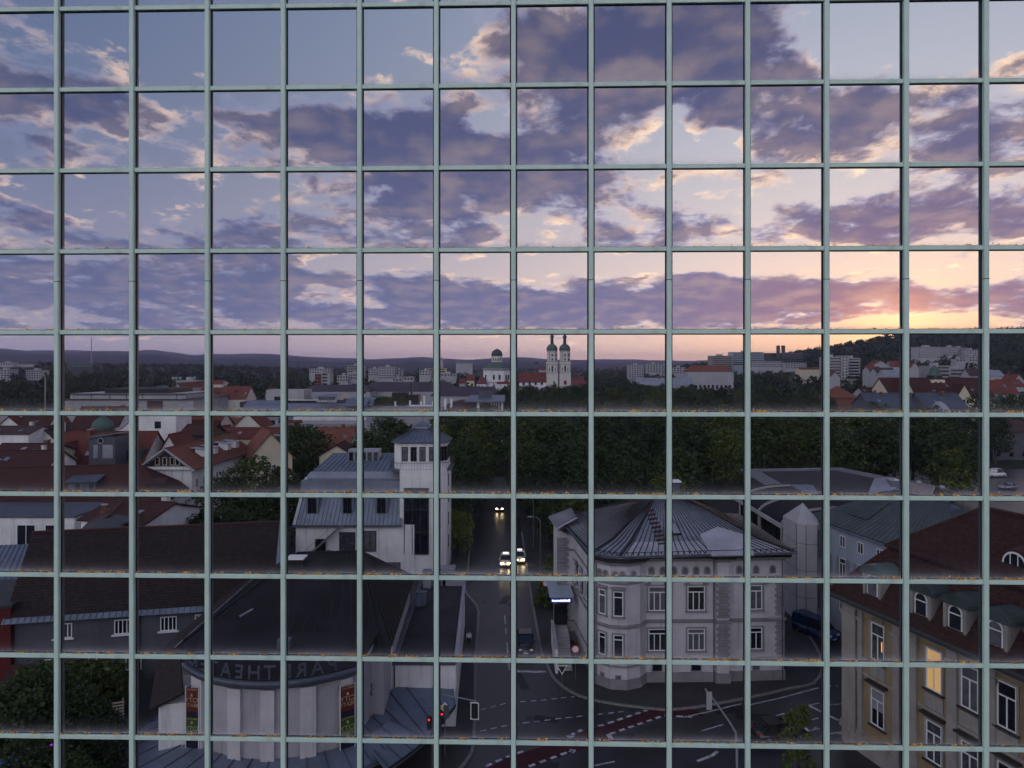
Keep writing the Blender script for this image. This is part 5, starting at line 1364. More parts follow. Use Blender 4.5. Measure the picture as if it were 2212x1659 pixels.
# ------------------------------------------------------------------ person on the pavement
def build_person():
    x, y = gp(1013, 1395, .13)
    t = thing('person', 'person in a white top and dark trousers walking on the pavement', 'person', (x, y, .13), R(4))
    def skin(name, verts, edges, radii, m, root=0, lv=1):
        me = bpy.data.meshes.new(name); me.from_pydata(verts, edges, []); me.update()
        o = link(name, me, None)
        md = o.modifiers.new('skin', 'SKIN'); md.use_smooth_shade = True
        for i, rr in enumerate(radii): me.skin_vertices[0].data[i].radius = rr if isinstance(rr, tuple) else (rr, rr)
        me.skin_vertices[0].data[root].use_root = True
        o.modifiers.new('sub', 'SUBSURF').levels = lv; o.modifiers['sub'].render_levels = lv
        dg = bpy.context.evaluated_depsgraph_get(); nm = bpy.data.meshes.new_from_object(o.evaluated_get(dg)); nm.materials.clear(); nm.materials.append(MATS[m])
        bpy.data.objects.remove(o, do_unlink=True)
        return link(name, nm, t)
    J = dict(pel=(0, 0, .93), wai=(0, 0, 1.10), che=(0, .01, 1.32), nec=(0, 0, 1.47), hd0=(0, -.01, 1.56), hd1=(0, -.01, 1.68),
             sl=(-.19, 0, 1.40), el=(-.25, .06, 1.13), wl=(-.25, -.04, .90), hl=(-.25, -.07, .82), sr=(.19, 0, 1.40), er=(.25, -.02, 1.13), wr=(.24, -.14, .92), hr=(.24, -.17, .84),
             pl=(-.10, 0, .88), kl=(-.11, -.12, .50), al=(-.11, .02, .09), tl=(-.11, -.16, .04), pr=(.10, 0, .88), kr=(.11, .05, .48), ar=(.11, .26, .12), tr=(.11, .12, .03))
    K = list(J); V = [J[k] for k in K]
    Ed = [(K.index(a), K.index(b)) for a, b in (('pel', 'wai'), ('wai', 'che'), ('che', 'nec'), ('nec', 'hd0'), ('hd0', 'hd1'), ('che', 'sl'), ('sl', 'el'), ('el', 'wl'), ('wl', 'hl'), ('che', 'sr'), ('sr', 'er'), ('er', 'wr'), ('wr', 'hr'),
                                               ('pel', 'pl'), ('pl', 'kl'), ('kl', 'al'), ('al', 'tl'), ('pel', 'pr'), ('pr', 'kr'), ('kr', 'ar'), ('ar', 'tr'))]
    rad = dict(pel=(.15, .11), wai=(.13, .10), che=(.16, .11), nec=.055, hd0=.075, hd1=.085, sl=.06, el=.045, wl=.032, hl=.035, sr=.06, er=.045, wr=.032, hr=.035, pl=.085, kl=.06, al=.04, tl=.038, pr=.085, kr=.06, ar=.04, tr=.038)
    skin('body', V, Ed, [rad[k] for k in K], 'skin')
    S = ['wai', 'che', 'sl', 'el', 'wl', 'sr', 'er', 'wr', 'pel']
    ed = [(S.index(a), S.index(b)) for a, b in (('pel', 'wai'), ('wai', 'che'), ('che', 'sl'), ('sl', 'el'), ('el', 'wl'), ('che', 'sr'), ('sr', 'er'), ('er', 'wr'))]
    skin('shirt', [J[k] for k in S], ed, [(rad[k][0] + .025, rad[k][1] + .025) if isinstance(rad[k], tuple) else rad[k] + .018 for k in S], 'cloth_white')
    S = ['pel', 'pl', 'kl', 'al', 'pr', 'kr', 'ar']
    ed = [(S.index(a), S.index(b)) for a, b in (('pel', 'pl'), ('pl', 'kl'), ('kl', 'al'), ('pel', 'pr'), ('pr', 'kr'), ('kr', 'ar'))]
    skin('trousers', [J[k] for k in S], ed, [(rad[k][0] + .015, rad[k][1] + .015) if isinstance(rad[k], tuple) else rad[k] + .018 for k in S], 'cloth_dark')
    skin('hair', [(0, .02, 1.62), (0, .015, 1.73), (0, .05, 1.55)], [(0, 1), (0, 2)], [.10, .085, .075], 'hair_brown')
build_person()

# ------------------------------------------------------------------ signals, lamps, signs
def signal_head(parent, x, y, z, rz=0.0, lit=None, back='iron_black', border=True):
    b = MB(); b.m = Matrix.Translation((x, y, z)) @ Matrix.Rotation(rz, 4, 'Z')
    h = b.box(-.17, -.13, -.5, .17, .13, .5).obj('signal_head', 'iron_black', parent)
    if border:
        b = MB(); b.m = Matrix.Translation((x, y, z)) @ Matrix.Rotation(rz, 4, 'Z')
        for q in ((-.34, .02, -.68, -.27, .05, .68), (.27, .02, -.68, .34, .05, .68), (-.27, .02, -.68, .27, .05, -.61), (-.27, .02, .61, .27, .05, .68)): b.box(*q)
        b.obj('backplate_border', 'white_paint', h)
        b = MB(); b.m = Matrix.Translation((x, y, z)) @ Matrix.Rotation(rz, 4, 'Z'); b.box(-.28, .03, -.62, .28, .045, .62).obj('backplate', 'iron_black', h)
    for k, c in enumerate(('sign_red', 'sign_yellow', 'copper_dark')):
        b = MB().lathe([(.02, 0), (.075, 0), (.075, .03), (.02, .03)], 12); o = b.obj('lens', 'red_signal' if (lit == 'red' and k == 0) else ('dark_steel' if lit != 'all' else c), h)
        o.location = Matrix.Translation((x, y, z)) @ Matrix.Rotation(rz, 4, 'Z') @ Vector((0, -.15, .31 - .31 * k)); o.rotation_euler = (R(90), 0, rz)
    return h
def build_signals():
    x, y = (950 - U0) / FPX * 56, 56.0
    t = thing('signal_mast', 'traffic light hanging from a grey mast arm beside the theatre', 'traffic light', (x, y, 0.13))
    MB().tube([(0, 0, 0), (0, 0, 5.4), (.2, 0, 5.75), (2.95, 0, 5.2)], .085, 8, .05).obj('mast', 'steel_grey', t)
    signal_head(t, 2.75, -.05, 4.45, R(-8), back='iron_black')
    MB().box(.3, -.05, 3.9, .75, 0, 4.9).obj('sign_plate', 'zinc_dark', t)
    for u, v, yy, lab in ((927, 1553, 55.5, 'small traffic light showing red in front of the theatre canopy'), (955, 1541, 57.5, 'traffic light showing red below a yellow diamond sign')):
        p = at(u, v, yy)
        t = thing('traffic_light', lab, 'traffic light', (p[0], yy, .13), 0, 'red traffic lights by the theatre')
        MB().tube([(.22, .1, 0), (.22, .1, p[2] + .6)], .05, 8).obj('pole', 'steel_grey', t)
        signal_head(t, 0, 0, p[2] - .13 - .31, 0, 'red', border=False)
        if u > 940:
            d = MB(); d.m = Matrix.Translation((.22, -.02, p[2] + .35)) @ Matrix.Rotation(R(45), 4, 'Y'); s = d.box(-.30, -.02, -.30, .30, .02, .30).obj('priority_sign', 'white_paint', t)
            d = MB(); d.m = Matrix.Translation((.22, -.045, p[2] + .35)) @ Matrix.Rotation(R(45), 4, 'Y'); d.box(-.22, -.01, -.22, .22, .01, .22).obj('sign_face', 'sign_yellow', s)
    P = [at(1592, 1700, 52), at(1591, 1600, 52), at(1583, 1572, 52), at(1562, 1540, 52), at(1543, 1513, 52), at(1523, 1488, 52)]
    P[0] = (P[1][0] + .05, 52, 0)
    t = thing('curved_mast', 'pale curved street mast leaning over the junction with a signal box', 'street mast', (P[0][0], 52, 0))
    lb(t).tube(spline(P, 5), .10, 8, .05).obj('mast', 'zinc_pale', t)
    q = at(1529, 1500, 52); signal_head(t, q[0] - P[0][0], .0, q[2] - .3, math.pi, border=False); lb(t).box(q[0] - .2, 51.6, q[2] - .95, q[0] + .2, 51.68, q[2] + .35).obj('backplate', 'concrete', t)
    # round and triangular signs by the villa
    def sign(label, u, v, yy, kind, r=.36):
        p = at(u, v, yy)
        t = thing('road_sign', label, 'road sign', (p[0], yy, .13), 0, 'road signs near the villa')
        MB().tube([(0, .06, 0), (0, .06, p[2] + .3)], .035, 8).obj('post', 'steel_grey', t)
        n = {'ring': 20, 'tri': 3, 'yield': 20}[kind]
        def disc(rr, d, m, nm, par, k=n):
            o = MB().lathe([(.01, 0), (rr, 0), (rr, .02), (.01, .02)], k).obj(nm, m, par); o.location = (0, -d, p[2]); o.rotation_euler = (R(90), R(90) if k == 3 else 0, 0); return o
        a = disc(r, .0, 'sign_red' if kind != 'tri' else 'white_paint', 'sign_plate', t)
        disc(r * .72, .025, 'white_paint' if kind != 'tri' else 'dark_steel', 'sign_face', t)
        if kind == 'yield': disc(r * .30, .05, 'iron_black', 'sign_symbol', t)
    sign('red ringed round sign at the foot of the villa steps', 1243, 1405, 71.5, 'ring', .42)
    sign('white triangular sign on a post at the pavement corner', 1214, 1447, 68.5, 'tri', .62)
    sign('oval red and white sign beside the hedge along the street', 1180, 1262, 92, 'ring', .55)
    p = at(1220, 1231, 96); t = thing('blue_flag_sign', 'blue panel sign on two posts next to the hedge', 'sign', (p[0], 96, .13))
    MB().box(-.75, -.05, p[2] - 1.0, .75, .05, p[2] + .8).obj('panel', 'sign_blue', t)
    for s in (-.7, .7): MB().tube([(s, .08, 0), (s, .08, p[2] + .9)], .05, 6).obj('post', 'steel_grey', t)
    for i, (u, v) in enumerate(((1152, 1188), (1167, 1248))):
        a, b = gp(u, v, .13)
        t = thing('street_lamp', ['thin street lamp post among the trees right of the street', 'thin street lamp post by the pavement in front of the hedge'][i], 'street lamp', (a, b, .13), 0, 'street lamps')
        MB().tube([(0, 0, 0), (0, 0, 8.5), (-.5, 0, 9.0), (-1.4, 0, 9.1)], .07, 8, .04).obj('post', 'steel_grey', t); MB().box(-1.9, -.12, 9.02, -1.2, .12, 9.16).obj('lamp_head', 'zinc_pale', t)
    a, b = gp(252, 1530, 1.0)
    t = thing('wooden_pallet', 'pale wooden pallet leaning in the dark yard beside the theatre', 'pallet', (a, b, 0), R(25))
    for k in range(5): MB().box(-.6, -.05, .3 + k * .28, .6, .02, .45 + k * .28).obj('board', 'cream', t)
    for s in (-.5, .5): MB().box(s - .05, .02, 0, s + .05, .1, 1.8).obj('upright', 'cream', t)
    p = at(25, 1642, 47); t = thing('neon_sign', 'small blue lit sign with violet lamps in the dark lower left garden', 'sign', (p[0], 47, 0), R(20))
    MB().box(-2.0, 0, p[2] - .6, 2.6, .1, p[2] + .5).obj('board', 'iron_black', t); x = -1.8
    for k, w in enumerate((.3, .12, .34, .14, .3, .1, .28)): MB().box(x, -.05, p[2] - .3, x + w, 0, p[2] + (.3 if k % 2 else .12)).obj('stroke', 'neon_blue', t); x += w + .12
    for q in (.9, 2.2): MB().box(q, -.06, p[2] + .55, q + .14, .02, p[2] + .65).obj('lamp', 'neon_violet', t)
    for q in (-1.6, 2.2): MB().box(q, .1, 0, q + .12, .2, p[2] + .4).obj('post', 'dark_steel', t)
    # small quadcopter in the air
    p = at(1158, 784, 44); t = thing('drone', 'small dark quadcopter drone hovering before the far hills', 'drone', p)
    MB().box(-.055, -.09, -.03, .055, .09, .035).obj('body', 'iron_black', t); MB().box(-.03, -.12, -.05, .03, -.07, -.01).obj('camera', 'dark_steel', t)
    for sx in (-1, 1):
        for sy in (-1, 1):
            ar = MB().beam((sx * .04, sy * .06, .01), (sx * .13, sy * .12, .03), .022, .02).obj('arm', 'iron_black', t)
            MB().lathe([(.005, .03), (.02, .03), (.02, .055), (.005, .055)], 8, (sx * .13, sy * .12)).obj('motor', 'iron_black', ar)
            MB().box(sx * .13 - .08, sy * .12 - .008, .055, sx * .13 + .08, sy * .12 + .008, .06).obj('rotor', 'dark_steel', ar)
build_signals()

# ------------------------------------------------------------------ the town behind: houses, blocks, church, school
KEEP = []                              # picture areas that the far woods leave free
def hp(label, u0, u1, vr, ve, y, depth, roof='gable', axis='x', wall='white_render', tile='tile_red', rz=0.0, wins=(), group=None, name='house', show=10, cat='house', **kw):
    """A house whose front stands at depth y between u0 and u1, eave at ve and ridge at vr."""
    x0, _, ze = at(u0, ve, y); x1 = at(u1, ve, y)[0]; zr = at(0, vr, y + depth / 2)[2]
    x, w = (x0 + x1) / 2, x1 - x0
    g = land(x, y + depth / 2) - 1.0
    KEEP.append((u0, u1, vr, ve + show, y))
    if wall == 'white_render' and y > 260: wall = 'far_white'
    if 'chimneys' not in kw and roof == 'gable' and w > 6:
        kw['chimneys'] = [(rnd.uniform(-.35, .35) * w, rnd.uniform(.05, .2) * depth, rnd.uniform(.6, 1.0), rnd.uniform(.5, 1.3))] + ([(rnd.uniform(-.4, .4) * w, -rnd.uniform(.05, .15) * depth, .7, .7)] if w > 14 else [])
    r = house_(name, label, x, y + depth / 2, rz, w, depth, max(ze - g, 2.0), max(zr - g, ze - g + 1.0), roof, axis, wall, tile, kw.pop('over', .4), g, wins, group=group, cat=cat, gutter=kw.pop('gutter', False), **kw)
    if roof == 'gable' and axis == 'x' and w > 9 and y < 420:
        e, k = max(ze - g, 2.0), (max(zr - g, ze - g + 1.0) - max(ze - g, 2.0)) / (depth / 2)
        for i in range(int(w / 9) + 1):
            x = rnd.uniform(-.42, .42) * w; q = rnd.uniform(.25, .65) * depth / 2; z = e + (depth / 2 - q) * 0 + q * k
            MB().plate([(x - .45, -depth / 2 + q - .5, z - .5 * k + .30), (x + .45, -depth / 2 + q - .5, z - .5 * k + .30), (x + .45, -depth / 2 + q + .5, z + .5 * k + .30), (x - .45, -depth / 2 + q + .5, z + .5 * k + .30)], .08).obj('roof_window', rnd.choice(('zinc_pale', 'window_glass', 'zinc')), r)
    return r
house_ = house
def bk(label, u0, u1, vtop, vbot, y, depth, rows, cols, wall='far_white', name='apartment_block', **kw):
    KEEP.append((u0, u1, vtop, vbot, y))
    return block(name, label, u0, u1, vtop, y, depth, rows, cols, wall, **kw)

def build_left_quarter():
    # big red hipped roof and the white wing below it
    r = house('red_roof_house', 'long white house under a big dark red hipped roof with a wide roof window', -77.0, 123, R(10), 36, 12.5, 8.8, 14.0, 'hip', 'x', 'white_render', 'tile_dark', .6,
              wins=(('S', 10, 2, 1.5, 1.8, 1.6, 3.6, 1.5, dict(near=True, lights=2)), ('E', 5, 2, 1.2, 1.7, 1.6, 3.6, 1.2, dict(near=True, lights=1))))
    d = MB().box(2.0, -5.2, 9.8, 6.4, -2.4, 12.2).obj('roof_window', 'dark_steel', r)
    for i in range(4): window(d, 2.6 + i * 1.06, -5.22, 10.0, .95, 1.9, 0, 1, 0, frame='zinc_dark')
    MB().plate([(1.7, -5.6, 12.25), (6.7, -5.6, 12.25), (6.7, -1.8, 12.9), (1.7, -1.8, 12.9)], .14).obj('roof_window_top', 'zinc_dark', d)
    d = MB().box(14.2, -4.6, 10.0, 16.6, -2.4, 11.6).obj('dormer', 'dark_timber', r); MB().plate([(13.9, -5.0, 11.6), (16.9, -5.0, 11.6), (16.9, -2, 12.1), (13.9, -2, 12.1)], .14).obj('dormer_roof', 'tile_dark', d)
    b = thing('white_wing', 'white flat-roofed wing with wide dark windows below the red roof', 'building', (-73, 105.5, 0))
    lb(b).box(-92, 103, 0, -63.5, 113, 9.6).obj('wall', 'white_render', b); lb(b).box(-92.2, 102.8, 9.6, -63.3, 113, 9.9).obj('roof_edge', 'zinc_dark', b)
    for x in (-76.5, -70.5, -66.4): window(b, x + 73, 102.99 - 105.5, 5.6, 2.7 if x > -75 else 1.6, 3.0, 0, 2, 0)
    lb(b).box(-77, 98, 0, -65, 103, 4.6).obj('annex', 'white_render', b); lb(b).box(-77.3, 97.7, 4.6, -64.7, 103, 4.9).obj('annex_roof', 'bitumen', b)
    # chalet gable
    c = house('chalet_house', 'white chalet-roofed house with dark timber gable and long red roof', -63.2, 144, R(-2), 9.2, 26, 13.0, 16.2, 'gable', 'y', 'white_render', 'tile_orange', 1.0,
              wins=(('E', 9, 3, 1.1, 1.7, 2.0, 3.4, 1.4, dict(near=True, lights=2)),))
    g = MB().add([(-4.3, -13.08, 13.0), (4.3, -13.08, 13.0), (0, -13.08, 15.9), (-4.3, -12.9, 13.0), (4.3, -12.9, 13.0), (0, -12.9, 15.9)], [(0, 1, 2), (5, 4, 3), (0, 3, 4, 1), (1, 4, 5, 2), (2, 5, 3, 0)]).obj('timber_gable', 'dark_timber', c)
    for x in (-1.8, -.4, 1.0, 2.0): window(g, x, -13.1, 13.2, .8, 1.5, 0, 1, 0, frame='cream')
    MB().box(-4.9, -13.7, 12.5, 4.9, -12.98, 12.95).obj('balcony', 'white_render', c)
    for s in (-1, 1): MB().beam((s * 5.6, -14.05, 12.3), (0, -14.05, 16.35), .12, .35).obj('bargeboard', 'zinc_pale', c)
    for y in (-6, -2, 4, 8):
        d = MB().box(2.2, y - .8, 14.0, 4.2, y + .8, 15.4).obj('dormer', 'white_render', c); MB().plate([(1.2, y - 1, 15.7), (1.2, y + 1, 15.7), (4.6, y + 1, 15.35), (4.6, y - 1, 15.35)], .12).obj('dormer_roof', 'zinc_pale', d)
    h = house('cream_house', 'cream house with a bright orange-red roof and slate dormer', -54.0, 156, R(28), 9.0, 11.0, 12.0, 17.2, 'gable', 'y', 'cream', 'tile_orange', .5,
              wins=(('S', 4, 1, .8, 1.9, 8.6, 3, 3.4, dict(near=True, lights=1)), ('E', 5, 2, .9, 2.0, 5.0, 3.6, 1.0, dict(near=True, lights=1)), ('S', 3, 1, 1.0, 1.6, 4.4, 3, 1.4, dict(near=True, lights=1))))
    d = MB().box(1.4, -2.2, 14.2, 4.0, 1.6, 16.0).obj('dormer', 'slate_grey', h); MB().plate([(.6, -2.6, 16.3), (4.4, -2.6, 16.0), (4.4, 2.0, 16.0), (.6, 2.0, 16.3)], .15).obj('dormer_roof', 'zinc', d)
    m = hp('dark red mansard-roofed house with a row of small slate dormers', 105, 300, 934, 1000, 150, 14, 'gable', 'x', 'warm_white', 'tile_red', R(3), show=0)
    for u, k in ((258, 1), (280, 1), (305, 1), (325, 1)):
        p = at(u if u < 300 else u - 22, 985, 152)
        d = MB(); d.m = Matrix.Rotation(-R(3), 4, 'Z') @ Matrix.Translation(-Vector(m.location)); d.box(p[0] - .9, 150.6, p[2] - 1.0, p[0] + .9, 154.5, p[2] + 1.4)
        o = d.obj('dormer', 'copper_dark', m); q = Vector((p[0], 150.58, p[2] - .6)) - Vector(m.location); window(o, q.x, q.y + .3, q.z, 1.0, 1.6, 0, 2, 0)
    hp('white gabled house end with steep red roof behind the chalet', 340, 392, 936, 985, 158, 9, 'gable', 'y', 'white_render', 'tile_red', show=0)
    s = thing('slate_gable', 'dark slate gable with a round window and two pale panels among red roofs', 'house', (-88, 147, 0)); 
    x0, x1 = at(192, 0, 146)[0], at(249, 0, 146)[0]; zt, zb = at(0, 936, 146)[2], at(0, 990, 146)[2]
    lb(s).box(x0, 146, 0, x1, 151, zt - .6).obj('wall', 'slate_grey', s); lb(s).plate([(x0 - .3, 145.6, zt - .9), (x1 + .3, 145.6, zt), (x1 + .3, 152, zt), (x0 - .3, 152, zt - .9)], .2).obj('roof', 'zinc_dark', s)
    for a, b in ((202, 212), (222, 244)): lb(s).box(at(a, 0, 146)[0], 145.9, zb, at(b, 0, 146)[0], 146.1, at(0, 961, 146)[2]).obj('panel', 'zinc_pale', s)
    p = at(218, 952, 145.9); o = MB().lathe([(.02, 0), (.62, 0), (.62, .12), (.02, .12)], 16).obj('round_window', 'zinc_pale', s); o.location = Vector(p) - Vector(s.location); o.rotation_euler = (R(90), 0, 0)
    o2 = MB().lathe([(.02, 0), (.44, 0), (.44, .14), (.02, .14)], 16).obj('round_pane', 'window_glass', s); o2.location = Vector(p) - Vector(s.location) + Vector((0, -.03, 0)); o2.rotation_euler = (R(90), 0, 0)
    # old house with curved white gable and copper dome
    t = thing('curved_gable_house', 'white house with a curved stepped gable and green copper dome', 'house', (-105, 190, 0))
    def P(u, v, y=185): return at(u, v, y)
    pts = [P(195, 950), P(205, 935), P(232, 930), P(262, 925), P(280, 908), P(300, 890), P(380, 890), P(380, 950)]
    b = lb(t); n = len(pts); b.add([p for p in pts] + [(p[0], p[1] + 9, p[2]) for p in pts], [tuple(range(n))[::-1], tuple(range(n, 2 * n))] + [(i, i + n, (i + 1) % n + n, (i + 1) % n) for i in range(n)]); b.obj('gable_wall', 'white_render', t)
    lb(t).box(P(195, 0)[0], 185.3, 0, P(380, 0)[0], 193.7, P(0, 949)[2]).obj('lower_wall', 'white_render', t)
    for q0, q1 in zip(pts[1:5], pts[2:6]): lb(t).beam((q0[0], 184.9, q0[2] + .1), (q1[0], 184.9, q1[2] + .1), .6, .5).obj('gable_coping', 'zinc_pale', t)
    c0 = P(225, 918); MB().lathe([(2.6, -1.6), (2.9, -.6), (2.3, .8), (1.1, 1.9), (.2, 2.6)], 16).obj('dome', 'copper_green', t, flat=False).location = Vector((c0[0], 184.5, c0[2])) - Vector(t.location)
    p = P(258, 917); small_window(t, p[0] + 105 + 10, 184.95 - 190, p[2] - 1, 1.6, 1.8)
    hp('dark red steep roof behind the curved white gable', 150, 250, 880, 930, 192, 12, wall='warm_white', tile='tile_dark', show=0)
    L = [('low white house with dark windows at the far left edge', -40, 62, 922, 938, 172, 10, 'white_render', 'tile_brown'), ('white house with small red roof left of the slate gable', 60, 120, 920, 950, 178, 9, 'white_render', 'tile_brown'),
         ('brown hipped roof with ornate pale dormer at the far left', -30, 95, 960, 985, 140, 10, 'cream', 'tile_dark'), ('red roof with small dark vents at the left edge', -60, 100, 975, 1010, 132, 9, 'white_render', 'tile_dark'),
         ('white gable house wedged beside the red roofs on the left', 112, 165, 955, 985, 150, 8, 'white_render', 'tile_red')]
    for l, u0, u1, vr, ve, y, dp, w, tl in L:
        hp(l, u0, u1, vr, ve, y, dp, 'gable', 'x' if u1 - u0 > 60 else 'y', w, tl, wins=(('S', 5 if u1 - u0 > 60 else 2, 1, 1.4, 1.5, 3.0, 3, 1.2, dict(near=True, lights=2)),), show=0)
    # courtyard roofs in front
    r = hp('red tiled courtyard house with dark dormer above the brown roof', 180, 345, 1085, 1128, 96, 11, 'gable', 'x', 'white_render', 'tile_dark', R(-14), show=0)
    MB().box(-1, -4.2, 8.8, 1.6, -1.4, 11.2).obj('dormer', 'dark_timber', r)
    r = hp('small red gable roof with chimney in the courtyard', 150, 265, 1102, 1150, 90, 9, 'gable', 'y', 'sandstone', 'tile_dark', R(20), show=0, chimneys=((-1.5, 1, .6, .6),))
    p = thing('slatted_pergola', 'dark slatted pergola roof on pale posts in the courtyard', 'pergola', (at(225, 0, 88)[0], 88, 0), R(-22))
    z = at(0, 1132, 88)[2]
    for i in range(15): MB().beam((-2.3 + i * .33, -2.4, z - .9), (-2.3 + i * .33, 2.4, z + .6), .22, .06).obj('slat', 'slate_grey', p)
    for sx in (-2.2, 0, 2.2):
        for sy in (-2.0, 2.0): MB().box(sx - .1, sy - .1, 0, sx + .1, sy + .1, z - .15 + sy * .31 - .1).obj('post', 'cream', p)
    b = thing('seamed_shed', 'blue-grey seamed metal roof shed at the left edge', 'shed', (at(0, 0, 82)[0], 82, 0), R(10))
    MB().box(-6, -4, 0, 4, 4, 7.6).obj('wall', 'concrete', b); q = [(-6.3, -4.3, 7.4), (4.6, -4.3, 7.4), (2.0, 4.3, 10.0), (-6.3, 4.3, 10.0)]
    MB().plate(q, .2).obj('roof', 'zinc', b); seams(b, *q, 16)
    MB().box(1.5, -6.5, 0, 6.0, -3.8, 6.6).obj('bay', 'slate_grey', b); MB().box(1.3, -6.7, 6.6, 6.2, -3.6, 6.85).obj('bay_roof', 'zinc_pale', b)
    b = thing('red_wall_house', 'dark red rendered house wall at the lower left edge', 'house', (at(0, 0, 71)[0] - 3, 71, 0), R(6))
    MB().box(-6, -2.5, 0, 5.2, 6, 8.2).obj('wall', 'red_render', b); MB().box(-6.2, -2.7, 8.2, 5.4, 6.2, 8.5).obj('roof_edge', 'dark_steel', b); window(b, 3.0, -2.51, 4.6, .9, 1.2, 0, 1, 0, frame='dark_steel')
    # second line of roofs
    for l, u0, u1, vr, ve, y, dp, w, tl, ax in (
        ('dark timbered house with small paned windows behind the chalet', 388, 450, 918, 940, 175, 10, 'dark_timber', 'tile_dark', 'x'), ('long red roof rising behind the timbered house', 300, 470, 892, 922, 215, 12, 'warm_white', 'tile_red', 'x'),
        ('red roof with white gable dormer left of the grey hall', 470, 585, 925, 948, 188, 10, 'cream', 'tile_red', 'x'), ('white gable with curved red roof below the store', 505, 565, 890, 922, 215, 10, 'warm_white', 'tile_red', 'y'),
        ('red roofed house with chimneys left of the lookout tower', 672, 752, 925, 972, 178, 14, 'warm_white', 'tile_orange', 'x'), ('small pale gable in front of the red roofed house', 690, 765, 958, 985, 160, 8, 'cream', 'tile_dark', 'y'),
        ('red roof with white edge beside the dark tree', 578, 610, 925, 955, 182, 9, 'white_render', 'tile_red', 'x'),
        ('narrow white tower-like house with slit windows among red roofs', 345, 366, 896, 925, 205, 8, 'white_render', 'tile_red', 'y')):
        n = max(2, int((u1 - u0) / 22))
        hp(l, u0, u1, vr, ve, y, dp, 'gable', ax, w, tl, wins=(('S', n, 2, 1.2, 1.5, 2.5, 3.4, 1.2, dict(near=True, lights=2)),), show=0, chimneys=((1.5, .8, .8, 1.0),) if 'chimneys' in l else ())
    g = random.Random(8)
    for i in range(17):
        u = -40 + i * 40 + g.uniform(-8, 8); y = g.uniform(205, 268); w = g.uniform(34, 62); zr = g.uniform(12.5, 15.5); ax = g.choice('xyx')
        f = lambda z, yy: V0 + (EYE - z) * FPX / yy
        hp('small red-roofed old town house in the crowded rows behind the chalet', u, u + w, f(zr, y + 4.5), f(zr - g.uniform(3, 4.5), y), y, 9, 'gable', ax, g.choice(('white_render', 'cream', 'warm_white')), g.choice(('tile_red', 'tile_dark', 'tile_orange')), R(g.uniform(-20, 20)),
           wins=(('S', 3, 2, 1.0, 1.4, 3.0, 3.0, 1.0),), group='crowded old town houses', show=0)
    bk('white shop building with a long grey roof edge behind the red roofs', 600, 770, 918, 960, 236, 14, 2, 9, name='shop_building', cat='building', z0=0, roofbox=False)
    bk('grey flat-roofed hall with pale panels behind the orange roof', 455, 600, 905, 950, 250, 18, 2, 6, 'blue_grey', name='town_hall_wing', cat='building', z0=0, roofbox=False)
    bk('white house front glimpsed between the trees above the street', 1015, 1062, 905, 945, 238, 12, 3, 4, name='white_house', cat='house', z0=0, roofbox=False)
build_left_quarter()

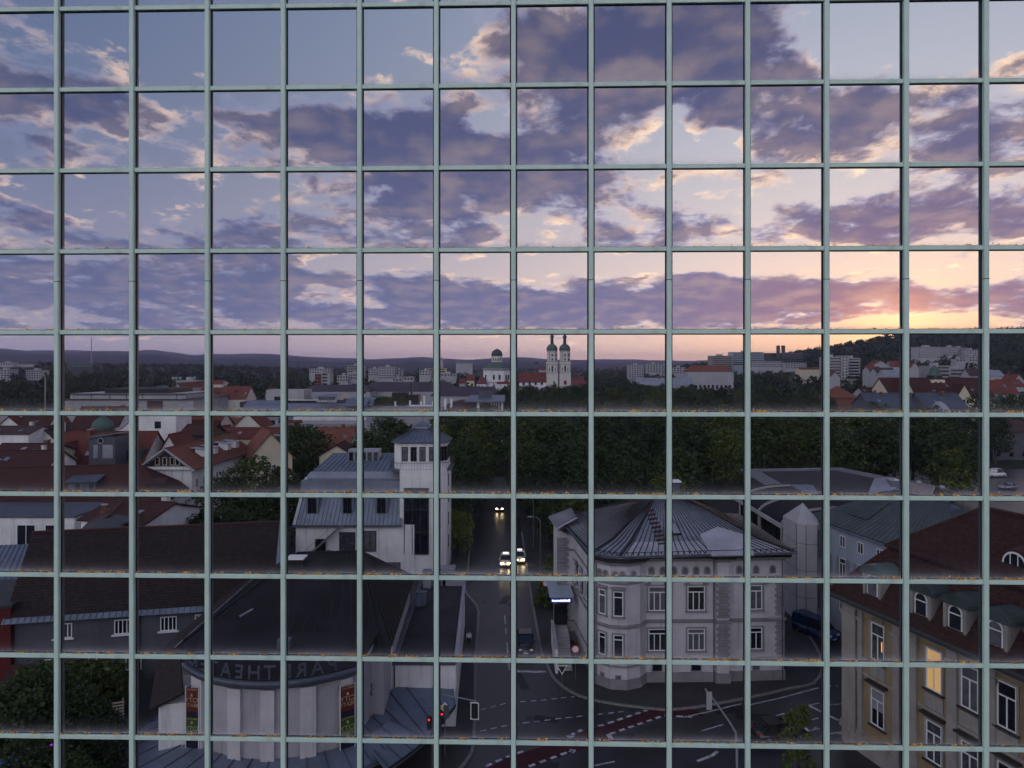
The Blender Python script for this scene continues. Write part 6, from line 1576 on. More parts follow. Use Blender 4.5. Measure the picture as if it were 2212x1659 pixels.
def build_middle():
    # department store with vaulted zinc roofs and a lettered sign
    y = 286; t = thing('department_store', 'department store with curved zinc roofs and white letters on a dark sign', 'store', (at(670, 0, y)[0], y + 20, 0))
    X = lambda u, d=0: at(u, 0, y + d)[0]; Z = lambda v, d=0: at(0, v, y + d)[2]
    KEEP.append((530, 800, 840, 900, y))
    lb(t).box(X(545), y, 0, X(790), y + 46, Z(888)).obj('wall', 'white_render', t)
    for i, (u0, u1, v0, v1, d) in enumerate(((520, 600, 890, 868, 2), (600, 790, 892, 874, 0), (742, 800, 878, 862, 6))):
        n = 6; V = []
        for k in range(n + 1):
            a = k / n * math.pi / 2; V += [(X(u0), y + d + 9 * (1 - math.cos(a)), Z(v0) + (Z(v1) - Z(v0)) * math.sin(a)), (X(u1), y + d + 9 * (1 - math.cos(a)), Z(v0) + (Z(v1) - Z(v0)) * math.sin(a))]
        lb(t).add(V, [(2 * k, 2 * k + 1, 2 * k + 3, 2 * k + 2) for k in range(n)]).obj('curved_roof', 'zinc', t)
    lb(t).box(X(520, 12), y + 11, Z(880, 12), X(800, 12), y + 40, Z(868, 12)).obj('roof_deck', 'gravel_roof', t)
    lb(t).box(X(612, 12), y + 12, Z(874, 12), X(706, 12), y + 12.5, Z(865, 12)).obj('glazed_strip', 'window_glass', t); lb(t).box(X(608, 12), y + 11.8, Z(865, 12), X(710, 12), y + 13, Z(863.5, 12)).obj('strip_edge', 'white_paint', t)
    lb(t).box(X(578, 26), y + 24, Z(872, 26), X(660, 26), y + 36, Z(842, 26)).obj('plant_house', 'pale_concrete', t); lb(t).box(X(596, 26), y + 23.8, Z(868, 26), X(618, 26), y + 24.1, Z(856, 26)).obj('plant_opening', 'window_glass', t)
    lb(t).box(X(676, 28), y + 28, Z(872, 28), X(738, 28), y + 34, Z(850, 28)).obj('louvre_house', 'zinc_pale', t)
    s = lb(t).box(X(688, -1), y - 1.2, Z(873, -1), X(724, -1), y - .8, Z(857, -1)).obj('sign_board', 'slate_grey', t)
    text('sign_text', 'REISCHMANN', 1.3, 'white_paint', s, Vector((X(706, -1), y - 1.3, Z(869, -1))) - Vector(t.location), 0, .05)
    lb(t).plate([(X(684), y - 1.2, Z(857)), (X(728), y - 1.2, Z(857)), (X(722), y + 6, Z(853)), (X(690), y + 6, Z(853))], .3).obj('sign_roof', 'zinc', t)
    lb(t).plate([(X(742), y, Z(876)), (X(790), y, Z(876)), (X(790), y + 8, Z(862)), (X(742), y + 8, Z(862))], .3).obj('pitched_roof', 'zinc', t)
    for i in range(8): lb(t).box(X(748 + i * 5.2), y - .1, Z(887), X(751 + i * 5.2), y + .1, Z(879)).obj('window', 'window_glass', t)
    # long civic hall with patterned wall
    y = 330; X = lambda u, d=0: at(u, 0, y + d)[0]; Z = lambda v, d=0: at(0, v, y + d)[2]
    t = thing('civic_hall', 'long flat civic hall with dark upper storey and mosaic stone wall', 'hall', (X(290), y + 20, 0)); KEEP.append((140, 445, 840, 900, y))
    lb(t).box(X(140), y, 0, X(418), y + 40, Z(864)).obj('stone_wall', 'concrete', t); lb(t).box(X(140), y + 4, Z(864), X(392), y + 36, Z(851)).obj('pale_storey', 'pale_concrete', t)
    lb(t).box(X(205), y + 8, Z(853, 8), X(345), y + 34, Z(840, 8)).obj('dark_storey', 'iron_black', t); lb(t).box(X(140), y + 3, Z(852, 3), X(394), y + 37, Z(850.5, 3)).obj('roof_edge', 'dark_steel', t)
    lb(t).box(X(138), y - .5, Z(864.5), X(420), y + 41, Z(862.5)).obj('lower_roof_edge', 'dark_steel', t); lb(t).box(X(338, 14), y + 14, Z(845, 14), X(350, 14), y + 20, Z(834, 14)).obj('chimney', 'zinc_dark', t)
    g = np.random.default_rng(2); m = MB().box(-.45, -.12, -.35, .45, .1, .35).mesh('stone', 'zinc_pale'); L = Vector(t.location)
    for i in range(150):
        u = g.uniform(150, 405); 
        if 320 < u < 352: continue
        link('stone', m, t, Vector((X(u), y - .02, Z(g.uniform(867, 886)))) - L, None, (g.uniform(.6, 1.4), 1, g.uniform(.5, 1.1)))
    lb(t).box(X(318), y - .2, 0, X(352), y, Z(866)).obj('red_panel', 'tile_dark', t)
    for u in (186, 226, 262, 298, 372): lb(t).box(X(u), y + 3.9, Z(864), X(u) + .4, y + 4, Z(851)).obj('panel_joint', 'slate_grey', t)
    # long palace roofs
    r = hp('long dark purple palace roof stretching before the church', 778, 985, 826, 846, 492, 26, 'hip', 'x', 'white_render', 'purple_roof', show=6, name='palace_wing', cat='palace', hip=6)
    r = hp('second dark purple palace roof nearer the church trees', 930, 1082, 836, 856, 440, 26, 'hip', 'x', 'white_render', 'purple_roof', show=6, name='palace_wing', cat='palace', hip=5)
    r = hp('dark purple palace roof behind the department store', 650, 800, 832, 846, 470, 22, 'hip', 'x', 'white_render', 'purple_roof', show=5, name='palace_wing', cat='palace', hip=5)
    t = thing('copper_onion_tower', 'small green onion-domed turret beside the palace roof', 'tower', (at(781, 0, 420)[0], 420, 0)); z = at(0, 850, 420)[2]; KEEP.append((774, 788, 825, 860, 420))
    MB().box(-2, -2, 0, 2, 2, z).obj('shaft', 'white_render', t); MB().lathe([(2.4, z), (2.9, z + 1.4), (1.8, z + 3.0), (.7, z + 4.2), (.4, z + 6), (.05, z + 8.5)], 12).obj('dome', 'copper_green', t, flat=False)
    # roof garden block with white chimneys, round brown roof, white hall with tall windows
    y = 300; X = lambda u, d=0: at(u, 0, y + d)[0]; Z = lambda v, d=0: at(0, v, y + d)[2]
    t = thing('roof_garden_block', 'block with planted roof terraces, black plant boxes and white chimneys', 'building', (X(880), y + 12, 0)); KEEP.append((795, 960, 845, 895, y))
    lb(t).box(X(798), y, 0, X(965), y + 26, Z(880)).obj('wall', 'grey_render', t); lb(t).box(X(796), y - .4, Z(880), X(967), y + 26.4, Z(878)).obj('roof_edge', 'zinc_pale', t)
    for u0, u1, v0 in ((848, 880, 848), (882, 905, 853)): lb(t).box(X(u0, 14), y + 12, Z(880, 14), X(u1, 14), y + 20, Z(v0, 14)).obj('plant_box', 'iron_black', t)
    for u, v0 in ((852, 868), (884, 866), (908, 868), (934, 868), (960, 866), (915, 856)):
        c = lb(t).box(X(u) - .35, y + 2, Z(880), X(u) + .35, y + 2.7, Z(v0)).obj('chimney_pipe', 'white_paint', t); lb(t).beam((X(u), y + 2.3, Z(878)), (X(u + 7), y + 2.3, Z(880.5)), .7, .6).obj('pipe_elbow', 'white_paint', c)
    lb(t).box(X(885), y + 1, Z(882), X(950), y + 1.4, Z(875)).obj('white_parapet', 'white_render', t)
    lb(t).box(X(887, 16), y + 16, Z(880, 16), X(891, 16), y + 17, Z(826, 16)).obj('flue', 'dark_steel', t)
    for u in (812, 822, 830, 838, 846, 868): tree('bush', X(u, 4), y + 4, 4.5, 'small bush growing on the roof terrace', 'bushes on the roof terrace', .8, name='bush', z=Z(880) - .2)
    t = thing('round_roof_house', 'round house with a brown domed roof behind the street trees', 'house', (at(1000, 0, 272)[0], 280, 0)); KEEP.append((955, 1045, 865, 900, 272))
    z = at(0, 892, 272)[2]; MB().lathe([(8.5, 0), (8.5, z)], 24).obj('wall', 'warm_white', t); MB().lathe([(9.0, z), (8.2, z + 1.8), (6.0, z + 3.4), (3.0, z + 4.4), (.1, z + 4.8)], 28).obj('roof', 'tile_brown', t, flat=False)
    for u, v in ((962, 868), (975, 868)): p = at(u, v, 274); MB().box(-.4, -.4, -3, .4, .4, 1.2).obj('chimney', 'white_paint', t).location = Vector(p) - Vector(t.location)
    y = 262; X = lambda u, d=0: at(u, 0, y + d)[0]; Z = lambda v, d=0: at(0, v, y + d)[2]
    t = thing('tall_window_hall', 'white hall with a row of tall dark windows and grey penthouse', 'hall', (X(1045), y + 10, 0)); KEEP.append((1000, 1085, 845, 900, y))
    lb(t).box(X(1030), y, 0, X(1086), y + 16, Z(866)).obj('wall', 'white_render', t); lb(t).plate([(X(1004), y - 2, Z(865.5)), (X(1090), y - 2, Z(865.5)), (X(1090), y + 18, Z(858)), (X(1010), y + 18, Z(858))], .5).obj('roof', 'zinc', t)
    lb(t).box(X(1034, 8), y + 7, Z(862, 8), X(1062, 8), y + 12, Z(846, 8)).obj('penthouse', 'slate_grey', t)
    for i in range(9): lb(t).box(X(1036 + i * 5.4), y - .1, Z(888), X(1038.8 + i * 5.4), y + .1, Z(870)).obj('window', 'window_glass', t)
build_middle()

def build_church():
    y = 830.0; k = y / FPX
    X = lambda u: (u - U0) * k
    Z = lambda v: EYE - (v - V0) * k
    t = thing('basilica', 'white baroque basilica with twin copper-domed towers, red nave roof and domed octagon', 'church', (X(1140), y, 0)); L = Vector(t.location)
    KEEP.append((1028, 1245, 720, 846, y - 20))
    def oct_(cx, cy, r, cut=.42): return [(cx + a * r, cy + b * r) for a, b in ((-1, -1 + cut), (-1 + cut, -1), (1 - cut, -1), (1, -1 + cut), (1, 1 - cut), (1 - cut, 1), (-1 + cut, 1), (-1, 1 - cut))]
    for uc, half in ((1193.3, 12.3), (1221, 12.3)):
        cx, cy, r = X(uc), y + 8, half * k
        tw = lb(t).box(cx - r, cy - r, 0, cx + r, cy + r, Z(781.5)).obj('tower', 'warm_white', t)
        for v, e in ((806, .9), (836, .9), (782, 1.0), (788, .4)): lb(t).box(cx - r - e * .6, cy - r - e * .6, Z(v), cx + r + e * .6, cy + r + e * .6, Z(v) + .9).obj('cornice', 'concrete', tw)
        for s in (-1, 1): lb(t).box(cx + s * (r - .7) - .7, cy - r - .25, Z(806) + .9, cx + s * (r - .7) + .7, cy - r, Z(788)).obj('pilaster', 'concrete', tw)
        sh = lb(t).prism(oct_(cx, cy, r * .84), Z(781.5), Z(758)).obj('belfry', 'warm_white', t)
        lb(t).prism(oct_(cx, cy, r * .92), Z(759), Z(757)).obj('belfry_cornice', 'concrete', sh)
        f = oct_(cx, cy, r * .84)
        for a, b in ((1, 2), (2, 3)):
            for v in (779, 770): 
                mx, my = (f[a][0] + f[b][0]) / 2 - L.x, (f[a][1] + f[b][1]) / 2 - L.y; small_window(sh, mx, my, Z(v), 1.9, 2.6 if v > 775 else 3.0, math.atan2(f[b][1] - f[a][1], f[b][0] - f[a][0]))
        for a in (1, 2, 3): lb(t).box(f[a][0] - .45, f[a][1] - .45, Z(781), f[a][0] + .45, f[a][1] + .35, Z(758)).obj('belfry_pilaster', 'concrete', sh)
        b = MB().lathe([(r * .95, Z(757)), (r * 1.0, Z(754)), (r * .92, Z(749.5)), (r * .62, Z(745)), (r * .32, Z(743))], 20, (cx - L.x, cy - L.y)).obj('tower_dome', 'copper_green', t, flat=False)
        MB().lathe([(r * .30, Z(744)), (r * .27, Z(729)), (r * .38, Z(728.5)), (r * .36, Z(726)), (r * .12, Z(722)), (r * .05, Z(716))], 12, (cx - L.x, cy - L.y)).obj('lantern', 'copper_dark', b)
        small_window(tw, cx - L.x, cy - r - .02 - L.y, Z(803), 2.0, 7.0); small_window(tw, cx - 3.3 - L.x, cy - r - .02 - L.y, Z(802), .9, 4.6); small_window(tw, cx + 3.3 - L.x, cy - r - .02 - L.y, Z(802), .9, 4.6)
        if uc > 1200:
            c = lb(t).box(cx - 1.7, cy - r - .2, Z(831) , cx + 1.7, cy - r, Z(822)).obj('clock_face', 'sign_red', tw); lb(t).box(cx - 1.2, cy - r - .3, Z(829.5), cx + 1.2, cy - r - .2, Z(823.5)).obj('clock_dial', 'dark_steel', c)
        else: small_window(tw, cx + 2 - L.x, cy - r - .02 - L.y, Z(829), 1.6, 3)
    x0, x1 = X(1122), X(1206); yr = y + 4
    lb(t).box(x0, yr, 0, x1, yr + 20, Z(825.7)).obj('nave_wall', 'white_render', t)
    lb(t).plate([(x0 - 1, yr - 1, Z(826)), (x1, yr - 1, Z(826)), (x1, yr + 10, Z(804.5)), (x0 - 1, yr + 10, Z(804.5))], .5).obj('nave_roof', 'tile_far', t); lb(t).plate([(x0 - 1, yr + 21, Z(826)), (x1, yr + 21, Z(826)), (x1, yr + 10, Z(804.5)), (x0 - 1, yr + 10, Z(804.5))], .5).obj('nave_roof', 'tile_far', t)
    lb(t).box(x0, yr - 5, 0, x1, yr, Z(834)).obj('side_aisle', 'white_render', t)
    for i in range(6):
        small_window(t, x0 + (i + .7) * (x1 - x0) / 6.4 - L.x, yr - L.y, Z(832), 2.6, 3.2); small_window(t, x0 + (i + .7) * (x1 - x0) / 6.4 - L.x, yr - 5 - L.y, Z(845), 2.4, 4.0)
    cx, cy, r = X(1073), y + 12, 29.5 * k
    o8 = oct_(cx, cy, r, .48); dr = lb(t).prism(o8, 0, Z(797)).obj('octagon', 'white_render', t)
    for v, e in ((800, .05), (797.6, .09), (827, .04)): lb(t).prism(oct_(cx, cy, r * (1 + e), .48), Z(v), Z(v) + 1.0).obj('octagon_cornice', 'concrete', dr)
    for a, b, ts in ((1, 2, (.3, .7)), (2, 3, (.35, .7)), (0, 1, (.4,))):
        for q in ts: small_window(dr, o8[a][0] + (o8[b][0] - o8[a][0]) * q - L.x, o8[a][1] + (o8[b][1] - o8[a][1]) * q - L.y, Z(820), 2.4, 5.5, math.atan2(o8[b][1] - o8[a][1], o8[b][0] - o8[a][0]))
    MB().lathe([(r * 1.06, Z(797)), (r * .96, Z(792.5)), (r * .78, Z(787.5)), (r * .50, Z(783)), (r * .38, Z(782))], 8, (cx - L.x, cy - L.y), R(22.5), R(382.5)).obj('octagon_roof', 'copper_green', t)
    MB().lathe([(r * .39, Z(783)), (r * .39, Z(769.5)), (r * .43, Z(769.3)), (r * .43, Z(768.5))], 8, (cx - L.x, cy - L.y)).obj('lantern_drum', 'warm_white', t)
    MB().lathe([(r * .42, Z(768.6)), (r * .41, Z(764)), (r * .33, Z(758.5)), (r * .17, Z(755)), (r * .03, Z(753.5)), (.15, Z(750))], 20, (cx - L.x, cy - L.y)).obj('lantern_dome', 'copper_dark', t, flat=False)
    for q in (-.22, -.07, .08, .23): small_window(t, cx + q * r * 1.1 - L.x, cy - r * .385 - L.y, Z(779.5), 1.1, 3.2)
    for u0, u1, un in ((1030, 1050, 1), (1075, 1101, -1)):
        a, b = X(u0), X(u1); lb(t).box(a, y - 6, 0, b, y + 6, Z(828)).obj('chapel', 'white_render', t)
        lb(t).plate([(a - 1, y - 7, Z(828.5)), (b + 1, y - 7, Z(828.5)), (b + (0 if un > 0 else -5), y + 4, Z(813)), (a + (5 if un > 0 else 0), y + 4, Z(813))], .4).obj('chapel_roof', 'tile_far', t)
        for q in (.25, .6): small_window(t, a + (b - a) * q - L.x, y - 6 - L.y, Z(838), 1.8, 3.2)
    lb(t).box(X(1030), y - 8, 0, X(1106), y - 2, Z(834)).obj('lower_chapels', 'white_render', t)
    p = (X(1067), y - 9); MB().lathe([(2.4, 0), (2.4, Z(838)), (1.5, Z(834)), (.7, Z(830)), (.1, Z(826))], 10, (p[0] - L.x, p[1] - L.y)).obj('chapel_turret', 'slate_grey', t)
build_church()

def build_right():
    # school with big red roof, two pale gables and green cupola
    y = 330.0; X = lambda u, d=0: at(u, 0, y + d)[0]; Z = lambda v, d=0: at(0, v, y + d)[2]
    r = hp('large school with a broad dark red roof, two pointed gables and green cupola', 1926, 2150, 817, 858, y, 22, 'gable', 'x', 'cream', 'tile_dark', wins=(('S', 14, 1, 1.3, 1.8, 12.6, 3, 2.0),), show=25, name='school', cat='school'); L = Vector(r.location)
    for ua, ub, va in ((1936, 1976, 821), (2060, 2096, 830)):
        a, b, m = X(ua) - L.x, X(ub) - L.x, (X(ua) + X(ub)) / 2 - L.x; yy = y - 1.6 - L.y; z0, z1 = Z(860) - L.z, Z(va) - L.z
        g = MB().add([(a, yy, 0), (b, yy, 0), (b, yy, z0), (m, yy, z1), (a, yy, z0)] + [(a, yy + 9, 0), (b, yy + 9, 0), (b, yy + 9, z0), (m, yy + 9, z1), (a, yy + 9, z0)], [(0, 1, 2, 3, 4), (9, 8, 7, 6, 5), (1, 6, 7, 2), (0, 4, 9, 5)]).obj('gable_bay', 'cream', r)
        for p, q in (((a - .4, z0 - .3), (m, z1 + .3)), ((b + .4, z0 - .3), (m, z1 + .3))): MB().plate([(p[0], yy - .4, p[1]), (q[0], yy - .4, q[1]), (q[0], yy + 10, q[1]), (p[0], yy + 10, p[1])], .3).obj('gable_roof', 'tile_dark', g)
        for q in (-1.6, 0, 1.6): small_window(g, m + q, yy, z0 - 2.6, 1.1, 2.0)
    c = X(2049) - L.x; zz = Z(836) - L.z; b = MB().box(c - 3.2, -3, zz - 2, c + 3.2, 3, zz + 3.2).obj('cupola_base', 'cream', r); 
    for q in (-1.2, 1.2): small_window(b, c + q, -3, zz + .6, 1.1, 1.6)
    MB().box(c - 2.4, -2.4, zz + 3.2, c + 2.4, 2.4, zz + 5.2).obj('cupola_open', 'dark_timber', b); MB().lathe([(3.2, zz + 5.2), (2.4, zz + 6.4), (2.0, zz + 8.6), (.9, zz + 9.4), (.1, zz + 10.2)], 8, (c, 0)).obj('cupola_roof', 'copper_green', r)
    hp('red pyramid roofed house in the trees below the slab block', 1796, 1850, 836, 860, 335, 14, 'hip', 'x', 'brick_red', 'tile_orange', hip=5.0, show=8)
    hp('dark red roof with white eaves left of the school', 1868, 1925, 838, 852, 345, 12, 'gable', 'x', 'white_render', 'tile_dark', show=8)
    hp('dark slate roof building in front of the school', 1880, 2000, 850, 878, 262, 14, 'gable', 'x', 'slate_grey', 'zinc_dark', show=12, name='slate_house')
    hp('dark slate roof building with a pale pointed metal gable', 2000, 2090, 850, 880, 258, 14, 'gable', 'x', 'slate_grey', 'zinc_dark', show=12, name='slate_house')
    t = thing('pointed_gable', 'pale metal pointed gable front below the school roof', 'gable', (at(2030, 0, 255)[0], 255, 0)); z = at(0, 866, 255)[2]; MB().lathe([(4.2, 0), (4.2, z - 6), (3.2, z - 3.0), (1.6, z - .8), (.1, z)], 10).obj('front', 'zinc_pale', t); MB().box(-.2, -4.3, z - 6, .2, -3.0, z - 3).obj('slit', 'slate_grey', t)
    hp('grey ridged roof hall behind the bright tree tops', 1378, 1500, 817, 832, 560, 22, 'gable', 'x', 'white_render', 'zinc_pale', show=3, name='grey_hall', cat='hall')
    hp('long white convent with a red roof on the slope', 1486, 1585, 790, 803, 640, 18, 'hip', 'x', 'white_render', 'tile_orange', wins=(('S', 10, 2, 1.8, 2.6, 4, 4.6, 2.5),), show=15, name='convent', cat='convent', hip=6)
    hp('beige row of low houses above the trees', 1728, 1782, 794, 798, 760, 14, 'gable', 'x', 'cream', 'tile_far', wins=(('S', 9, 1, 1.6, 2.0, 3, 3, 1.5),), show=8)
    hp('beige row of low houses next to the slab block', 1784, 1832, 795, 799, 770, 14, 'gable', 'x', 'cream', 'tile_far', wins=(('S', 9, 1, 1.6, 2.0, 3, 3, 1.5),), show=8)
    # hospital on the ridge
    bk('brown end block of the hospital on the ridge', 1538, 1582, 769, 800, 1080, 24, 7, 4, 'sandstone', name='hospital', cat='hospital', bands=True)
    bk('grey banded main block of the hospital on the ridge', 1582, 1650, 761, 800, 1090, 22, 7, 6, 'blue_grey', name='hospital', cat='hospital', bands=True)
    bk('dark curved long block of the hospital on the ridge', 1650, 1735, 763, 796, 1110, 20, 6, 8, 'slate_grey', name='hospital', cat='hospital', bands=True, roofbox=False)
    bk('white lower wing of the hospital with paired windows', 1620, 1690, 781, 797, 1040, 14, 3, 12, name='hospital', cat='hospital', roofbox=False)
    bk('white right wing of the hospital with paired windows', 1696, 1742, 784, 797, 1030, 14, 3, 8, name='hospital', cat='hospital', roofbox=False)
    for u in (1681, 1692):
        p = at(u, 752, 1100); tag(MB().box(-2.2, -2.2, -14, 2.2, 2.2, 4).obj('boiler_chimney', 'slate_grey'), 'square dark chimney on the hospital roof, %s of two' % ('left' if u < 1690 else 'right'), 'chimney', 'hospital chimneys').location = p
    bk('white tower block with blue stairwell left of the convent', 1358, 1391, 789, 818, 1000, 16, 8, 6, side=2)
    bk('pale tower block behind the stairwell tower', 1398, 1428, 786, 806, 1150, 16, 5, 5)
    bk('pale tower block right of the stairwell tower', 1430, 1443, 789, 808, 1180, 14, 5, 3)
    bk('small white flats behind the convent trees', 1455, 1480, 794, 806, 980, 12, 3, 4)
    bk('banded slab block of flats with white lift tower below the hill', 1785, 1818, 772, 815, 700, 16, 9, 7, 'pale_concrete', bands=True)
    bk('white lift tower joined to the banded slab block', 1818, 1832, 769, 815, 698, 14, 9, 2, 'pale_concrete', roofbox=False)
    bk('banded right half of the slab block below the hill', 1832, 1858, 774, 806, 704, 16, 7, 5, 'pale_concrete', bands=True)
    bk('pale slab of flats high on the hillside', 1984, 2034, 750, 764, 930, 18, 5, 9, 'pale_concrete')
    bk('white terraced flats high on the hillside, left part', 2048, 2068, 750, 762, 950, 16, 4, 5); bk('grey middle part of the terraced flats on the hillside', 2068, 2088, 752, 762, 954, 16, 4, 4, 'concrete'); bk('white right part of the terraced flats on the hillside', 2088, 2116, 756, 764, 940, 16, 3, 5)
    bk('white terraced villa flats above the school roof', 2010, 2052, 791, 812, 560, 16, 4, 6, bands=True); bk('long white balcony flats above the school cupola', 2052, 2092, 797, 815, 570, 14, 3, 7, bands=True)
    bk('small white house with flat roof on the hillside', 2066, 2086, 776, 784, 760, 10, 1, 3, name='white_house', cat='house'); bk('white cube house at the hillside edge', 2094, 2112, 770, 780, 800, 10, 2, 3, name='white_house', cat='house')
    H = [('red roofed house with a white gable on the slope', 1880, 1925, 779, 793, 620, 'y'), ('red roofed farmhouse halfway up the slope', 1925, 1965, 780, 792, 660, 'x'), ('brown roofed house below the slope', 1895, 1935, 795, 805, 520, 'x'),
         ('white gabled house with red roof on the slope', 1966, 1985, 782, 795, 560, 'y'), ('red roofed house left of the slab block trees', 1792, 1815, 803, 815, 480, 'y'), ('pale roofed house at the edge of the slope wood', 1912, 1942, 800, 812, 470, 'x'),
         ('small red roof among the hillside trees', 1878, 1905, 792, 800, 560, 'x'), ('house with pale roof at the right edge', 2140, 2170, 800, 812, 470, 'x'), ('red roofed houses group at the right edge', 2165, 2215, 820, 835, 400, 'x'),
         ('dark red long roof at the right edge of the town', 2140, 2200, 822, 850, 350, 'x'), ('white gabled house at the right edge', 2190, 2212, 808, 822, 430, 'y'), ('brown roof beside the terraced villa flats', 2095, 2135, 797, 812, 520, 'x'),
         ('red roof behind the basilica towers', 1236, 1262, 813, 822, 880, 'x'), ('low red roof beside the basilica', 1238, 1270, 824, 832, 780, 'x'), ('red roofed house under the far ridge', 1165, 1180, 793, 799, 1100, 'x'), ('pink house with red roof left of the basilica', 1008, 1024, 810, 822, 780, 'x'),
         ('small red roof at the end of the palace', 992, 1004, 818, 828, 560, 'x'), ('grey-roofed house in the trees on the right', 2145, 2225, 908, 932, 235, 'x')]
    for l, u0, u1, vr, ve, y, ax in H:
        hp(l, u0, u1, vr, ve, y, 11 if y > 300 else 9, 'gable', ax, 'cream' if 'pink' in l else 'slate_grey' if 'grey-roofed' in l else 'white_render', 'tile_brown' if 'brown' in l or 'grey' in l else 'zinc_pale' if 'pale roof' in l else 'tile_far', wins=(('S', 3, 1, 1.3, 1.4, 2.2, 3, 1.2),), show=1, group=None)
    t = thing('copper_turret', 'small green domed turret in the trees at the right edge', 'turret', (at(2158, 0, 300)[0], 300, 0)); z = at(0, 860, 300)[2]; KEEP.append((2148, 2168, 850, 870, 300)); MB().lathe([(2.6, 0), (2.6, z - 1.5)], 10).obj('shaft', 'cream', t); MB().lathe([(4.4, z - 1.5), (3.6, z - .4), (1.4, z + .5), (.3, z + 1.6), (.05, z + 3)], 14).obj('dome', 'copper_green', t, flat=False)
build_right()

def build_far_left():
    bk('white tower block at the far left edge', -12, 21, 799, 818, 900, 16, 5, 5); bk('white tower block in the woods at the far left', 56, 89, 800, 818, 930, 16, 5, 6, bands=False)
    bk('long pale hall in the far woods at the left', 38, 72, 786, 792, 1500, 20, 1, 8, name='far_hall', cat='hall', roofbox=False); bk('white houses row at the far left slope', -5, 28, 783, 792, 1500, 16, 2, 6, name='white_house', cat='house')
    t = bk('green factory hall with a thin mast in the far woods', 148, 196, 786, 798, 1500, 40, 1, 6, 'copper_green', name='factory', cat='factory', roofbox=False)
    MB().tube([(22, -15, 10), (22, -15, 62)], .9, 6).obj('mast', 'zinc_pale', t)
    for i, (u0, u1) in enumerate(((376, 392), (392, 410), (408, 426))):
        hp('red roofed white row house left of the far red roofs, %s of three' % ('first', 'second', 'third')[i], u0, u1, 828 - i * 1.5, 838 - i * 1.5, 470 + i * 12, 22, 'gable', 'y', 'white_render', 'tile_far', wins=(('S', 2, 2, 1.6, 1.5, 3, 3.4, 1.0),), show=10)
    bk('white flats behind the red row houses', 380, 425, 823, 832, 520, 12, 2, 10)
    for l, u0, u1, vr, ve, y, tl in (('long red roof beyond the civic hall', 425, 505, 838, 858, 385, 'tile_far'), ('red roof left of the store roofs', 478, 530, 835, 862, 370, 'tile_far'), ('low red roofs at the far wood edge', 440, 480, 822, 830, 640, 'tile_far')):
        hp(l, u0, u1, vr, ve, y, 16, 'gable', 'x', 'warm_white', tl, show=12)
    hp('white stepped gable house with round window and red roof', 573, 592, 838, 852, 400, 10, 'gable', 'y', 'white_render', 'tile_orange', show=14, wins=(('S', 1, 1, 1.8, 2.0, 13, 3, 1),))
    bk('brick and white tower flats above the store', 680, 692, 808, 835, 640, 14, 5, 2, 'brick_red', roofbox=False); bk('white half of the brick and white tower flats', 692, 712, 806, 836, 642, 14, 5, 1, roofbox=False); bk('white stair tower of the tower flats', 690, 698, 801, 830, 650, 8, 0, 0, roofbox=True)
    bk('white terraced flats on the far slope above the tower flats', 668, 712, 797, 806, 900, 16, 2, 8)
    bk('white banded flats right of the tower flats', 750, 784, 790, 803, 900, 16, 3, 7, bands=True); bk('white low flats with large windows below the banded flats', 728, 752, 812, 824, 720, 14, 2, 4); bk('white low flats beside the large windowed flats', 752, 776, 808, 820, 725, 14, 2, 5)
    bk('white stepped high flats in the middle distance', 818, 852, 793, 815, 860, 18, 5, 6); bk('white flats left of the stepped high flats', 796, 818, 797, 812, 880, 16, 3, 4); bk('white flats right of the stepped high flats', 852, 868, 799, 812, 870, 14, 3, 3)
    bk('banded office block below the tall chimney', 925, 962, 796, 812, 900, 20, 4, 7, 'cream', bands=True, name='office_block', cat='office block'); bk('pale factory building left of the banded office', 906, 930, 801, 820, 860, 18, 2, 4, 'pale_concrete', name='factory', cat='factory'); bk('white works hall right of the banded office', 952, 985, 808, 818, 830, 14, 1, 5, name='factory', cat='factory')
    bk('long white hall on the far plain', 1060, 1080, 792, 797, 1300, 16, 1, 5, name='far_hall', cat='hall', roofbox=False); bk('white shed with red stripe on the far plain', 985, 1020, 784, 790, 1900, 20, 1, 5, name='far_hall', cat='hall', roofbox=False)
    bk('white flat-roofed villa above the palace roof', 848, 868, 818, 826, 620, 12, 1, 3, name='white_house', cat='house'); bk('white rounded villa above the palace roof', 872, 892, 815, 825, 600, 12, 1, 3, name='white_house', cat='house', roofbox=False)
    p = at(954, 806, 905); t = thing('tall_chimney', 'tall pale factory chimney on the horizon', 'chimney', (p[0], 905, 0)); KEEP.append((948, 960, 770, 800, 905)); MB().lathe([(3.4, 0), (2.6, at(0, 776, 905)[2])], 14).obj('stack', 'pale_concrete', t); MB().tube([(0, 0, at(0, 776, 905)[2]), (0, 0, at(0, 771, 905)[2])], .4, 5).obj('rod', 'dark_steel', t)
    p = at(941, 806, 895); t = thing('crane_mast', 'rust coloured lattice mast beside the tall chimney', 'mast', (p[0], 895, 0)); z = at(0, 779, 895)[2]
    for sx in (-1, 1):
        for sy in (-1, 1): MB().beam((sx * 2, sy * 2, 0), (sx * 1.2, sy * 1.2, z), .8, .8).obj('post', 'brick_red', t)
    for i in range(9): MB().box(-2, -2, i * z / 9, 2, 2, i * z / 9 + .7).obj('ring', 'brick_red', t)
    p = at(363, 757, 7600); t = thing('radio_mast', 'thin radio mast on the crest of the far hills', 'mast', (p[0], 7600, p[2] - 30)); MB().tube([(0, 0, 0), (0, 0, 110)], 2.2, 5, 1.0).obj('shaft', 'steel_grey', t)
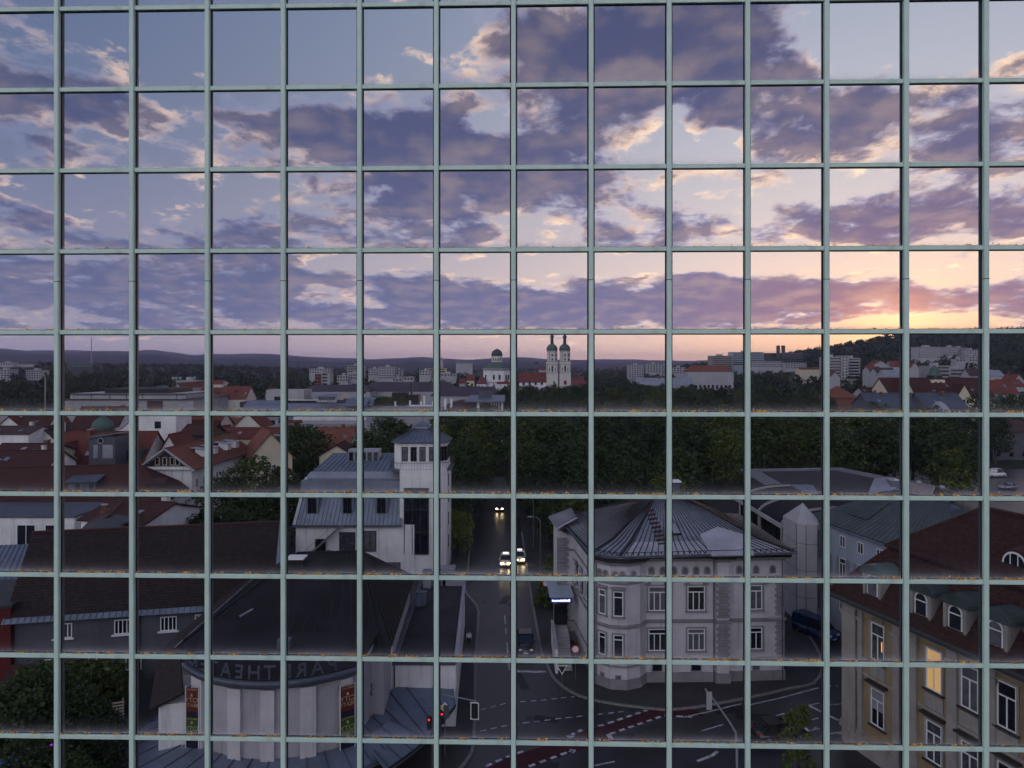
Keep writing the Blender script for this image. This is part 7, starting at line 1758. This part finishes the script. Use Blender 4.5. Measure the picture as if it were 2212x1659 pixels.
    for u, v, y, l in ((271 * .36, 815, 480, 'thin pale pole in the woods at the far left'),):
        p = at(u, v, y); t = thing('thin_pole', l, 'pole', (p[0], y, 0)); MB().tube([(0, 0, 0), (0, 0, p[2])], .35, 6).obj('shaft', 'zinc_pale', t)
    for i, (u, v, y) in enumerate(((292, 822, 520), (374, 818, 540), (381, 818, 540), (389, 818, 545), (420, 817, 540))):
        p = at(u, v, y); t = thing('flood_light', ['single floodlight mast above the civic hall', 'leftmost of four floodlight masts above the civic hall', 'second of four floodlight masts above the civic hall', 'third of four floodlight masts above the civic hall', 'rightmost of four floodlight masts above the civic hall'][i], 'floodlight', (p[0], y, 0), 0, 'floodlight masts')
        MB().tube([(0, 0, 0), (0, 0, p[2])], .18, 5).obj('mast', 'steel_grey', t); MB().box(-.9, -.3, p[2] - .5, .9, .3, p[2] + 1.3).obj('lamp_head', 'zinc_pale', t)
build_far_left()

# ------------------------------------------------------------------ trees
def build_trees():
    g = random.Random(11)
    G1 = 'trees of the park belt right of the street'
    kinds = ['oak', 'lime', 'ash', 'beech', 'oak', 'ash']
    lab = {'oak': 'broad dark green tree', 'lime': 'mid green leafy tree',
           'ash': 'tall dark open-crowned tree', 'beech': 'rounded olive green tree'}
    # front row of the park belt, then rows behind it
    rows = [(168, 1010, 2120, 15, 17, 20.5), (196, 1000, 2150, 15, 17, 21.5), (232, 1010, 2190, 15, 16, 21), (285, 1040, 2210, 15, 17, 22), (350, 1060, 2240, 15, 16, 21.5), (425, 1080, 2240, 15, 15, 20)]
    for y, u0, u1, n, h0, h1 in rows:
        for i in range(n):
            u = u0 + (u1 - u0) * (i + g.uniform(.15, .85)) / n
            yy = y + g.uniform(-13, 13)
            if yy < 215 and 1040 < u < 1112: continue          # the street
            if yy < 205 and u > 2085: continue
            if yy < 176 and 1600 < u < 1985: yy += 14
            k = g.choice(kinds)
            where = ('beside the street', 'behind the villa', 'right of the villa', 'above the gallery roof', 'near the car park')[(u > 1190) + (u > 1470) + (u > 1640) + (u > 1960)]
            row = 'front row' if y < 180 else 'second row' if y < 210 else 'middle' if y < 300 else 'back'
            tree(k, (u - U0) / FPX * yy, yy, g.uniform(h0, h1), '%s in the %s of the park belt, %s' % (lab[k], row, where), G1, g.uniform(.95, 1.25))
    for i in range(26):
        u = 1098 + i * 16 + g.uniform(-5, 5); yy = 520 + g.uniform(-40, 40); k = g.choice(kinds)
        tree(k, (u - U0) / FPX * yy, yy, g.uniform(14.5, 18.5), 'leafy tree standing before the basilica and the grey hall', 'trees before the basilica', 1.15)
    for u, v, y, h, k, l in ((1320, 862, 300, 17, 'bright', 'pale green round-topped tree standing out of the park belt'), (1400, 868, 330, 15, 'bright', 'small pale green tree at the back of the park belt'), (1470, 880, 300, 15, 'bright', 'yellowish green tree in the middle of the park belt'),
                         (1850, 935, 185, 20, 'lime', 'olive green tree in front of the park belt above the gallery roof'), (1500, 960, 172, 18, 'ash', 'grey green tree with fine foliage at the front of the park belt'),
                         (1195, 905, 190, 19, 'ash', 'thin crowned tree with bare twigs right of the street'), (2060, 985, 165, 13, 'bright', 'low bright green tree in front of the car park')):
        tree(k, (u - U0) / FPX * y, y, h, l)
    for x, y, h, k in ((-11.5, 127, 12, 'oak'), (-10.5, 141, 15, 'oak'), (-9.8, 156, 17, 'ash')):
        tree(k, x, y, h, 'dark street tree at the left kerb beyond the lookout tower', 'street trees at the left kerb', .85)
    for x, y, h, k in ((6.5, 122, 10, 'oak'), (5.2, 134, 14, 'ash'), (4.4, 147, 16, 'oak'), (3.6, 159, 17, 'lime'), (10.5, 119, 11, 'beech'), (13, 130, 15, 'oak'), (18, 116, 11, 'oak'), (21, 127, 16, 'ash'), (27, 122, 14, 'lime'), (31, 134, 17, 'oak'), (10, 142, 17, 'oak'), (16, 150, 18, 'ash'), (24, 145, 18, 'oak')):
        tree(k, x, y, h, 'dark tree in the grounds between the villa and the street', 'trees in the villa grounds', .95)
    # left of the street behind the tower
    for i, (u, y, h, k) in enumerate(((1000, 150, 17, 'oak'), (1018, 170, 18, 'lime'), (985, 180, 19, 'ash'), (1030, 200, 20, 'oak'), (1000, 215, 18, 'beech'), (800, 165, 17, 'oak'), (770, 190, 16, 'lime'), (840, 200, 18, 'oak'), (870, 185, 17, 'ash'), (940, 175, 18, 'beech'), (960, 205, 18, 'oak'),
                                   (655, 172, 18, 'oak'), (640, 185, 17, 'ash'))):
        tree(k, (u - U0) / FPX * y, y, h, 'dark leafy tree behind the white tower building', 'trees behind the white tower building', g.uniform(.95, 1.2))
    for i, (u, y, h, s) in enumerate(((815, 160, 14, 1), (842, 168, 13, 1.1))):
        tree('fir', (u - U0) / FPX * y, y, h, 'dark conifer beside the lookout tower', 'conifers beside the lookout tower', s, name='conifer')
    for u, v, y, h, k, l in ((540, 0, 122, 16.5, 'beech', 'big green tree between the white chalet and the zinc roof'), (480, 0, 118, 14, 'oak', 'dark tree left of the big green tree behind the brown roof'), (590, 0, 116, 13.5, 'oak', 'dark tree just left of the zinc mansard roof'), (610, 0, 128, 14, 'lime', 'leafy tree behind the zinc mansard roof'),
                         (395, 0, 96, 9.5, 'bright', 'bright yellow-green small tree at the corner of the white wall'), (440, 0, 104, 11, 'oak', 'dark tree beside the bright yellow-green tree'), (515, 0, 104, 11, 'oak', 'dark tree hidden behind the brown tiled ridge'), (570, 0, 102, 10, 'ash', 'dark tree at the gable end of the brown roof'),
                         (988, 0, 118, 8, 'bright', 'small green tree at the foot of the lookout tower')):
        tree(k, (u - U0) / FPX * y, y, h, l)
    # near garden at the lower left
    for u, y, h in ((30, 51, 8.6), (90, 55, 8.8), (150, 53, 7.8), (205, 52.5, 6.4), (60, 47.5, 7.2), (140, 47, 6.2), (-30, 52, 8.5)):
        tree('near', (u - U0) / FPX * y, y, h, 'dark leafy garden tree beside the theatre', 'dark garden trees beside the theatre', .95)
    for u, y, h in ((80, 64, 4.6), (170, 66, 4.6), (200, 65, 4.2), (235, 65.5, 4.4), (20, 62, 3.8)):
        tree('bush', (u - U0) / FPX * y, y, h, 'green bush in front of the long grey house', 'bushes in front of the long grey house', 1.0, name='bush')
    x, y = gp(1683, 1690); tree('slim', x, 50.5, 8.4, 'slim young tree growing from the traffic island')
    for u, y, h in ((1195, 101, 3.4), (1208, 98, 3.8), (1222, 102, 4.0), (1205, 106, 3.6), (1185, 93, 3.0)):
        tree('bush', (u - U0) / FPX * y, y, h, 'clipped green hedge bush along the villa side street', 'hedge bushes beside the villa', 1.1, name='bush')
build_trees()

# ------------------------------------------------------------------ far woods: crowns beyond counting
def build_woods():
    g = np.random.default_rng(21); pts, sz, cnt = [], [], 0
    while cnt < 11200:
        y = 330 * (3600 / 330) ** g.random() ** .9
        u = g.uniform(-420, 2640)
        if cnt > 8600: y, u = g.uniform(950, 1900), g.uniform(1300, 2640)
        x = (u - U0) / FPX * y
        if y < 470 and 980 < u < 2250: continue
        if y < 470: continue
        z = land(x, y); h = g.uniform(8, 15) * (1.0 if y < 1100 else .82)
        if y > 2300 and u > 1250 and g.random() < .6: continue
        vt = V0 - (z + h - EYE) / FPX * 0 - (z + h - EYE) * FPX / y
        vb = V0 - (z - EYE) * FPX / y
        bad = False
        for (u0, u1, v0, v1, yb) in KEEP:
            if y < yb + 5 and u0 - 5 < u < u1 + 5 and vt < v1 and y > yb - 500: bad = True; break
            if abs(y - yb) < 45 and u0 - 3 < u < u1 + 3: bad = True; break
        if bad: continue
        patch = math.sin(x * .006 + 1.3) * math.sin(y * .0045 + .4)
        if cnt < 8600 and y > 1200 and patch > (.80 if u > 1250 else .62): continue
        n = 26 if y < 900 else (16 if y < 1700 else 9)
        q = g.normal(size=(n, 3)); q /= np.linalg.norm(q, axis=1)[:, None]; q *= g.uniform(.5, 1, (n, 1)) * np.array([h * .38, h * .38, h * .5]); q += np.array([x, y, z + h * .5])
        pts.append(q); sz.append(np.full(n, h * (.15 if n > 20 else .2 if n > 10 else .28))); cnt += 1
    pts = np.concatenate(pts); sz = np.concatenate(sz)
    v, f = quads(pts, 1.0, 4); c = np.repeat(pts, 5, 0); v = c + (v - c) * np.repeat(sz, 5)[:, None]
    tag(link('woodland', fast_mesh('woodland', v, f, 'leaf_far')), 'dark woods and gardens covering the far side of town', 'woodland', kind='stuff')
build_woods()

# ------------------------------------------------------------------ evening haze
def build_haze():
    m = bpy.data.materials.new('haze'); m.use_nodes = True; nt = m.node_tree; nt.nodes.clear()
    o = nt.nodes.new('ShaderNodeOutputMaterial'); v = nt.nodes.new('ShaderNodeVolumePrincipled')
    v.inputs['Color'].default_value = (.66, .64, 1.0, 1); v.inputs['Density'].default_value = 0.000065; v.inputs['Anisotropy'].default_value = 0.0
    nt.links.new(v.outputs[0], o.inputs['Volume']); MATS['haze'] = m
    tag(MB().box(-13000, -400, -12, 13000, 14500, 215).obj('haze', 'haze'), 'thin bluish evening haze over the town', 'haze', kind='stuff')
build_haze()
